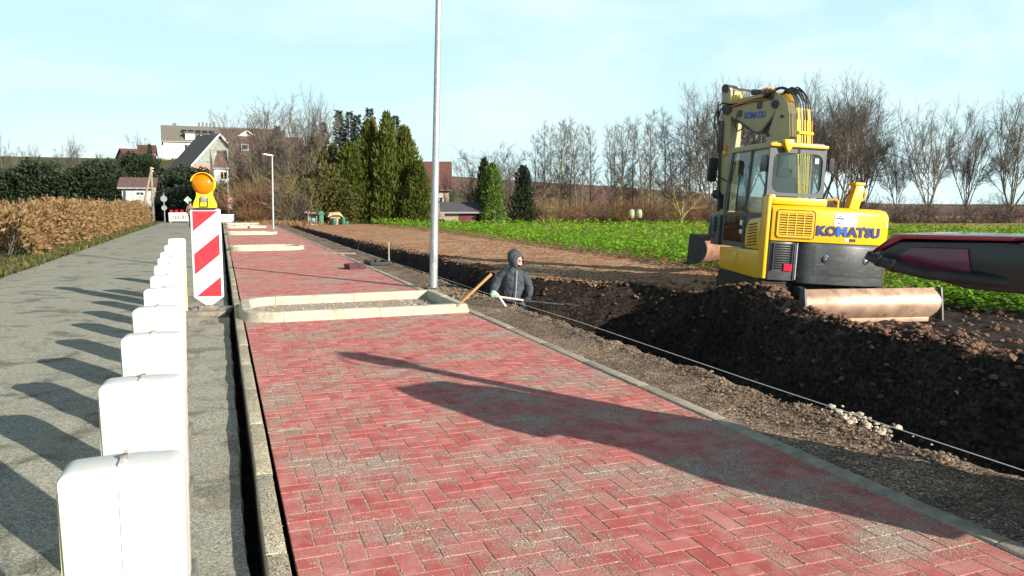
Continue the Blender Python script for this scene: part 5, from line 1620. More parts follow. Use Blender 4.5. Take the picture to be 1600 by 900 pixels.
# engine hood and console at the handle end
b = MB(); b.prism_x([(-.10, .46), (-.10, 1.22), (-.16, 1.40), (-.44, 1.40), (-.50, 1.2), (-.50, .46)], -.26, .28); dmp(b, 'engine_cover', M['black_paint'], .03)
cows = [(.30, 1.06), (.30, 1.23), (-.34, 1.285), (-.80, 1.27), (-.93, 1.19), (-.76, 1.13), (-.50, 1.07)]
b = MB(); b.prism_x(cows, -.06, .34); cv = dmp(b, 'console', M['black_paint'], .03, bulk=False)
b = MB(); b.prism_x([(-.30, 1.288), (-.77, 1.280), (-.92, 1.200), (-.93, 1.17), (-.965, 1.18), (-.81, 1.303), (-.30, 1.308)], -.07, .35); dmp(b, 'console_trim', M['red_paint'], .01, cv, bulk=False)
b = MB(); b.prism_x([(-.46, 1.13), (-.70, 1.15), (-.80, 1.195), (-.72, 1.245), (-.48, 1.25)], -.02, .352); dmp(b, 'side_panel', mat('plum_panel', (.12, .012, .05), .3, coat=.3), .01, cv, bulk=False)
# handle: black rubber tube
DMI = (Matrix.Translation(dm.location) @ DM).inverted()
def dw(px, py, D): return DMI @ atD(px, py, D)
b = MB(); b.tube([dw(1353.5, 397.5, 3.66), dw(1357, 399, 3.655), dw(1376, 408, 3.60), dw(1400, 417, 3.52), dw(1450, 428, 3.42), dw(1560, 440, 3.25), dw(1700, 452, 3.1)], [.016, .024, .025, .025, .025, .025, .025], 12)
hd = dmp(b, 'handle', M['rubber'], 0, smooth=60, bulk=False)
for (px, py, D) in ((1374, 407, 3.605), (1396, 415.5, 3.53)):
    b = MB(); b.lathe([(.028, -.012), (.030, 0), (.028, .012)], dw(px, py, D), 12, (dw(1400, 417, 3.52) - dw(1376, 408, 3.60))); dmp(b, 'grip_ring', M['rubber'], 0, hd, bulk=False)
b = MB(); b.tube([dw(1366, 395, 3.72), dw(1383, 397.5, 3.70), dw(1440, 404, 3.62)], .026, 12); dmp(b, 'lever_tube', mat('grey_lever', (.16, .2, .2), .35, .5), 0, bulk=False)
SD = Vector((.488, -.873, 0)).normalized(); SP_ = Vector((-SD.y, SD.x, 0)); SC_ = Vector((4.0, 1.75, 0))
caster_outline = [(-.50, .22), (-.55, .60), (-.53, .97), (-.58, 1.30), (-.60, 1.47), (-.53, 1.64), (-.43, 1.72), (-.06, 1.70), (.13, 1.56), (.15, 1.31), (.27, 1.14), (.34, .97), (.355, .74), (.30, .50), (.28, .22)]  # added out-of-view block, outlined to cast the shadow on the pavers
b = MB(); b.prism(caster_outline, lambda q: SC_ + SP_ * q[0] + Vector((0, 0, q[1])) - SD * .10, lambda q: SC_ + SP_ * q[0] + Vector((0, 0, q[1])) + SD * .22)
o = b.build('shadow_caster', M['black_paint'], dm, bevel=.03); o.location = -dm.location
for w_ in (-.36, .16):
    b = MB(); q = SC_ + SP_ * w_ + SD * .06; b.tube([(q.x, q.y, .0), (q.x, q.y, .26)], .06, 8); o = b.build('caster_leg', M['black_paint'], dm); o.location = -dm.location
# tall pole with paddle head and hoop, out of view, shaped to cast its shadow
q = SC_ + SP_ * .235 - SD * .30
sv_ = empty('shadow_pole', (q.x, q.y, .0), atan2(SP_.y, SP_.x), 'tall added pole with a paddle head, out of view, shaped to cast its shadow', 'shadow pole')
sv_.rotation_euler = (0, radians(-1), atan2(SP_.y, SP_.x))
b = MB(); b.tube([(0, 0, .0), (0, 0, 1.0), (0, 0, 1.9)], [.068, .068, .066], 10); b.build('pole', M['grey_wood'], sv_)
b = MB()
pr = [(-.06, 1.84), (.06, 1.84), (.13, 1.95), (.13, 2.12), (.07, 2.21), (0, 2.25), (-.07, 2.21), (-.13, 2.12), (-.13, 1.95)]
b.prism_y(pr, -.02, .02); b.build('paddle', M['dark_steel'], sv_)
b = MB(); b.tube([(.25 * cos(a), .03, 2.02 + .17 * sin(a)) for a in [2 * pi * i / 24 for i in range(25)]], .010, 6)
b.build('hoop', M['dark_steel'], sv_)
# ------------------------------------------------------------------ trees and shrubs
def bark(name, c, c2, s=3.0):
    m, t, p = new_mat(name); n = t.nodes.new; l = t.links.new
    g = n('ShaderNodeNewGeometry'); a = n('ShaderNodeTexNoise'); a.inputs['Scale'].default_value = s; a.inputs['Detail'].default_value = 6
    l(g.outputs['Position'], a.inputs['Vector'])
    r = n('ShaderNodeValToRGB'); r.color_ramp.elements[0].position = .38; r.color_ramp.elements[1].position = .62
    r.color_ramp.elements[0].color = (*c, 1); r.color_ramp.elements[1].color = (*c2, 1)
    l(a.outputs['Fac'], r.inputs['Fac']); l(r.outputs['Color'], p.inputs['Base Color']); p.inputs['Roughness'].default_value = .9; p.inputs['Specular IOR Level'].default_value = .2
    return m
M['bark_mossy'] = bark('mossy_bark', (.14, .11, .06), (.30, .27, .09))
M['bark_grey'] = bark('grey_bark', (.13, .105, .085), (.24, .20, .15))
M['twig'] = bark('bare_twigs', (.072, .062, .052), (.14, .118, .094), .8)
M['twig_red'] = bark('reddish_twigs', (.15, .075, .05), (.25, .14, .08), .8)
M['twig_moss'] = bark('yellowish_twigs', (.15, .12, .06), (.26, .22, .08), .6)
M['conifer'] = leaf_mat('conifer_spray', (0.014, 0.024, 0.007), (0.120, 0.142, 0.020), 0.15)
M['conifer_dark'] = leaf_mat('dark_spruce_needles', (0.010, 0.020, 0.012), (0.035, 0.050, 0.022), 0.1)
M['conifer_rust'] = leaf_mat('rusty_spray', (0.12, 0.075, 0.022), (0.26, 0.17, 0.05), 0.2)
M['ivy'] = leaf_mat('ivy_leaf', (0.03, 0.07, 0.012), (0.12, 0.21, 0.03), 0.2)
M['dry_leaf'] = leaf_mat('dry_hedge_leaf', (0.13, 0.075, 0.03), (0.33, 0.20, 0.09), 0.25)
M['olive_leaf'] = leaf_mat('olive_shrub_leaf', (0.035, 0.040, 0.012), (0.13, 0.125, 0.035), 0.2)
M['bush_leaf'] = leaf_mat('bright_bush_leaf', (0.08, 0.14, 0.01), (0.24, 0.33, 0.03), 0.2)

def rvec(rr, s): return Vector((rr.gauss(0, s), rr.gauss(0, s), rr.gauss(0, s)))
def limb(b, rr, p, d, L_, r0, r1, ns, sides, wob, upl):
    pts = [Vector(p)]; d = Vector(d).normalized()
    for i in range(ns):
        d = (d + rvec(rr, wob) + Vector((0, 0, upl))).normalized()
        pts.append(pts[-1] + d * (L_ / ns))
    b.tube(pts, [r0 + (r1 - r0) * i / ns for i in range(ns + 1)], sides, cap=False)
    return pts
def along(pts, u):
    k = u * (len(pts) - 1); i = min(int(k), len(pts) - 2)
    return pts[i].lerp(pts[i + 1], k - i), (pts[i + 1] - pts[i]).normalized()
def side_dir(rr, d, ang):
    o = d.orthogonal().normalized(); o = Matrix.Rotation(rr.uniform(0, 2 * pi), 3, d) @ o
    return (d * cos(ang) + o * sin(ang)).normalized()
TW = 0.010
def twigs(b, rr, pts, n, L_, lv, r=TW, u0=.15, ang=.65, upl=.10):
    for i in range(n):
        u = rr.uniform(u0, 1.0); p, d = along(pts, u)
        q = limb(b, rr, p, side_dir(rr, d, ang * rr.uniform(.6, 1.3)), L_ * rr.uniform(.6, 1.25), r, r * .45, 3 if lv else 2, 3, .12, upl)
        if lv: twigs(b, rr, q, max(2, int(n * .7)), L_ * .5, lv - 1, r * .72, .2, ang, upl)
def alder(seed, h=11.0, stems=1):
    rr = random.Random(seed); t = MB(); c = MB()
    for s_ in range(stems):
        hh = h * (1 if s_ == 0 else rr.uniform(.75, .95))
        base = Vector((rr.uniform(-.3, .3), rr.uniform(-.3, .3), -.6)) if s_ else Vector((0, 0, -.6))
        tr_ = limb(t, rr, base, Vector((rr.uniform(-.08, .08), rr.uniform(-.06, .06), 1)), hh,   .135 if s_ == 0 else .10, .014, 14, 7, .018, .02)
        nb = int(54 * hh / 11)
        for i in range(nb):
            u = .22 + .77 * (i + rr.random()) / nb
            p, d = along(tr_, u)
            L_ = (2.3 * (1 - u) ** .7 + .55) * rr.uniform(.6, 1.2)
            q = limb(c, rr, p, side_dir(rr, d, rr.uniform(.6, 1.0)), L_, .022 * (1.2 - u), .007, 4, 3, .07, .10)
            twigs(c, rr, q, int(4 + L_ * 3.2), .50, 1, .0095)
    return t, c
def broad(seed, h=13.0, trunk=2.2, spread=.55, r0=.20, lean=0.0, nl=6):
    rr = random.Random(seed); t = MB(); c = MB()
    tr_ = limb(t, rr, (0, 0, -.6), (lean, 0, 1), trunk + .6, r0, r0 * .75, 4, 8, .03, .02)
    top = tr_[-1]
    def rec(p, d, L_, r, lv):
        q = limb(t if lv < 2 else c, rr, p, d, L_, r, r * .55, 5 if lv < 2 else 4, 6 if lv < 2 else 4, .075, .05)
        if lv < 2:
            for i in range(5 if lv == 0 else 5):
                u = rr.uniform(.30, 1.0); pp, dd = along(q, u)
                rec(pp, side_dir(rr, dd, rr.uniform(.35, .85) * (.9 + spread * .4)), L_ * rr.uniform(.42, .66), r * .5, lv + 1)
            pp, dd = along(q, 1.0); rec(pp, dd, L_ * .62, r * .52, lv + 1)
        else:
            twigs(c, rr, q, 6, L_ * .50, 2 if L_ > 1.3 else 1, .0095, .12, .6, .09)
    for k in range(nl):
        a = 2 * pi * k / nl + rr.uniform(-.4, .4); sp = spread * rr.uniform(.5, 1.15) if k else .12
        rec(along(tr_, rr.uniform(.72, 1))[0], Vector((cos(a) * sp, sin(a) * sp, 1)), (h - trunk) * .56 * rr.uniform(.85, 1.1), r0 * .5, 0)
    return t, c
def fan(seed, h=9.5, n=15, spread=.55, r=.055, lv=1, ns=9):
    rr = random.Random(seed); t = MB(); c = MB()
    for k in range(n):
        a = 2 * pi * k / n + rr.uniform(-.3, .3); sp = spread * rr.uniform(.15, 1.1)
        q = limb(t, rr, (cos(a) * .25, sin(a) * .25, -.4), (cos(a) * sp, sin(a) * sp, 1), h * rr.uniform(.6, 1.0), r, .012, 9, 5, .05, .05)
        for i in range(ns):
            u = rr.uniform(.22, 1); p, d = along(q, u)
            s_ = limb(c, rr, p, side_dir(rr, d, rr.uniform(.3, .7)), h * .24 * rr.uniform(.6, 1.2), .020, .009, 4, 3, .07, .10)
            twigs(c, rr, s_, 6, h * .085, lv, .011)
    return t, c
def shrub(seed, h=2.4, w=1.6, n=26, r=.012):
    rr = random.Random(seed); c = MB()
    for k in range(n):
        a = rr.uniform(0, 2 * pi); e = rr.uniform(.1, .9)
        q = limb(c, rr, (cos(a) * w * .3 * rr.random(), sin(a) * w * .3 * rr.random(), -.3), (cos(a) * e, sin(a) * e, 1), h * rr.uniform(.6, 1.1), r * 1.3, r * .6, 5, 4, .12, .03)
        twigs(c, rr, q, 8, h * .3, 1, r * .75, .15, .8, .05)
    return c
class Leaves:
    def __init__(s): s.v = []; s.f = []; s.t = []
    def add(s, p, d, w_, ln, tn, roll):
        d = d.normalized(); o = d.orthogonal().normalized(); o = Matrix.Rotation(roll, 3, d) @ o
        k = len(s.v); m_ = p + d * ln * .5
        s.v += [tuple(p), tuple(m_ + o * w_), tuple(p + d * ln), tuple(m_ - o * w_)]
        s.f.append((k, k + 1, k + 2, k + 3)); s.t.append(tn)
    def build(s, name, m, parent):
        me = bpy.data.meshes.new(name); me.from_pydata(s.v, [], s.f); me.materials.append(m)
        at = me.attributes.new('tone', 'FLOAT', 'FACE'); at.data.foreach_set('value', s.t)
        o = bpy.data.objects.new(name, me); col.objects.link(o); o.parent = parent; return o
def thuja(seed, h=7.0, w=1.3, n=7500, irregular=.3, sp=(.16, .34)):
    rr = random.Random(seed); lv = Leaves(); o = rr.uniform(0, 50)
    spires = [(0, 0, 1.0, 1.0)] + [(rr.uniform(-.6, .6) * w, rr.uniform(-.5, .5) * w, rr.uniform(.6, .93), rr.uniform(.4, .6)) for _ in range(7)]
    for i in range(n):
        sx_, sy_, sh_, sw_ = rr.choice(spires) if rr.random() < .7 else spires[0]
        u = rr.random() ** .85; z = u * h * sh_
        env = (1 - u) ** .55 * (.62 + .38 * min(1, u * 5)) * w * sw_
        a = rr.uniform(0, 2 * pi)
        k = 1 + irregular * noise.noise(Vector((cos(a) * 1.3, sin(a) * 1.3, z * .7 + o))) + .5 * irregular * noise.noise(Vector((cos(a) * 4, sin(a) * 4, z * 2 + o)))
        r_ = env * k * (1 - .5 * rr.random() ** 2.2)
        p = Vector((sx_ * (1 - u * .6) + r_ * cos(a), sy_ * (1 - u * .6) + r_ * sin(a), z))
        d = Vector((cos(a) * rr.uniform(.1, .9), sin(a) * rr.uniform(.1, .9), rr.uniform(.5, 1.2)))
        lv.add(p, d, rr.uniform(.035, .07), rr.uniform(*sp), rr.random() * .6 + .4 * k - .2, rr.uniform(0, 3.1))
    return lv
def spruce(seed, h=9.0, w=1.5):
    rr = random.Random(seed); t = MB(); lv = Leaves()
    limb(t, rr, (0, 0, -.6), (0, 0, 1), h + .6, .13, .015, 10, 6, .006, .01)
    z = h * .12
    while z < h * .985:
        u = z / h; L0 = w * (1 - u) ** .8 + .10
        nb = 7 if u < .8 else 5
        for k in range(nb):
            a = 2 * pi * k / nb + rr.uniform(-.4, .4) + z * 3; L_ = L0 * rr.uniform(.65, 1.15)
            dz = -.25 + .75 * u
            for i in range(int(9 + L_ * 16)):
                f_ = rr.random() ** .8
                p = Vector((cos(a) * L_ * f_, sin(a) * L_ * f_, z + dz * L_ * f_ + .18 * L_ * f_ * f_)) + rvec(rr, .04)
                d = Vector((cos(a + rr.uniform(-.9, .9)), sin(a + rr.uniform(-.9, .9)), rr.uniform(-.75, .35)))
                lv.add(p, d, rr.uniform(.03, .06), rr.uniform(.18, .36), rr.random(), rr.uniform(0, 3.1))
        z += h * .034 * (1.15 - .55 * u)
    return t, lv
def ball(seed, rx, rz, n, ls, bump=.3, zoff=0.0, up_=.3):
    rr = random.Random(seed); lv = Leaves(); o = rr.uniform(0, 50)
    for i in range(n):
        d = rvec(rr, 1).normalized()
        k = 1 + bump * noise.noise(d * 1.6 + Vector((o, 0, 0))) + .5 * bump * noise.noise(d * 4 + Vector((o, 0, 0)))
        q = (1 - .45 * rr.random() ** 2) * k
        p = Vector((d.x * rx * q, d.y * rx * q, max(-.1, rz * .92 + d.z * rz * q + zoff)))
        lv.add(p, d + rvec(rr, .5) + Vector((0, 0, up_)), ls * rr.uniform(.25, .42), ls * rr.uniform(.7, 1.3), rr.random() * .7 + .3 * k - .1, rr.uniform(0, 3.1))
    return lv
PROTO = {}; ZMAX = {}
def proto(key, maker):
    if key not in PROTO: PROTO[key] = maker()
    return PROTO[key]
def place(key, maker, loc, scale, rz, name, label, cat, group=None, top=None):
    """first use builds the parts; later uses copy the thing and each of its parts"""
    if key not in PROTO:
        root = empty(name, (0, 0, 0)); maker(root); PROTO[key] = root; o = root
        ZMAX[key] = sorted(v.co.z for ch in root.children for v in ch.data.vertices)[-12]
    else:
        src = PROTO[key]
        o = src.copy(); col.objects.link(o); o.name = name
        for k_ in ('group',):
            if k_ in o: del o[k_]
        for ch in list(src.children):
            c = ch.copy(); col.objects.link(c); c.parent = o
    s3 = list(scale) if isinstance(scale, (tuple, list)) else [scale] * 3
    if top is not None:
        k_ = (top - loc.z) / ZMAX[key] / s3[2]; s3 = [q * k_ for q in s3]
    o.location = loc; o.rotation_euler = (0, 0, rz); o.scale = s3
    tag(o, label, cat, group)
    return o
def mk_bare(fn_, bm_, tm_):
    def f(root):
        t, c = fn_()
        t.build('trunk', bm_, root, smooth=0); c.build('crown', tm_, root, smooth=0)
    return f
def mk_shrub(fn_, m_):
    def f(root): fn_().build('branches', m_, root, smooth=0)
    return f
def mk_leaf(fn_, m_, trunk_h=None):
    def f(root):
        fn_().build('foliage', m_, root)
        if trunk_h:
            b = MB(); b.tube([(0, 0, -.5), (0, 0, trunk_h * .5), (0, 0, trunk_h)], [.14, .09, .02], 6); b.build('trunk', M['bark_grey'], root)
    return f
def mk_spruce(fn_, m_):
    def f(root):
        t, l_ = fn_(); t.build('trunk', M['bark_grey'], root, smooth=0); l_.build('foliage', m_, root)
    return f
GZ = -0.75
def foot(px, D, z=None):
    p = atD(px, 316, D); p.z = GZ if z is None else z; return p
def hfor(py, D, z): return H + (316 - py) / 1200 * D - z
NUM = ['first', 'second', 'third', 'fourth', 'fifth', 'sixth', 'seventh', 'eighth', 'ninth', 'tenth', 'eleventh', 'twelfth', 'thirteenth', 'fourteenth', 'fifteenth', 'sixteenth', 'seventeenth', 'eighteenth']

# --- row of slender alders beyond the crop
AL = [(833, 212, 72), (848, 190, 74), (868, 186, 71), (882, 192, 73), (893, 194, 75), (903, 183, 70), (922, 198, 74), (953, 196, 73), (967, 183, 71), (975, 195, 74), (990, 206, 75), (1007, 183, 71), (1020, 173, 72), (1036, 170, 74), (1055, 183, 72), (1078, 196, 73), (1093, 180, 75)]
mk = [mk_bare(lambda s=s, n=n: alder(s, 11.0, n), M['bark_mossy'], M['twig']) for s, n in ((1, 1), (2, 1), (3, 2))]
for i, (px, py, D) in enumerate(AL):
    v = (0, 1, 2)[i % 3]
    hh = hfor(py, D, GZ)
    place(('alder', v), mk[v], foot(px, D), (hh / 11 * R.uniform(.85, 1.0), hh / 11 * R.uniform(.85, 1.0), hh / 11), R.uniform(0, 6.28), 'alder_tree',
          'slender bare tree beyond the green crop, %s from the left in the row' % NUM[i], 'tree', 'slender bare trees beyond the crop', top=H + (316 - py) / 1200 * D)
# --- broad bare trees
mkb = [mk_bare(lambda: broad(31, 13, 2.0, .55, .20), M['bark_grey'], M['twig']), mk_bare(lambda: broad(57, 13, 2.6, .42, .18, .05), M['bark_grey'], M['twig'])]
BR = [(1112, 122, 70, 0, 1.0, 'wide bare tree just left of the excavator arm, rising above the bucket'),
      (1168, 116, 76, 1, .85, 'tall bare tree behind the excavator boom, its crown showing above it'),
      (1138, 128, 80, 0, 1.0, 'bare tree standing behind the black mirror of the excavator cab'),
      (1212, 122, 80, 0, 1.0, 'bare tree in line with the elbow of the excavator boom'),
      (1290, 124, 82, 1, 1.1, 'bare tree between the hoses and the yellow bracket of the excavator'),
      (1335, 128, 80, 0, 1.0, 'bare tree rising above the yellow bracket of the excavator'),
      (1262, 116, 74, 1, .9, 'tall bare tree directly behind the hoses of the excavator'),
      (1312, 120, 70, 0, .95, 'big bare tree with wide crown to the right of the excavator cab'),
      (1352, 152, 73, 1, .8, 'middling bare tree behind the yellow bracket of the excavator'),
      (1398, 196, 72, 1, .75, 'smaller bare tree right of the excavator, behind its hood'),
      (1452, 150, 70, 0, .9, 'bare tree right of the excavator, above the red and black machine'),
      (1512, 168, 73, 1, .9, 'bare tree near the right end of the tree line'),
      (1580, 140, 70, 0, .9, 'large bare tree at the right end of the tree line')]
for (px, py, D, v, ws, lab) in BR:
    hh = hfor(py, D, GZ) / 12.6
    place(('broad', v), mkb[v], foot(px, D), (hh * ws, hh * ws, hh), R.uniform(0, 6.28), 'bare_tree', lab, 'tree', top=H + (316 - py) / 1200 * D)
mkg = mk_bare(lambda: broad(91, 6.0, 1.3, .95, .16, .0, 5), M['bark_mossy'], M['twig'])
hh = hfor(268, 62, GZ) / 5.6
place('gnarled', mkg, foot(1066, 62), (hh * 1.1, hh * 1.1, hh), 1.0, 'gnarled_tree', 'short gnarled bare tree with a mossy trunk to the left of the rusty bucket', 'tree')
mkf = mk_bare(lambda: fan(17, 9.0, 13, .62, .05), M['bark_grey'], M['twig'])
for (px, py, D, ws, rz, lab) in ((752, 222, 70, 1.5, 0, 'fan shaped bare tree behind the ivy covered trunk'), (797, 222, 72, 1.4, 2, 'fan shaped bare tree right of the ivy covered trunk'), (700, 262, 75, .6, 1, 'small thin bare tree right of the lamp post'), (648, 262, 90, .7, 4, 'thin bare tree behind the red roofed house')):
    hh = hfor(py, D, GZ) / 9.0
    place('fan', mkf, foot(px, D), (hh * ws, hh * ws, hh), rz, 'bare_tree', lab, 'tree', top=H + (316 - py) / 1200 * D)
# --- the big willow-like tree by the road and its neighbour
mkw = mk_bare(lambda: fan(5, 10.5, 34, .72, .060, 1, 12), M['bark_mossy'], M['twig'])
hh = hfor(142, 61, .0) / 10.2
place('willow', mkw, foot(432, 61, .0), (hh * 1.12, hh * 1.1, hh), .4, 'willow_tree', 'big bare many stemmed tree with yellowish branches beside the far street lamp', 'tree', top=H + (316 - 140) / 1200 * 61)
hh = hfor(138, 67, .0) / 12.6
place(('broad', 0), mkb[0], foot(492, 67, .0), (hh * .62, hh * .62, hh), 3.3, 'bare_tree', 'tall bare tree between the many stemmed tree and the conifers', 'tree', top=H + (316 - 138) / 1200 * 67)
# --- conifers
mkt = [mk_leaf(lambda: thuja(3, 7.0, 1.5, 9500, .6, (.2, .5)), M['conifer'], 6), mk_leaf(lambda: thuja(8, 7.0, 1.4, 9000, .7, (.2, .5)), M['conifer'], 6)]
TH = [(548, 238, 60, 0, 1.05, 'broad olive green conifer at the left end of the evergreen wall'), (578, 208, 61, 1, .95, 'olive green conifer, second from the left in the evergreen wall'),
      (606, 196, 60, 0, .8, 'tallest olive green conifer in the middle of the evergreen wall'), (634, 216, 60.5, 1, .9, 'olive green conifer right of the tallest one in the evergreen wall'), (654, 262, 59, 0, .75, 'lowest conifer at the right end of the evergreen wall beside the lamp post')]
for (px, py, D, v, ws, lab) in TH:
    hh = hfor(py, D, -.15) / 7.0
    place(('thuja', v), mkt[v], foot(px, D, -.15), (ws * 1.12, ws * 1.12, hh * 1.08), R.uniform(0, 6), 'conifer_tree', lab, 'tree', 'evergreen wall of conifers')
mks = [mk_spruce(lambda: spruce(4, 9, 1.5), M['conifer_dark']), mk_spruce(lambda: spruce(9, 9, 1.3), M['conifer_dark'])]
SP = [(508, 192, 74, 0, 'dark spruce at the left of the spruces behind the evergreen wall'), (533, 174, 76, 1, 'dark pointed spruce, second from the left behind the evergreen wall'), (549, 176, 78, 0, 'dark spruce, third from the left behind the evergreen wall'),
      (561, 181, 75, 1, 'dark narrow spruce, fourth from the left behind the evergreen wall'), (580, 171, 77, 0, 'tallest dark spruce above the rusty foliage'), (620, 182, 76, 0, 'dark spruce behind the tallest olive conifer'), (634, 200, 74, 1, 'dark spruce at the right end behind the evergreen wall'),
      (437, 198, 80, 1, 'lone dark spruce behind the many stemmed bare tree'), (238, 226, 125, 0, 'dark spruce beside the cream coloured house')]
for (px, py, D, v, lab) in SP:
    z = 4.5 if D > 100 else (.5 if px < 700 else GZ)
    hh = hfor(py, D, z) / 9.0; wk_ = 1.0 if px < 700 else 1.3
    place(('spruce', v), mks[v], foot(px, D, z), (hh * wk_ * .95, hh * wk_ * .95, hh), R.uniform(0, 6), 'spruce_tree', lab, 'tree')
mkdt = mk_leaf(lambda: thuja(33, 6.0, 1.5, 6500, .7, (.2, .42)), M['conifer_dark'], 5)
hh = hfor(262, 64, GZ) / 6.0
place('darkthuja', mkdt, foot(817, 64), (hh * 1.05, hh * 1.05, hh), 0, 'conifer_tree', 'dark dense conifer right of the ivy covered trunk', 'tree')
place('darkthuja', mkdt, foot(757, 68), (hh * .8, hh * .8, hfor(250, 68, GZ) / 6.0), 2, 'conifer_tree', 'dark narrow conifer left of the ivy covered trunk', 'tree')
mkr = mk_leaf(lambda: thuja(12, 7.0, 1.2, 4200, .5, (.14, .3)), M['conifer_rust'], 6)
for (px, py, D, ws, lab) in ((584, 190, 66, .75, 'rusty brown topped conifer under the tallest dark spruce'), (632, 200, 66, .95, 'rusty brown conifer behind the right part of the evergreen wall')):
    hh = hfor(py, D, .3) / 7.0; place('rusty', mkr, foot(px, D, .3), (ws * 1.3, ws * 1.3, hh), R.uniform(0, 6), 'conifer_tree', lab, 'tree')
# ivy covered trunk
def mk_ivy(root):
    lv = thuja(22, 5.4, 1.05, 6500, .95, (.14, .26)); lv.build('foliage', M['ivy'], root)
    b = MB(); b.tube([(0, 0, -.5), (.1, 0, 2.5), (0, 0, 5.6)], [.2, .14, .04], 7); b.build('trunk', M['bark_mossy'], root)
place('ivy', mk_ivy, foot(770, 60, -.5), (1.0, 1.0, hfor(258, 60, -.5) / 5.4), 0, 'ivy_tree', 'tree trunk thickly covered with bright green ivy behind the crop', 'tree')
place('ivy', mk_ivy, foot(752, 61.5, -.5), (.8, .8, hfor(300, 61, -.5) / 5.4), 2, 'ivy_tree', 'lower ivy clump left of the ivy covered trunk, by the red door', 'shrub')
# --- shrubs
mksh = [mk_shrub(lambda: shrub(5, 2.6, 1.8, 34), M['twig_red']), mk_shrub(lambda: shrub(6, 2.6, 1.8, 34), M['twig']), mk_shrub(lambda: shrub(7, 2.6, 1.6, 30), M['twig_moss'])]
gsh = 'bare shrubs along the tree line'
k = 0
for px in range(822, 1140, 15):
    D = 66 + 5 * ((k * 7) % 3); v = (0, 1, 0, 2)[k % 4]
    s_ = R.uniform(.75, 1.3)
    place(('shrub', v), mksh[v], foot(px + R.uniform(-4, 4), D), (s_ * 1.25, s_ * 1.25, s_), R.uniform(0, 6), 'bare_shrub', 'leafless brown shrub in the undergrowth under the slender bare trees', 'shrub', gsh); k += 1
for px in (1290, 1335, 1380, 1430, 1480, 1540, 1590):
    s_ = R.uniform(.8, 1.2)
    place(('shrub', 1), mksh[1], foot(px, 68), (s_ * 1.4, s_ * 1.4, s_), R.uniform(0, 6), 'bare_shrub', 'leafless brown shrub in the undergrowth right of the excavator', 'shrub', 'bare shrubs right of the excavator')
for i, (px, D, s_) in enumerate(((364, 60, 1.2), (380, 58, 1.3), (397, 57, 1.4), (411, 58, 1.2), (450, 57, 1.3), (466, 58, 1.5), (392, 62, 1.9), (472, 62, 1.9), (415, 63, 2.0), (448, 64, 2.1))):
    v = (0, 2, 0, 0, 1, 2, 1, 1, 2, 1)[i]
    place(('shrub', v), mksh[v], foot(px, D, -.05), (s_, s_, s_), R.uniform(0, 6), 'bare_shrub', 'leafless shrub in the thicket at the foot of the many stemmed bare tree', 'shrub', 'thicket under the many stemmed tree')
mkol = [mk_leaf(lambda: ball(4, 1.6, 1.6, 4200, .20, .5), M['olive_leaf'])]
for i, (px, D, sx_, sz_, z) in enumerate(((492, 60, 1.0, 1.15, -.2), (512, 59, 1.0, 1.35, -.2), (530, 59, .9, 1.0, -.2), (478, 62, 1.0, 1.5, -.2), (500, 64, 1.1, 2.0, 0))):
    place('olive', mkol[0], foot(px, D, z), (sx_, sx_, sz_), R.uniform(0, 6), 'evergreen_shrub', 'olive green shrub between the many stemmed tree and the evergreen wall', 'shrub', 'olive shrubs left of the evergreen wall')
place('reed', mk_shrub(lambda: shrub(13, 2.1, .9, 46, .011), M['dry_leaf']), foot(966, 63), (1, 1, 1), 0, 'dry_grass_clump', 'pale orange clump of tall dry grass beyond the green crop', 'grass')
place('reed', None, foot(398, 55, -.05), (.8, .8, .55), 2, 'dry_grass_clump', 'pale orange dry grass tuft near the far end of the red lane', 'grass')
# dark garden shrubs at the foot of the village
mkdk = [mk_leaf(lambda: ball(14, 1.6, 1.5, 3600, .22, .5), M['conifer_dark']), mk_leaf(lambda: ball(15, 1.0, 1.0, 2600, .15, .2), M['bush_leaf'])]
for i, (px, py, D, s_) in enumerate(((252, 300, 84, 1.0), (266, 296, 86, 1.1), (282, 300, 84, 1.2), (298, 288, 88, 1.2), (312, 300, 82, 1.3), (230, 268, 105, 1.1), (262, 288, 98, 1.0), (284, 290, 100, 1.1), (302, 288, 98, 1.1), (246, 328, 74, .8), (284, 326, 72, .9), (305, 322, 70, 1.1), (325, 318, 72, 1.3), (348, 328, 66, 1.0), (271, 318, 76, .9), (215, 262, 110, 1.2))):
    z = H + (316 - py) / 1200 * D - 1.3 * s_
    place('dark_shrub', mkdk[0], foot(px, D, z), (s_ * 1.2, s_ * 1.2, s_), R.uniform(0, 6), 'garden_shrub', 'dark evergreen shrub in the shaded gardens below the cream house', 'shrub', 'dark garden shrubs below the cream house')
for (px, py, D, s_, lab) in ((264, 287, 92, 1.05, 'round bright green bush in the gardens below the cream house'), (277, 289, 90, .5, 'small bright green bush right of the round bush'), (291, 289, 90, .4, 'tiny bright green bush nearest the orange lamp')):
    z = H + (316 - py) / 1200 * D - 1.0 * s_
    place('green_bush', mkdk[1], foot(px, D, z), s_, R.uniform(0, 6), 'garden_bush', lab, 'bush')
mkor = mk_leaf(lambda: ball(19, 1.4, 1.0, 1800, .2, .4), M['conifer_rust'])
place('orange', mkor, foot(253, 130, H + (316 - 268) / 1200 * 130), 1.0, 0, 'garden_bush', 'orange brown bush beside the corner of the cream house', 'bush')
hh = hfor(212, 150, 6.0) / 9.0
place('fan', mkf, foot(228, 150, 6.0), (hh * .7, hh * .7, hh), 3, 'bare_tree', 'pale bare tree behind the red roofed houses at the left', 'tree')
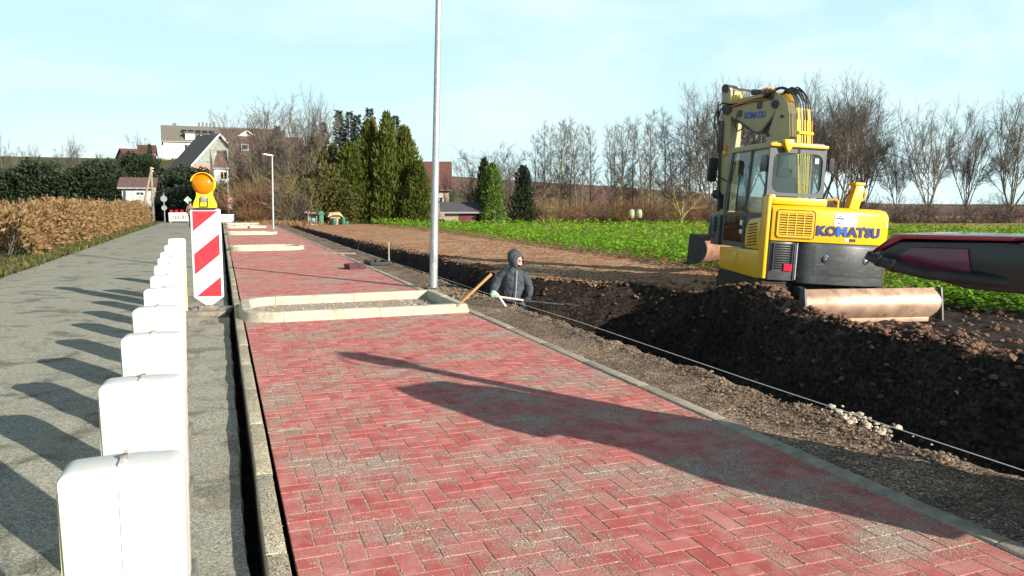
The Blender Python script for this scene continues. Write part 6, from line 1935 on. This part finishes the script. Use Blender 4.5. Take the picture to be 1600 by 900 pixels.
# bare trees behind the hedge at the left
for i, (px, py, D, lab) in enumerate(((168, 232, 92, 'bare tree behind the low white garden house'), (112, 205, 96, 'bare tree behind the hedge, well left of the garden house'), (52, 222, 90, 'bare tree behind the hedge, second from the left edge of the view'), (8, 200, 94, 'bare tree behind the hedge, farthest left'))):
    hh = .8; place(('broad', i % 2), None, foot(px, D, 1.0), (hh * .75, hh * .75, hh), i * 2.1, 'bare_tree', lab, 'tree', top=H + (316 - py) / 1200 * D)
for i, px in enumerate((0, 30, 62, 95, 128, 160, 185)):
    place('dark_shrub', None, foot(px, 84, 1.0), (1.5, 1.5, 1.1 + .3 * (i % 3)), i, 'garden_shrub', 'dark evergreen shrub in the row behind the brown hedge', 'shrub', 'dark shrubs behind the hedge')
# hedge behind
# beech hedge along the left side of the road
hd_ = empty('hedge', (-5.6, 42, 0), 0, 'brown leaved hedge along the left side of the road', 'hedge')
rr = random.Random(6); lv = Leaves()
for i in range(30000):
    y = rr.uniform(24, 62); a = rr.uniform(0, pi)
    k = 1 + .28 * fn(y, a * 2, .8, 3) + .2 * fn(y, a * 3, 2.5, 1); q = k * (1 - .4 * rr.random() ** 2)
    hgt = 1.32 + .25 * fn(y, 0, .25, 8)
    p = Vector((-5.6 + .85 * q * cos(a), y, .0 + hgt * q * sin(a) ** .7))
    lv.add(p - Vector((-5.6, 42, 0)), Vector((cos(a) + rr.gauss(0, .6), rr.gauss(0, .6), sin(a) + rr.gauss(0, .6))), rr.uniform(.02, .045), rr.uniform(.09, .20), rr.random() * .8 + .2 * k, rr.uniform(0, 3.1))
lv.build('foliage', M['dry_leaf'], hd_)
b = MB()
for i in range(120):
    y = rr.uniform(-18, 20); x = rr.uniform(-.5, .5)
    limb(b, rr, (x * .5, y, 0), (x, rr.uniform(-.3, .3), 1), rr.uniform(1.0, 1.7), .02, .008, 4, 4, .1, .02)
b.build('branches', M['twig'], hd_, smooth=0)['kind'] = 'stuff'
# rough grass along the verge
rr = random.Random(9); lv = Leaves()
for i in range(16000):
    y = 9 + 52 * rr.random() ** 1.2; x = rr.choice((rr.gauss(-4.55, .25), rr.uniform(-9, -4.4)))
    if x > -4.2: continue
    lv.add(Vector((x, y, lv_z(x, y) - .01)), Vector((rr.gauss(0, .5), rr.gauss(0, .5), 1)), rr.uniform(.012, .03), rr.uniform(.08, .22), rr.random(), rr.uniform(0, 3.1))
o = lv.build('verge_grass', M['olive_leaf'], None); o['kind'] = 'stuff'
lv = Leaves()
for i in range(5200):                                     # tufts at the feet of the thicket and the trench end
    x, y = rr.choice(((rr.gauss(3.6, 1.2), rr.uniform(52, 60)), (rr.uniform(4, 9.5), rr.gauss(61.5, .8))))
    lv.add(Vector((x, y, -.12)), Vector((rr.gauss(0, .5), rr.gauss(0, .5), 1)), rr.uniform(.02, .04), rr.uniform(.15, .4), rr.random(), rr.uniform(0, 3.1))
o = lv.build('dry_grass', M['dry_leaf'], None); o['kind'] = 'stuff'
# ------------------------------------------------------------------ houses
def house(name, label, px, py, D, w_, d_, eave, ridge, wall, roof, rz=0.0, gable_front=False, windows=(), chimneys=(), over=.35, cat='house', gable_m=None, base=-4.0, door=None):
    """px, py = where the middle of the front wall meets the ground; eave/ridge heights above it"""
    p = atD(px, py, D)
    root = empty(name, p, rz, label, cat)
    b = MB(); b.box((0, d_ / 2, (eave + base) / 2), (w_, d_, eave - base)); b.build('wall', wall, root)
    if gable_front:
        b = MB(); b.prism([(-w_ / 2, eave), (w_ / 2, eave), (0, ridge)], lambda q: (q[0], .002, q[1]), lambda q: (q[0], d_, q[1])); b.build('gable', gable_m or wall, root)
        rs = (ridge - eave) / (w_ / 2)
        for s_ in (-1, 1):
            b = MB(); xo = w_ / 2 + over
            pts = [(0, ridge + .16), (s_ * xo, ridge + .16 - rs * xo), (s_ * xo, ridge - rs * xo), (0, ridge)]
            b.prism(pts, lambda q: (q[0], -over, q[1]), lambda q: (q[0], d_ + over, q[1])); rf = b.build('roof', roof, root)
            b = MB(); pts = [(0, ridge + .19), (s_ * (xo + .02), ridge + .19 - rs * (xo + .02)), (s_ * (xo + .02), ridge - .10 - rs * (xo + .02)), (0, ridge - .10)]
            b.prism(pts, lambda q: (q[0], -over - .05, q[1]), lambda q: (q[0], -over - .003, q[1])); b.build('verge_board', M['trim'], rf)
    else:
        b = MB(); b.prism([(.002, eave), (d_ - .002, eave), (d_ / 2, ridge)], lambda q: (-w_ / 2 + .002, q[0], q[1]), lambda q: (w_ / 2 - .002, q[0], q[1])); b.build('gable', gable_m or wall, root)
        rs = (ridge - eave) / (d_ / 2)
        for s_ in (0, 1):
            yo = d_ / 2 + over; sg = -1 if s_ == 0 else 1
            pts = [(d_ / 2, ridge + .16), (d_ / 2 + sg * yo, ridge + .16 - rs * yo), (d_ / 2 + sg * yo, ridge - rs * yo), (d_ / 2, ridge)]
            b = MB(); b.prism(pts, lambda q: (-w_ / 2 - over, q[0], q[1]), lambda q: (w_ / 2 + over, q[0], q[1])); rf = b.build('roof', roof, root)
            if s_ == 0:
                b = MB(); b.box((0, -over - .06, ridge - rs * yo + .04), (w_ + 2 * over, .10, .10)); b.build('gutter', M['galv'], rf)
    for (x, z, ww, hh) in windows:
        b = MB(); t_ = .09
        for (cx_, cz_, a_, c_) in ((x, z + hh / 2, ww + t_, t_), (x, z - hh / 2, ww + t_, t_), (x - ww / 2, z, t_, hh - t_), (x + ww / 2, z, t_, hh - t_), (x, z, t_ * .6, hh - t_)): b.box((cx_, -.03, cz_), (a_, .07, c_))
        f = b.build('window', M['trim'], root)
        b = MB(); b.box((x, -.012, z), (ww - t_, .02, hh - t_)); b.build('pane', M['window'], f)
    for (x, y, ww, hh) in chimneys:
        b = MB(); b.box((x, y, ridge + hh / 2 - .3), (ww, ww, hh + .6)); b.build('chimney', M['roof_grey'], root)
    if door:
        x, ww, hh, dm_ = door
        b = MB(); b.box((x, -.03, hh / 2), (ww, .06, hh)); dr = b.build('door', dm_, root, bevel=.01)
        b = MB(); b.box((x + ww * .38, -.075, hh * .48), (.04, .04, .16)); b.build('handle', M['galv'], dr)
    return root
def addwin(root, x, z, w_, h_): pass
# cream house on the hill
S = 8.0
ch = house('cream_house', 'big cream house with a long grey roof, highest on the hill', 352, 268, 150, 21.4, 10, 5.6, 8.7, M['cream'], M['roof_grey'], rz=radians(3),
      windows=[(-8.9, 1.75, 1.2, 1.3), (-7.5, 1.75, 1.2, 1.3), (-6.1, 1.75, 1.2, 1.3), (-6.5, 4.3, 1.2, 1.4), (-3.8, 1.75, 1.2, 1.3), (-3.8, 4.3, 1.2, 1.4), (-.5, 4.3, 1.2, 1.4)],
      chimneys=[(-4.2, 5.0, .35, .9), (-3.5, 5.0, .35, 1.0), (-2.8, 5.0, .35, .9), (-2.1, 5.0, .35, .9), (-1.4, 5.0, .35, 1.1), (-8.6, 5.2, .7, .6)])
for k in range(5):                                             # dark roof lights
    y = 2.6 + .35; x = -7.0 + 1.25 * k
    b = MB(); b.box((x, 2.75, 5.6 + (2.75 / 5.0) * 3.1 + .32), (.95, 1.1, .14), Matrix.Rotation(atan2(3.1, 5), 3, 'X')); b.build('roof_light', M['window'], ch)
b = MB(); b.box((-6.0, .9, 6.5), (1.7, 1.8, 1.3)); dmr = b.build('dormer', M['white_wall'], ch)
b = MB(); b.box((-6.0, .8, 7.22), (2.1, 2.3, .14)); b.build('dormer_roof', M['roof_grey'], dmr)
b = MB(); b.box((-1.8, .9, 6.5), (4.8, 1.8, .8)); dmr = b.build('dormer', M['trim'], ch)
b = MB(); b.box((-1.8, .8, 6.97), (5.2, 2.3, .14)); b.build('dormer_roof', M['roof_grey'], dmr)
for k in range(3):
    b = MB(); b.box((-3.3 + 1.5 * k, -.02, 6.5), (1.2, .05, .55)); b.build('pane', M['window'], dmr)
b = MB(); b.lathe([(.02, 0), (.45, .14), (.5, .2)], (1.0, 3.2, 7.9), 16, (.2, -1, .2)); b.build('satellite_dish', M['trim'], ch)
# second long house to the right of it
house('brown_house', 'long house with a brown roof and yellow gable beyond the bare tree', 398, 262, 135, 10, 10, 4.0, 6.8, M['cream'], M['roof_brown'], rz=radians(-4), windows=[(-3, 2.2, 1.2, 1.3), (0, 2.2, 1.2, 1.3), (3, 2.2, 1.2, 1.3)])
house('yellow_house', 'small yellow gabled house showing through the bare branches', 388, 258, 126, 5.4, 8, 3.6, 5.4, M['cream'], M['roof_brown'], gable_front=True, windows=[(0, 2.2, 1.1, 1.2)])
# dark roofed gabled house with pale shingles
gh = house('gabled_house', 'house with a dark steep roof and a pale shingled gable', 344, 296, 97, 7.0, 5.2, 3.0, 6.75, M['salmon_wall'], M['roof_dark'], rz=radians(26), gable_front=True, gable_m=M['shingle'], windows=[(-1.2, 1.2, 1.0, 1.2), (1.4, 1.2, 1.0, 1.2), (0, 4.0, .8, .9)], over=.5)
# big brown roof by the road
bg_ = house('farmhouse', 'house with a huge brown roof behind the many stemmed bare tree', 420, 318, 84, 7.4, 10, 2.5, 7.4, M['white_wall'], M['roof_brown'], rz=radians(-3), windows=[(1.5, 1.3, 1.1, 1.1), (3.4, 1.3, 1.1, 1.1), (-1.5, 1.3, 1.1, 1.1)])
for (x, z) in ((-2.3, 6.0), (1.9, 5.6), (-.3, 3.2)):
    u = (z - 2.5) / 5.1
    b = MB(); b.box((x, u * 5.0 - .12, z + .16), (.8, 1.0, .12), Matrix.Rotation(atan2(5.1, 5), 3, 'X')); f = b.build('roof_light', M['trim'], bg_)
    b = MB(); b.box((x, u * 5.0 - .17, z + .22), (.6, .75, .06), Matrix.Rotation(atan2(5.1, 5), 3, 'X')); b.build('pane', M['window'], f)
an = house('annex', 'narrow house with pale blue front wall behind the orange warning lamp', 348, 314, 80, 1.5, 5, 3.3, 3.35, M['teal_wall'], M['roof_brown'], windows=[(.2, 2.6, .7, .8)], over=.1)
b = MB(); b.prism([(-.85, 3.3), (.75, 3.3), (.55, 5.2), (-.35, 5.2)], lambda q: (q[0], -.15 + (q[1] - 3.3) * .5, q[1]), lambda q: (q[0], 4.9, q[1])); b.build('roof', M['roof_brown'], an)
for x in (-.95, .9):  # dark tapered strip on either side of the front
    b = MB(); b.prism([(x - .14, -1.5), (x + .14, -1.5), (x + .14, 4.0), (x - .1, 5.4)], lambda q: (q[0], -.25, q[1]), lambda q: (q[0], .4, q[1])); b.build('dark_strip', M['roof_dark'], an)
b = MB(); b.box((0, -.012, 2.65), (1.5, .02, 1.25)); b.build('upper_wall', M['white_wall'], an)
house('white_house', 'white house half hidden behind the thicket of bare shrubs', 458, 320, 78, 5.0, 7, 3.0, 5.8, M['white_wall'], M['roof_brown'], rz=radians(-8), windows=[(-1.4, 1.9, .9, 1.0), (1.5, .9, 1.0, 1.1), (1.4, 2.2, .7, .6)])
# left end of the village
house('red_house', 'salmon house with a red roof at the far left', 217, 262, 165, 4.6, 8, 2.0, 4.0, M['salmon_wall'], M['roof_red'], gable_front=False, windows=[(-1, 1.0, .8, .9), (1, 1.0, .8, .9)], rz=radians(20))
house('red_house', 'farther house with a bright red roof left of the dark spruce', 229, 252, 185, 3.4, 7, 1.8, 3.9, M['salmon_wall'], M['roof_red'], windows=[(0, .8, .8, .9)])
house('garden_house', 'low white house with a red brown roof below the telegraph pole', 216, 322, 72, 2.6, 4, 1.75, 2.55, M['white_wall'], M['roof_brown'], windows=[(.2, 1.15, .7, .35)])
house('green_shed', 'small teal shed in front of the red roofed houses', 225, 262, 140, 3.0, 4, 1.6, 2.2, M['teal_wall'], M['roof_dark'])
# right of the conifers
house('red_roof_house', 'beige house with a dark red roof behind the lamp post', 678, 338, 84, 3.3, 6, 3.1, 5.9, M['beige_wall'], M['roof_red'], rz=radians(-16), windows=[(.6, 1.6, .8, 1.0)])
sh_ = house('garden_shed', 'weathered shed with a dark red door beyond the crop', 720, 357, 60, 2.5, 2.4, 1.35, 1.9, M['grey_wood'], M['roof_dark'], rz=radians(-16), windows=[], door=(.56, 1.35, 1.22, mat('dark_red_door', (.13, .022, .04), .7, var=.15)), base=-1)
# bales
for i, px in enumerate((987, 999)):
    p = foot(px, 61, -.15)
    b = MB(); b.lathe([(.1, -.36), (.2, -.32), (.24, -.15), (.24, .15), (.2, .30), (.1, .36)], (0, 0, .7), 14, (0, 0, 1))
    tag(b.build('bale', mat('pale_bale_wrap', (.30, .33, .19), .7, var=.3), None, loc=p, smooth=60), ('pale green wrapped bale under the bare trees, the left of the two', 'pale green wrapped bale under the bare trees, the right of the two')[i], 'bale', 'pale bales under the trees')
# ------------------------------------------------------------------ street furniture at the end of the road
p = atD(239, 322, 68)
tp = empty('telegraph_pole', p, 0, 'wooden telegraph pole with a slanting brace at the left of the road', 'telegraph pole')
hh = (322 - 262) / 1200 * 68
b = MB(); b.tube([(0, 0, -2), (0, 0, hh)], [.12, .10], 8); b.build('pole', M['grey_wood'], tp)
b = MB(); b.tube([(-1.05, 0, -1.2), (-.05, 0, hh * .86)], [.10, .09], 8); b.build('brace', M['grey_wood'], tp)
for z in (hh - .15, hh - .4):
    b = MB(); b.lathe([(.04, -.02), (.06, .04), (.03, .10)], (.14, 0, z), 8); b.build('insulator', M['trim'], tp)
def disc(b, c, r, th=.02, n=20): b.lathe([(r, -th / 2), (r, th / 2)], c, n, (0, -1, 0))
p = atD(362, 347, 57)
sg = empty('traffic_sign', p, 0, 'post with two round white traffic signs with red rims right of the striped board', 'traffic sign')
for x in (-.16, .12):
    b = MB(); b.tube([(x, .03, -.3), (x, .03, (3.6 if x < 0 else 1.75))], .03, 6); b.build('post', M['galv'], sg)
for z, s_ in ((1.62, '6'), (1.13, '2')):
    b = MB(); disc(b, (0, 0, z), .26); d_ = b.build('disc', M['red_sheet'], sg)
    b = MB(); disc(b, (0, -.012, z), .19, .012); b.build('disc_face', M['white_sheet'], d_)
    if s_ == '6': text_mesh('symbol', '6', .24, M['rubber'], d_, Matrix.Translation((0, -.022, z)) @ Mx, .002, .004)
M['sign_back'] = mat('grey_sign_back', (.22, .27, .26), .5, .3)
p = atD(258, 352, 60)
sg = empty('traffic_sign', p, 0, 'post carrying two grey sign backs left of the road end', 'traffic sign')
b = MB(); b.tube([(0, 0, -.3), (0, 0, 2.45)], .035, 6); b.build('post', M['galv'], sg)
for z in (2.05, 1.35):
    b = MB(); disc(b, (0, -.045, z), .24 if z > 2 else .2); b.build('disc', M['sign_back'], sg)
p = atD(266, 350, 60)
b = MB(); b.tube([(0, 0, -.3), (0, 0, .75)], .035, 6); tag(b.build('marker_post', M['trim'], None, loc=p), 'short white marker post beside the sign post at the road end', 'post')
p = atD(295, 345, 62)
sg = empty('traffic_sign', p, 0, 'square sign standing on its corner behind the walking person', 'traffic sign')
b = MB(); b.tube([(0, 0, -.3), (0, 0, 1.5)], .03, 6); b.build('post', M['galv'], sg)
b = MB(); b.prism_y([(0, 1.36), (.30, 1.66), (0, 1.96), (-.30, 1.66)], -.06, -.04); pl_ = b.build('plate', mat('pale_green_sign', (.45, .62, .42), .5), sg)
# road closure barrier
p = atD(281, 349, 58)
br_ = empty('road_barrier', p, 0, 'white plastic road barrier with four red lamps at the end of the road', 'barrier')
b = MB(); b.box((0, 0, .70), (1.50, .05, .22)); b.box((0, 0, .22), (1.50, .05, .12)); b.build('frame', M['white_plastic'], br_, bevel=.01)
for k in range(13):
    b = MB(); b.box((-.70 + 1.40 * k / 12, 0, .44), (.075 if k not in (4, 5, 8) else .05, .04, .33)); b.build('slat', M['white_plastic'], br_)
for k in range(4):
    b = MB(); b.lathe([(.05, 0), (.11, .05), (.12, .14), (.08, .20)], (-.56 + .37 * k, 0, .81), 10); b.build('lamp', M['red_lens'], br_)
for x in (-.6, .6):
    b = MB(); b.box((x, 0, .08), (.12, .6, .16)); b.build('foot', M['grey_rubber'], br_)
p = atD(355, 349, 56)
pn = empty('white_box', p, 0, 'white box standing behind the striped board at the end of the lane', 'box')
b = MB(); b.box((0, .35, .36), (1.05, .8, .56)); b.build('body', M['white_sheet'], pn, bevel=.02)
b = MB(); b.box((.50, -.055, .36), (.09, .012, .54)); b.build('blue_edge', mat('blue_edge', (.05, .04, .35), .5), pn)
# garden things beyond the trench
g0 = atD(480, 352, 57)
b = MB(); b.box((0, 0, .04), (2.0, .9, .08)); tag(b.build('ground_slab', M['trim'], None, loc=g0), 'flat white slab on the ground under the garden chair', 'slab')
ch_ = empty('garden_chair', g0 + Vector((.18, 0, .08)), .4, 'white plastic garden chair on the white slab beyond the trench', 'chair')
b = MB(); b.box((0, 0, .36), (.46, .44, .04)); b.build('seat', M['trim'], ch_)
b = MB(); b.box((0, .22, .66), (.46, .04, .52), Matrix.Rotation(-.15, 3, 'X')); b.build('backrest', M['trim'], ch_)
for x in (-.2, .2):
    for y in (-.19, .19):
        b = MB(); b.tube([(x, y, 0), (x, y, .36)], .022, 6); b.build('leg', M['trim'], ch_)
    b = MB(); b.box((x * 1.15, 0, .55), (.04, .44, .03)); b.build('armrest', M['trim'], ch_)
p = atD(488, 351, 57)
rk = empty('crate_rack', p, 0, 'open wooden frame with blue and green things inside right of the garden chair', 'rack')
for (x, z, a_, c_) in ((-.30, .42, .07, .84), (.30, .42, .07, .84), (0, .86, .68, .07)):
    b = MB(); b.box((x, 0, z), (a_, .5, c_)); b.build('board', M['grey_wood'], rk)
gp = mat('green_plastic', (.03, .13, .065), .6, var=.25); bp_ = mat('blue_plastic', (.12, .25, .36), .5, var=.15)
b = MB(); b.box((.1, .0, .25), (.26, .3, .5)); tag(b.build('crate', bp_, None, loc=p, bevel=.02), 'blue plastic crate inside the open wooden frame', 'crate')
b = MB(); b.lathe([(.10, 0), (.13, .4), (.10, .5)], (-.14, 0, 0), 10); tag(b.build('watering_can', gp, None, loc=p), 'green can inside the open wooden frame', 'can')
p = atD(502, 352, 57)
b = MB(); b.box((0, 0, .38), (.36, .4, .76), taper=.9); b.prism_y([(-.32, .76), (.30, .78), (.05, 1.06), (-.2, 1.02)], -.25, .25)
tag(b.build('compost_bin', gp, None, loc=p, bevel=.03), 'green lidded compost bin in the garden left of the straw roofed hutch', 'bin')
p = atD(524, 353, 57)
hu = empty('garden_hutch', p, .1, 'little hutch with a straw coloured roof beyond the trench', 'hutch')
b = MB(); b.box((0, .2, .34), (.72, .6, .68)); b.build('wall', M['grey_wood'], hu)
b = MB(); b.prism_y([(-.60, .62), (-.45, .98), (.30, 1.02), (.62, .60), (.2, .80), (-.3, .78)], -.25, .8); b.build('roof', mat('straw_roof', (.45, .30, .15), .95, var=.25, vs=8), hu)
for i, (dx, hh) in enumerate(((-.12, .58), (.55, .62), (.78, .36))):
    q = p + Vector((dx, -.35, 0)); b = MB(); b.lathe([(.14, 0), (.17, hh * .5), (.15, hh)], (0, 0, 0), 12)
    tag(b.build('barrel', gp, None, loc=q), ('green barrel in front of the straw roofed hutch', 'green barrel at the right side of the straw roofed hutch', 'lowest green barrel, farthest right of the straw roofed hutch')[i], 'barrel', 'green barrels at the hutch')
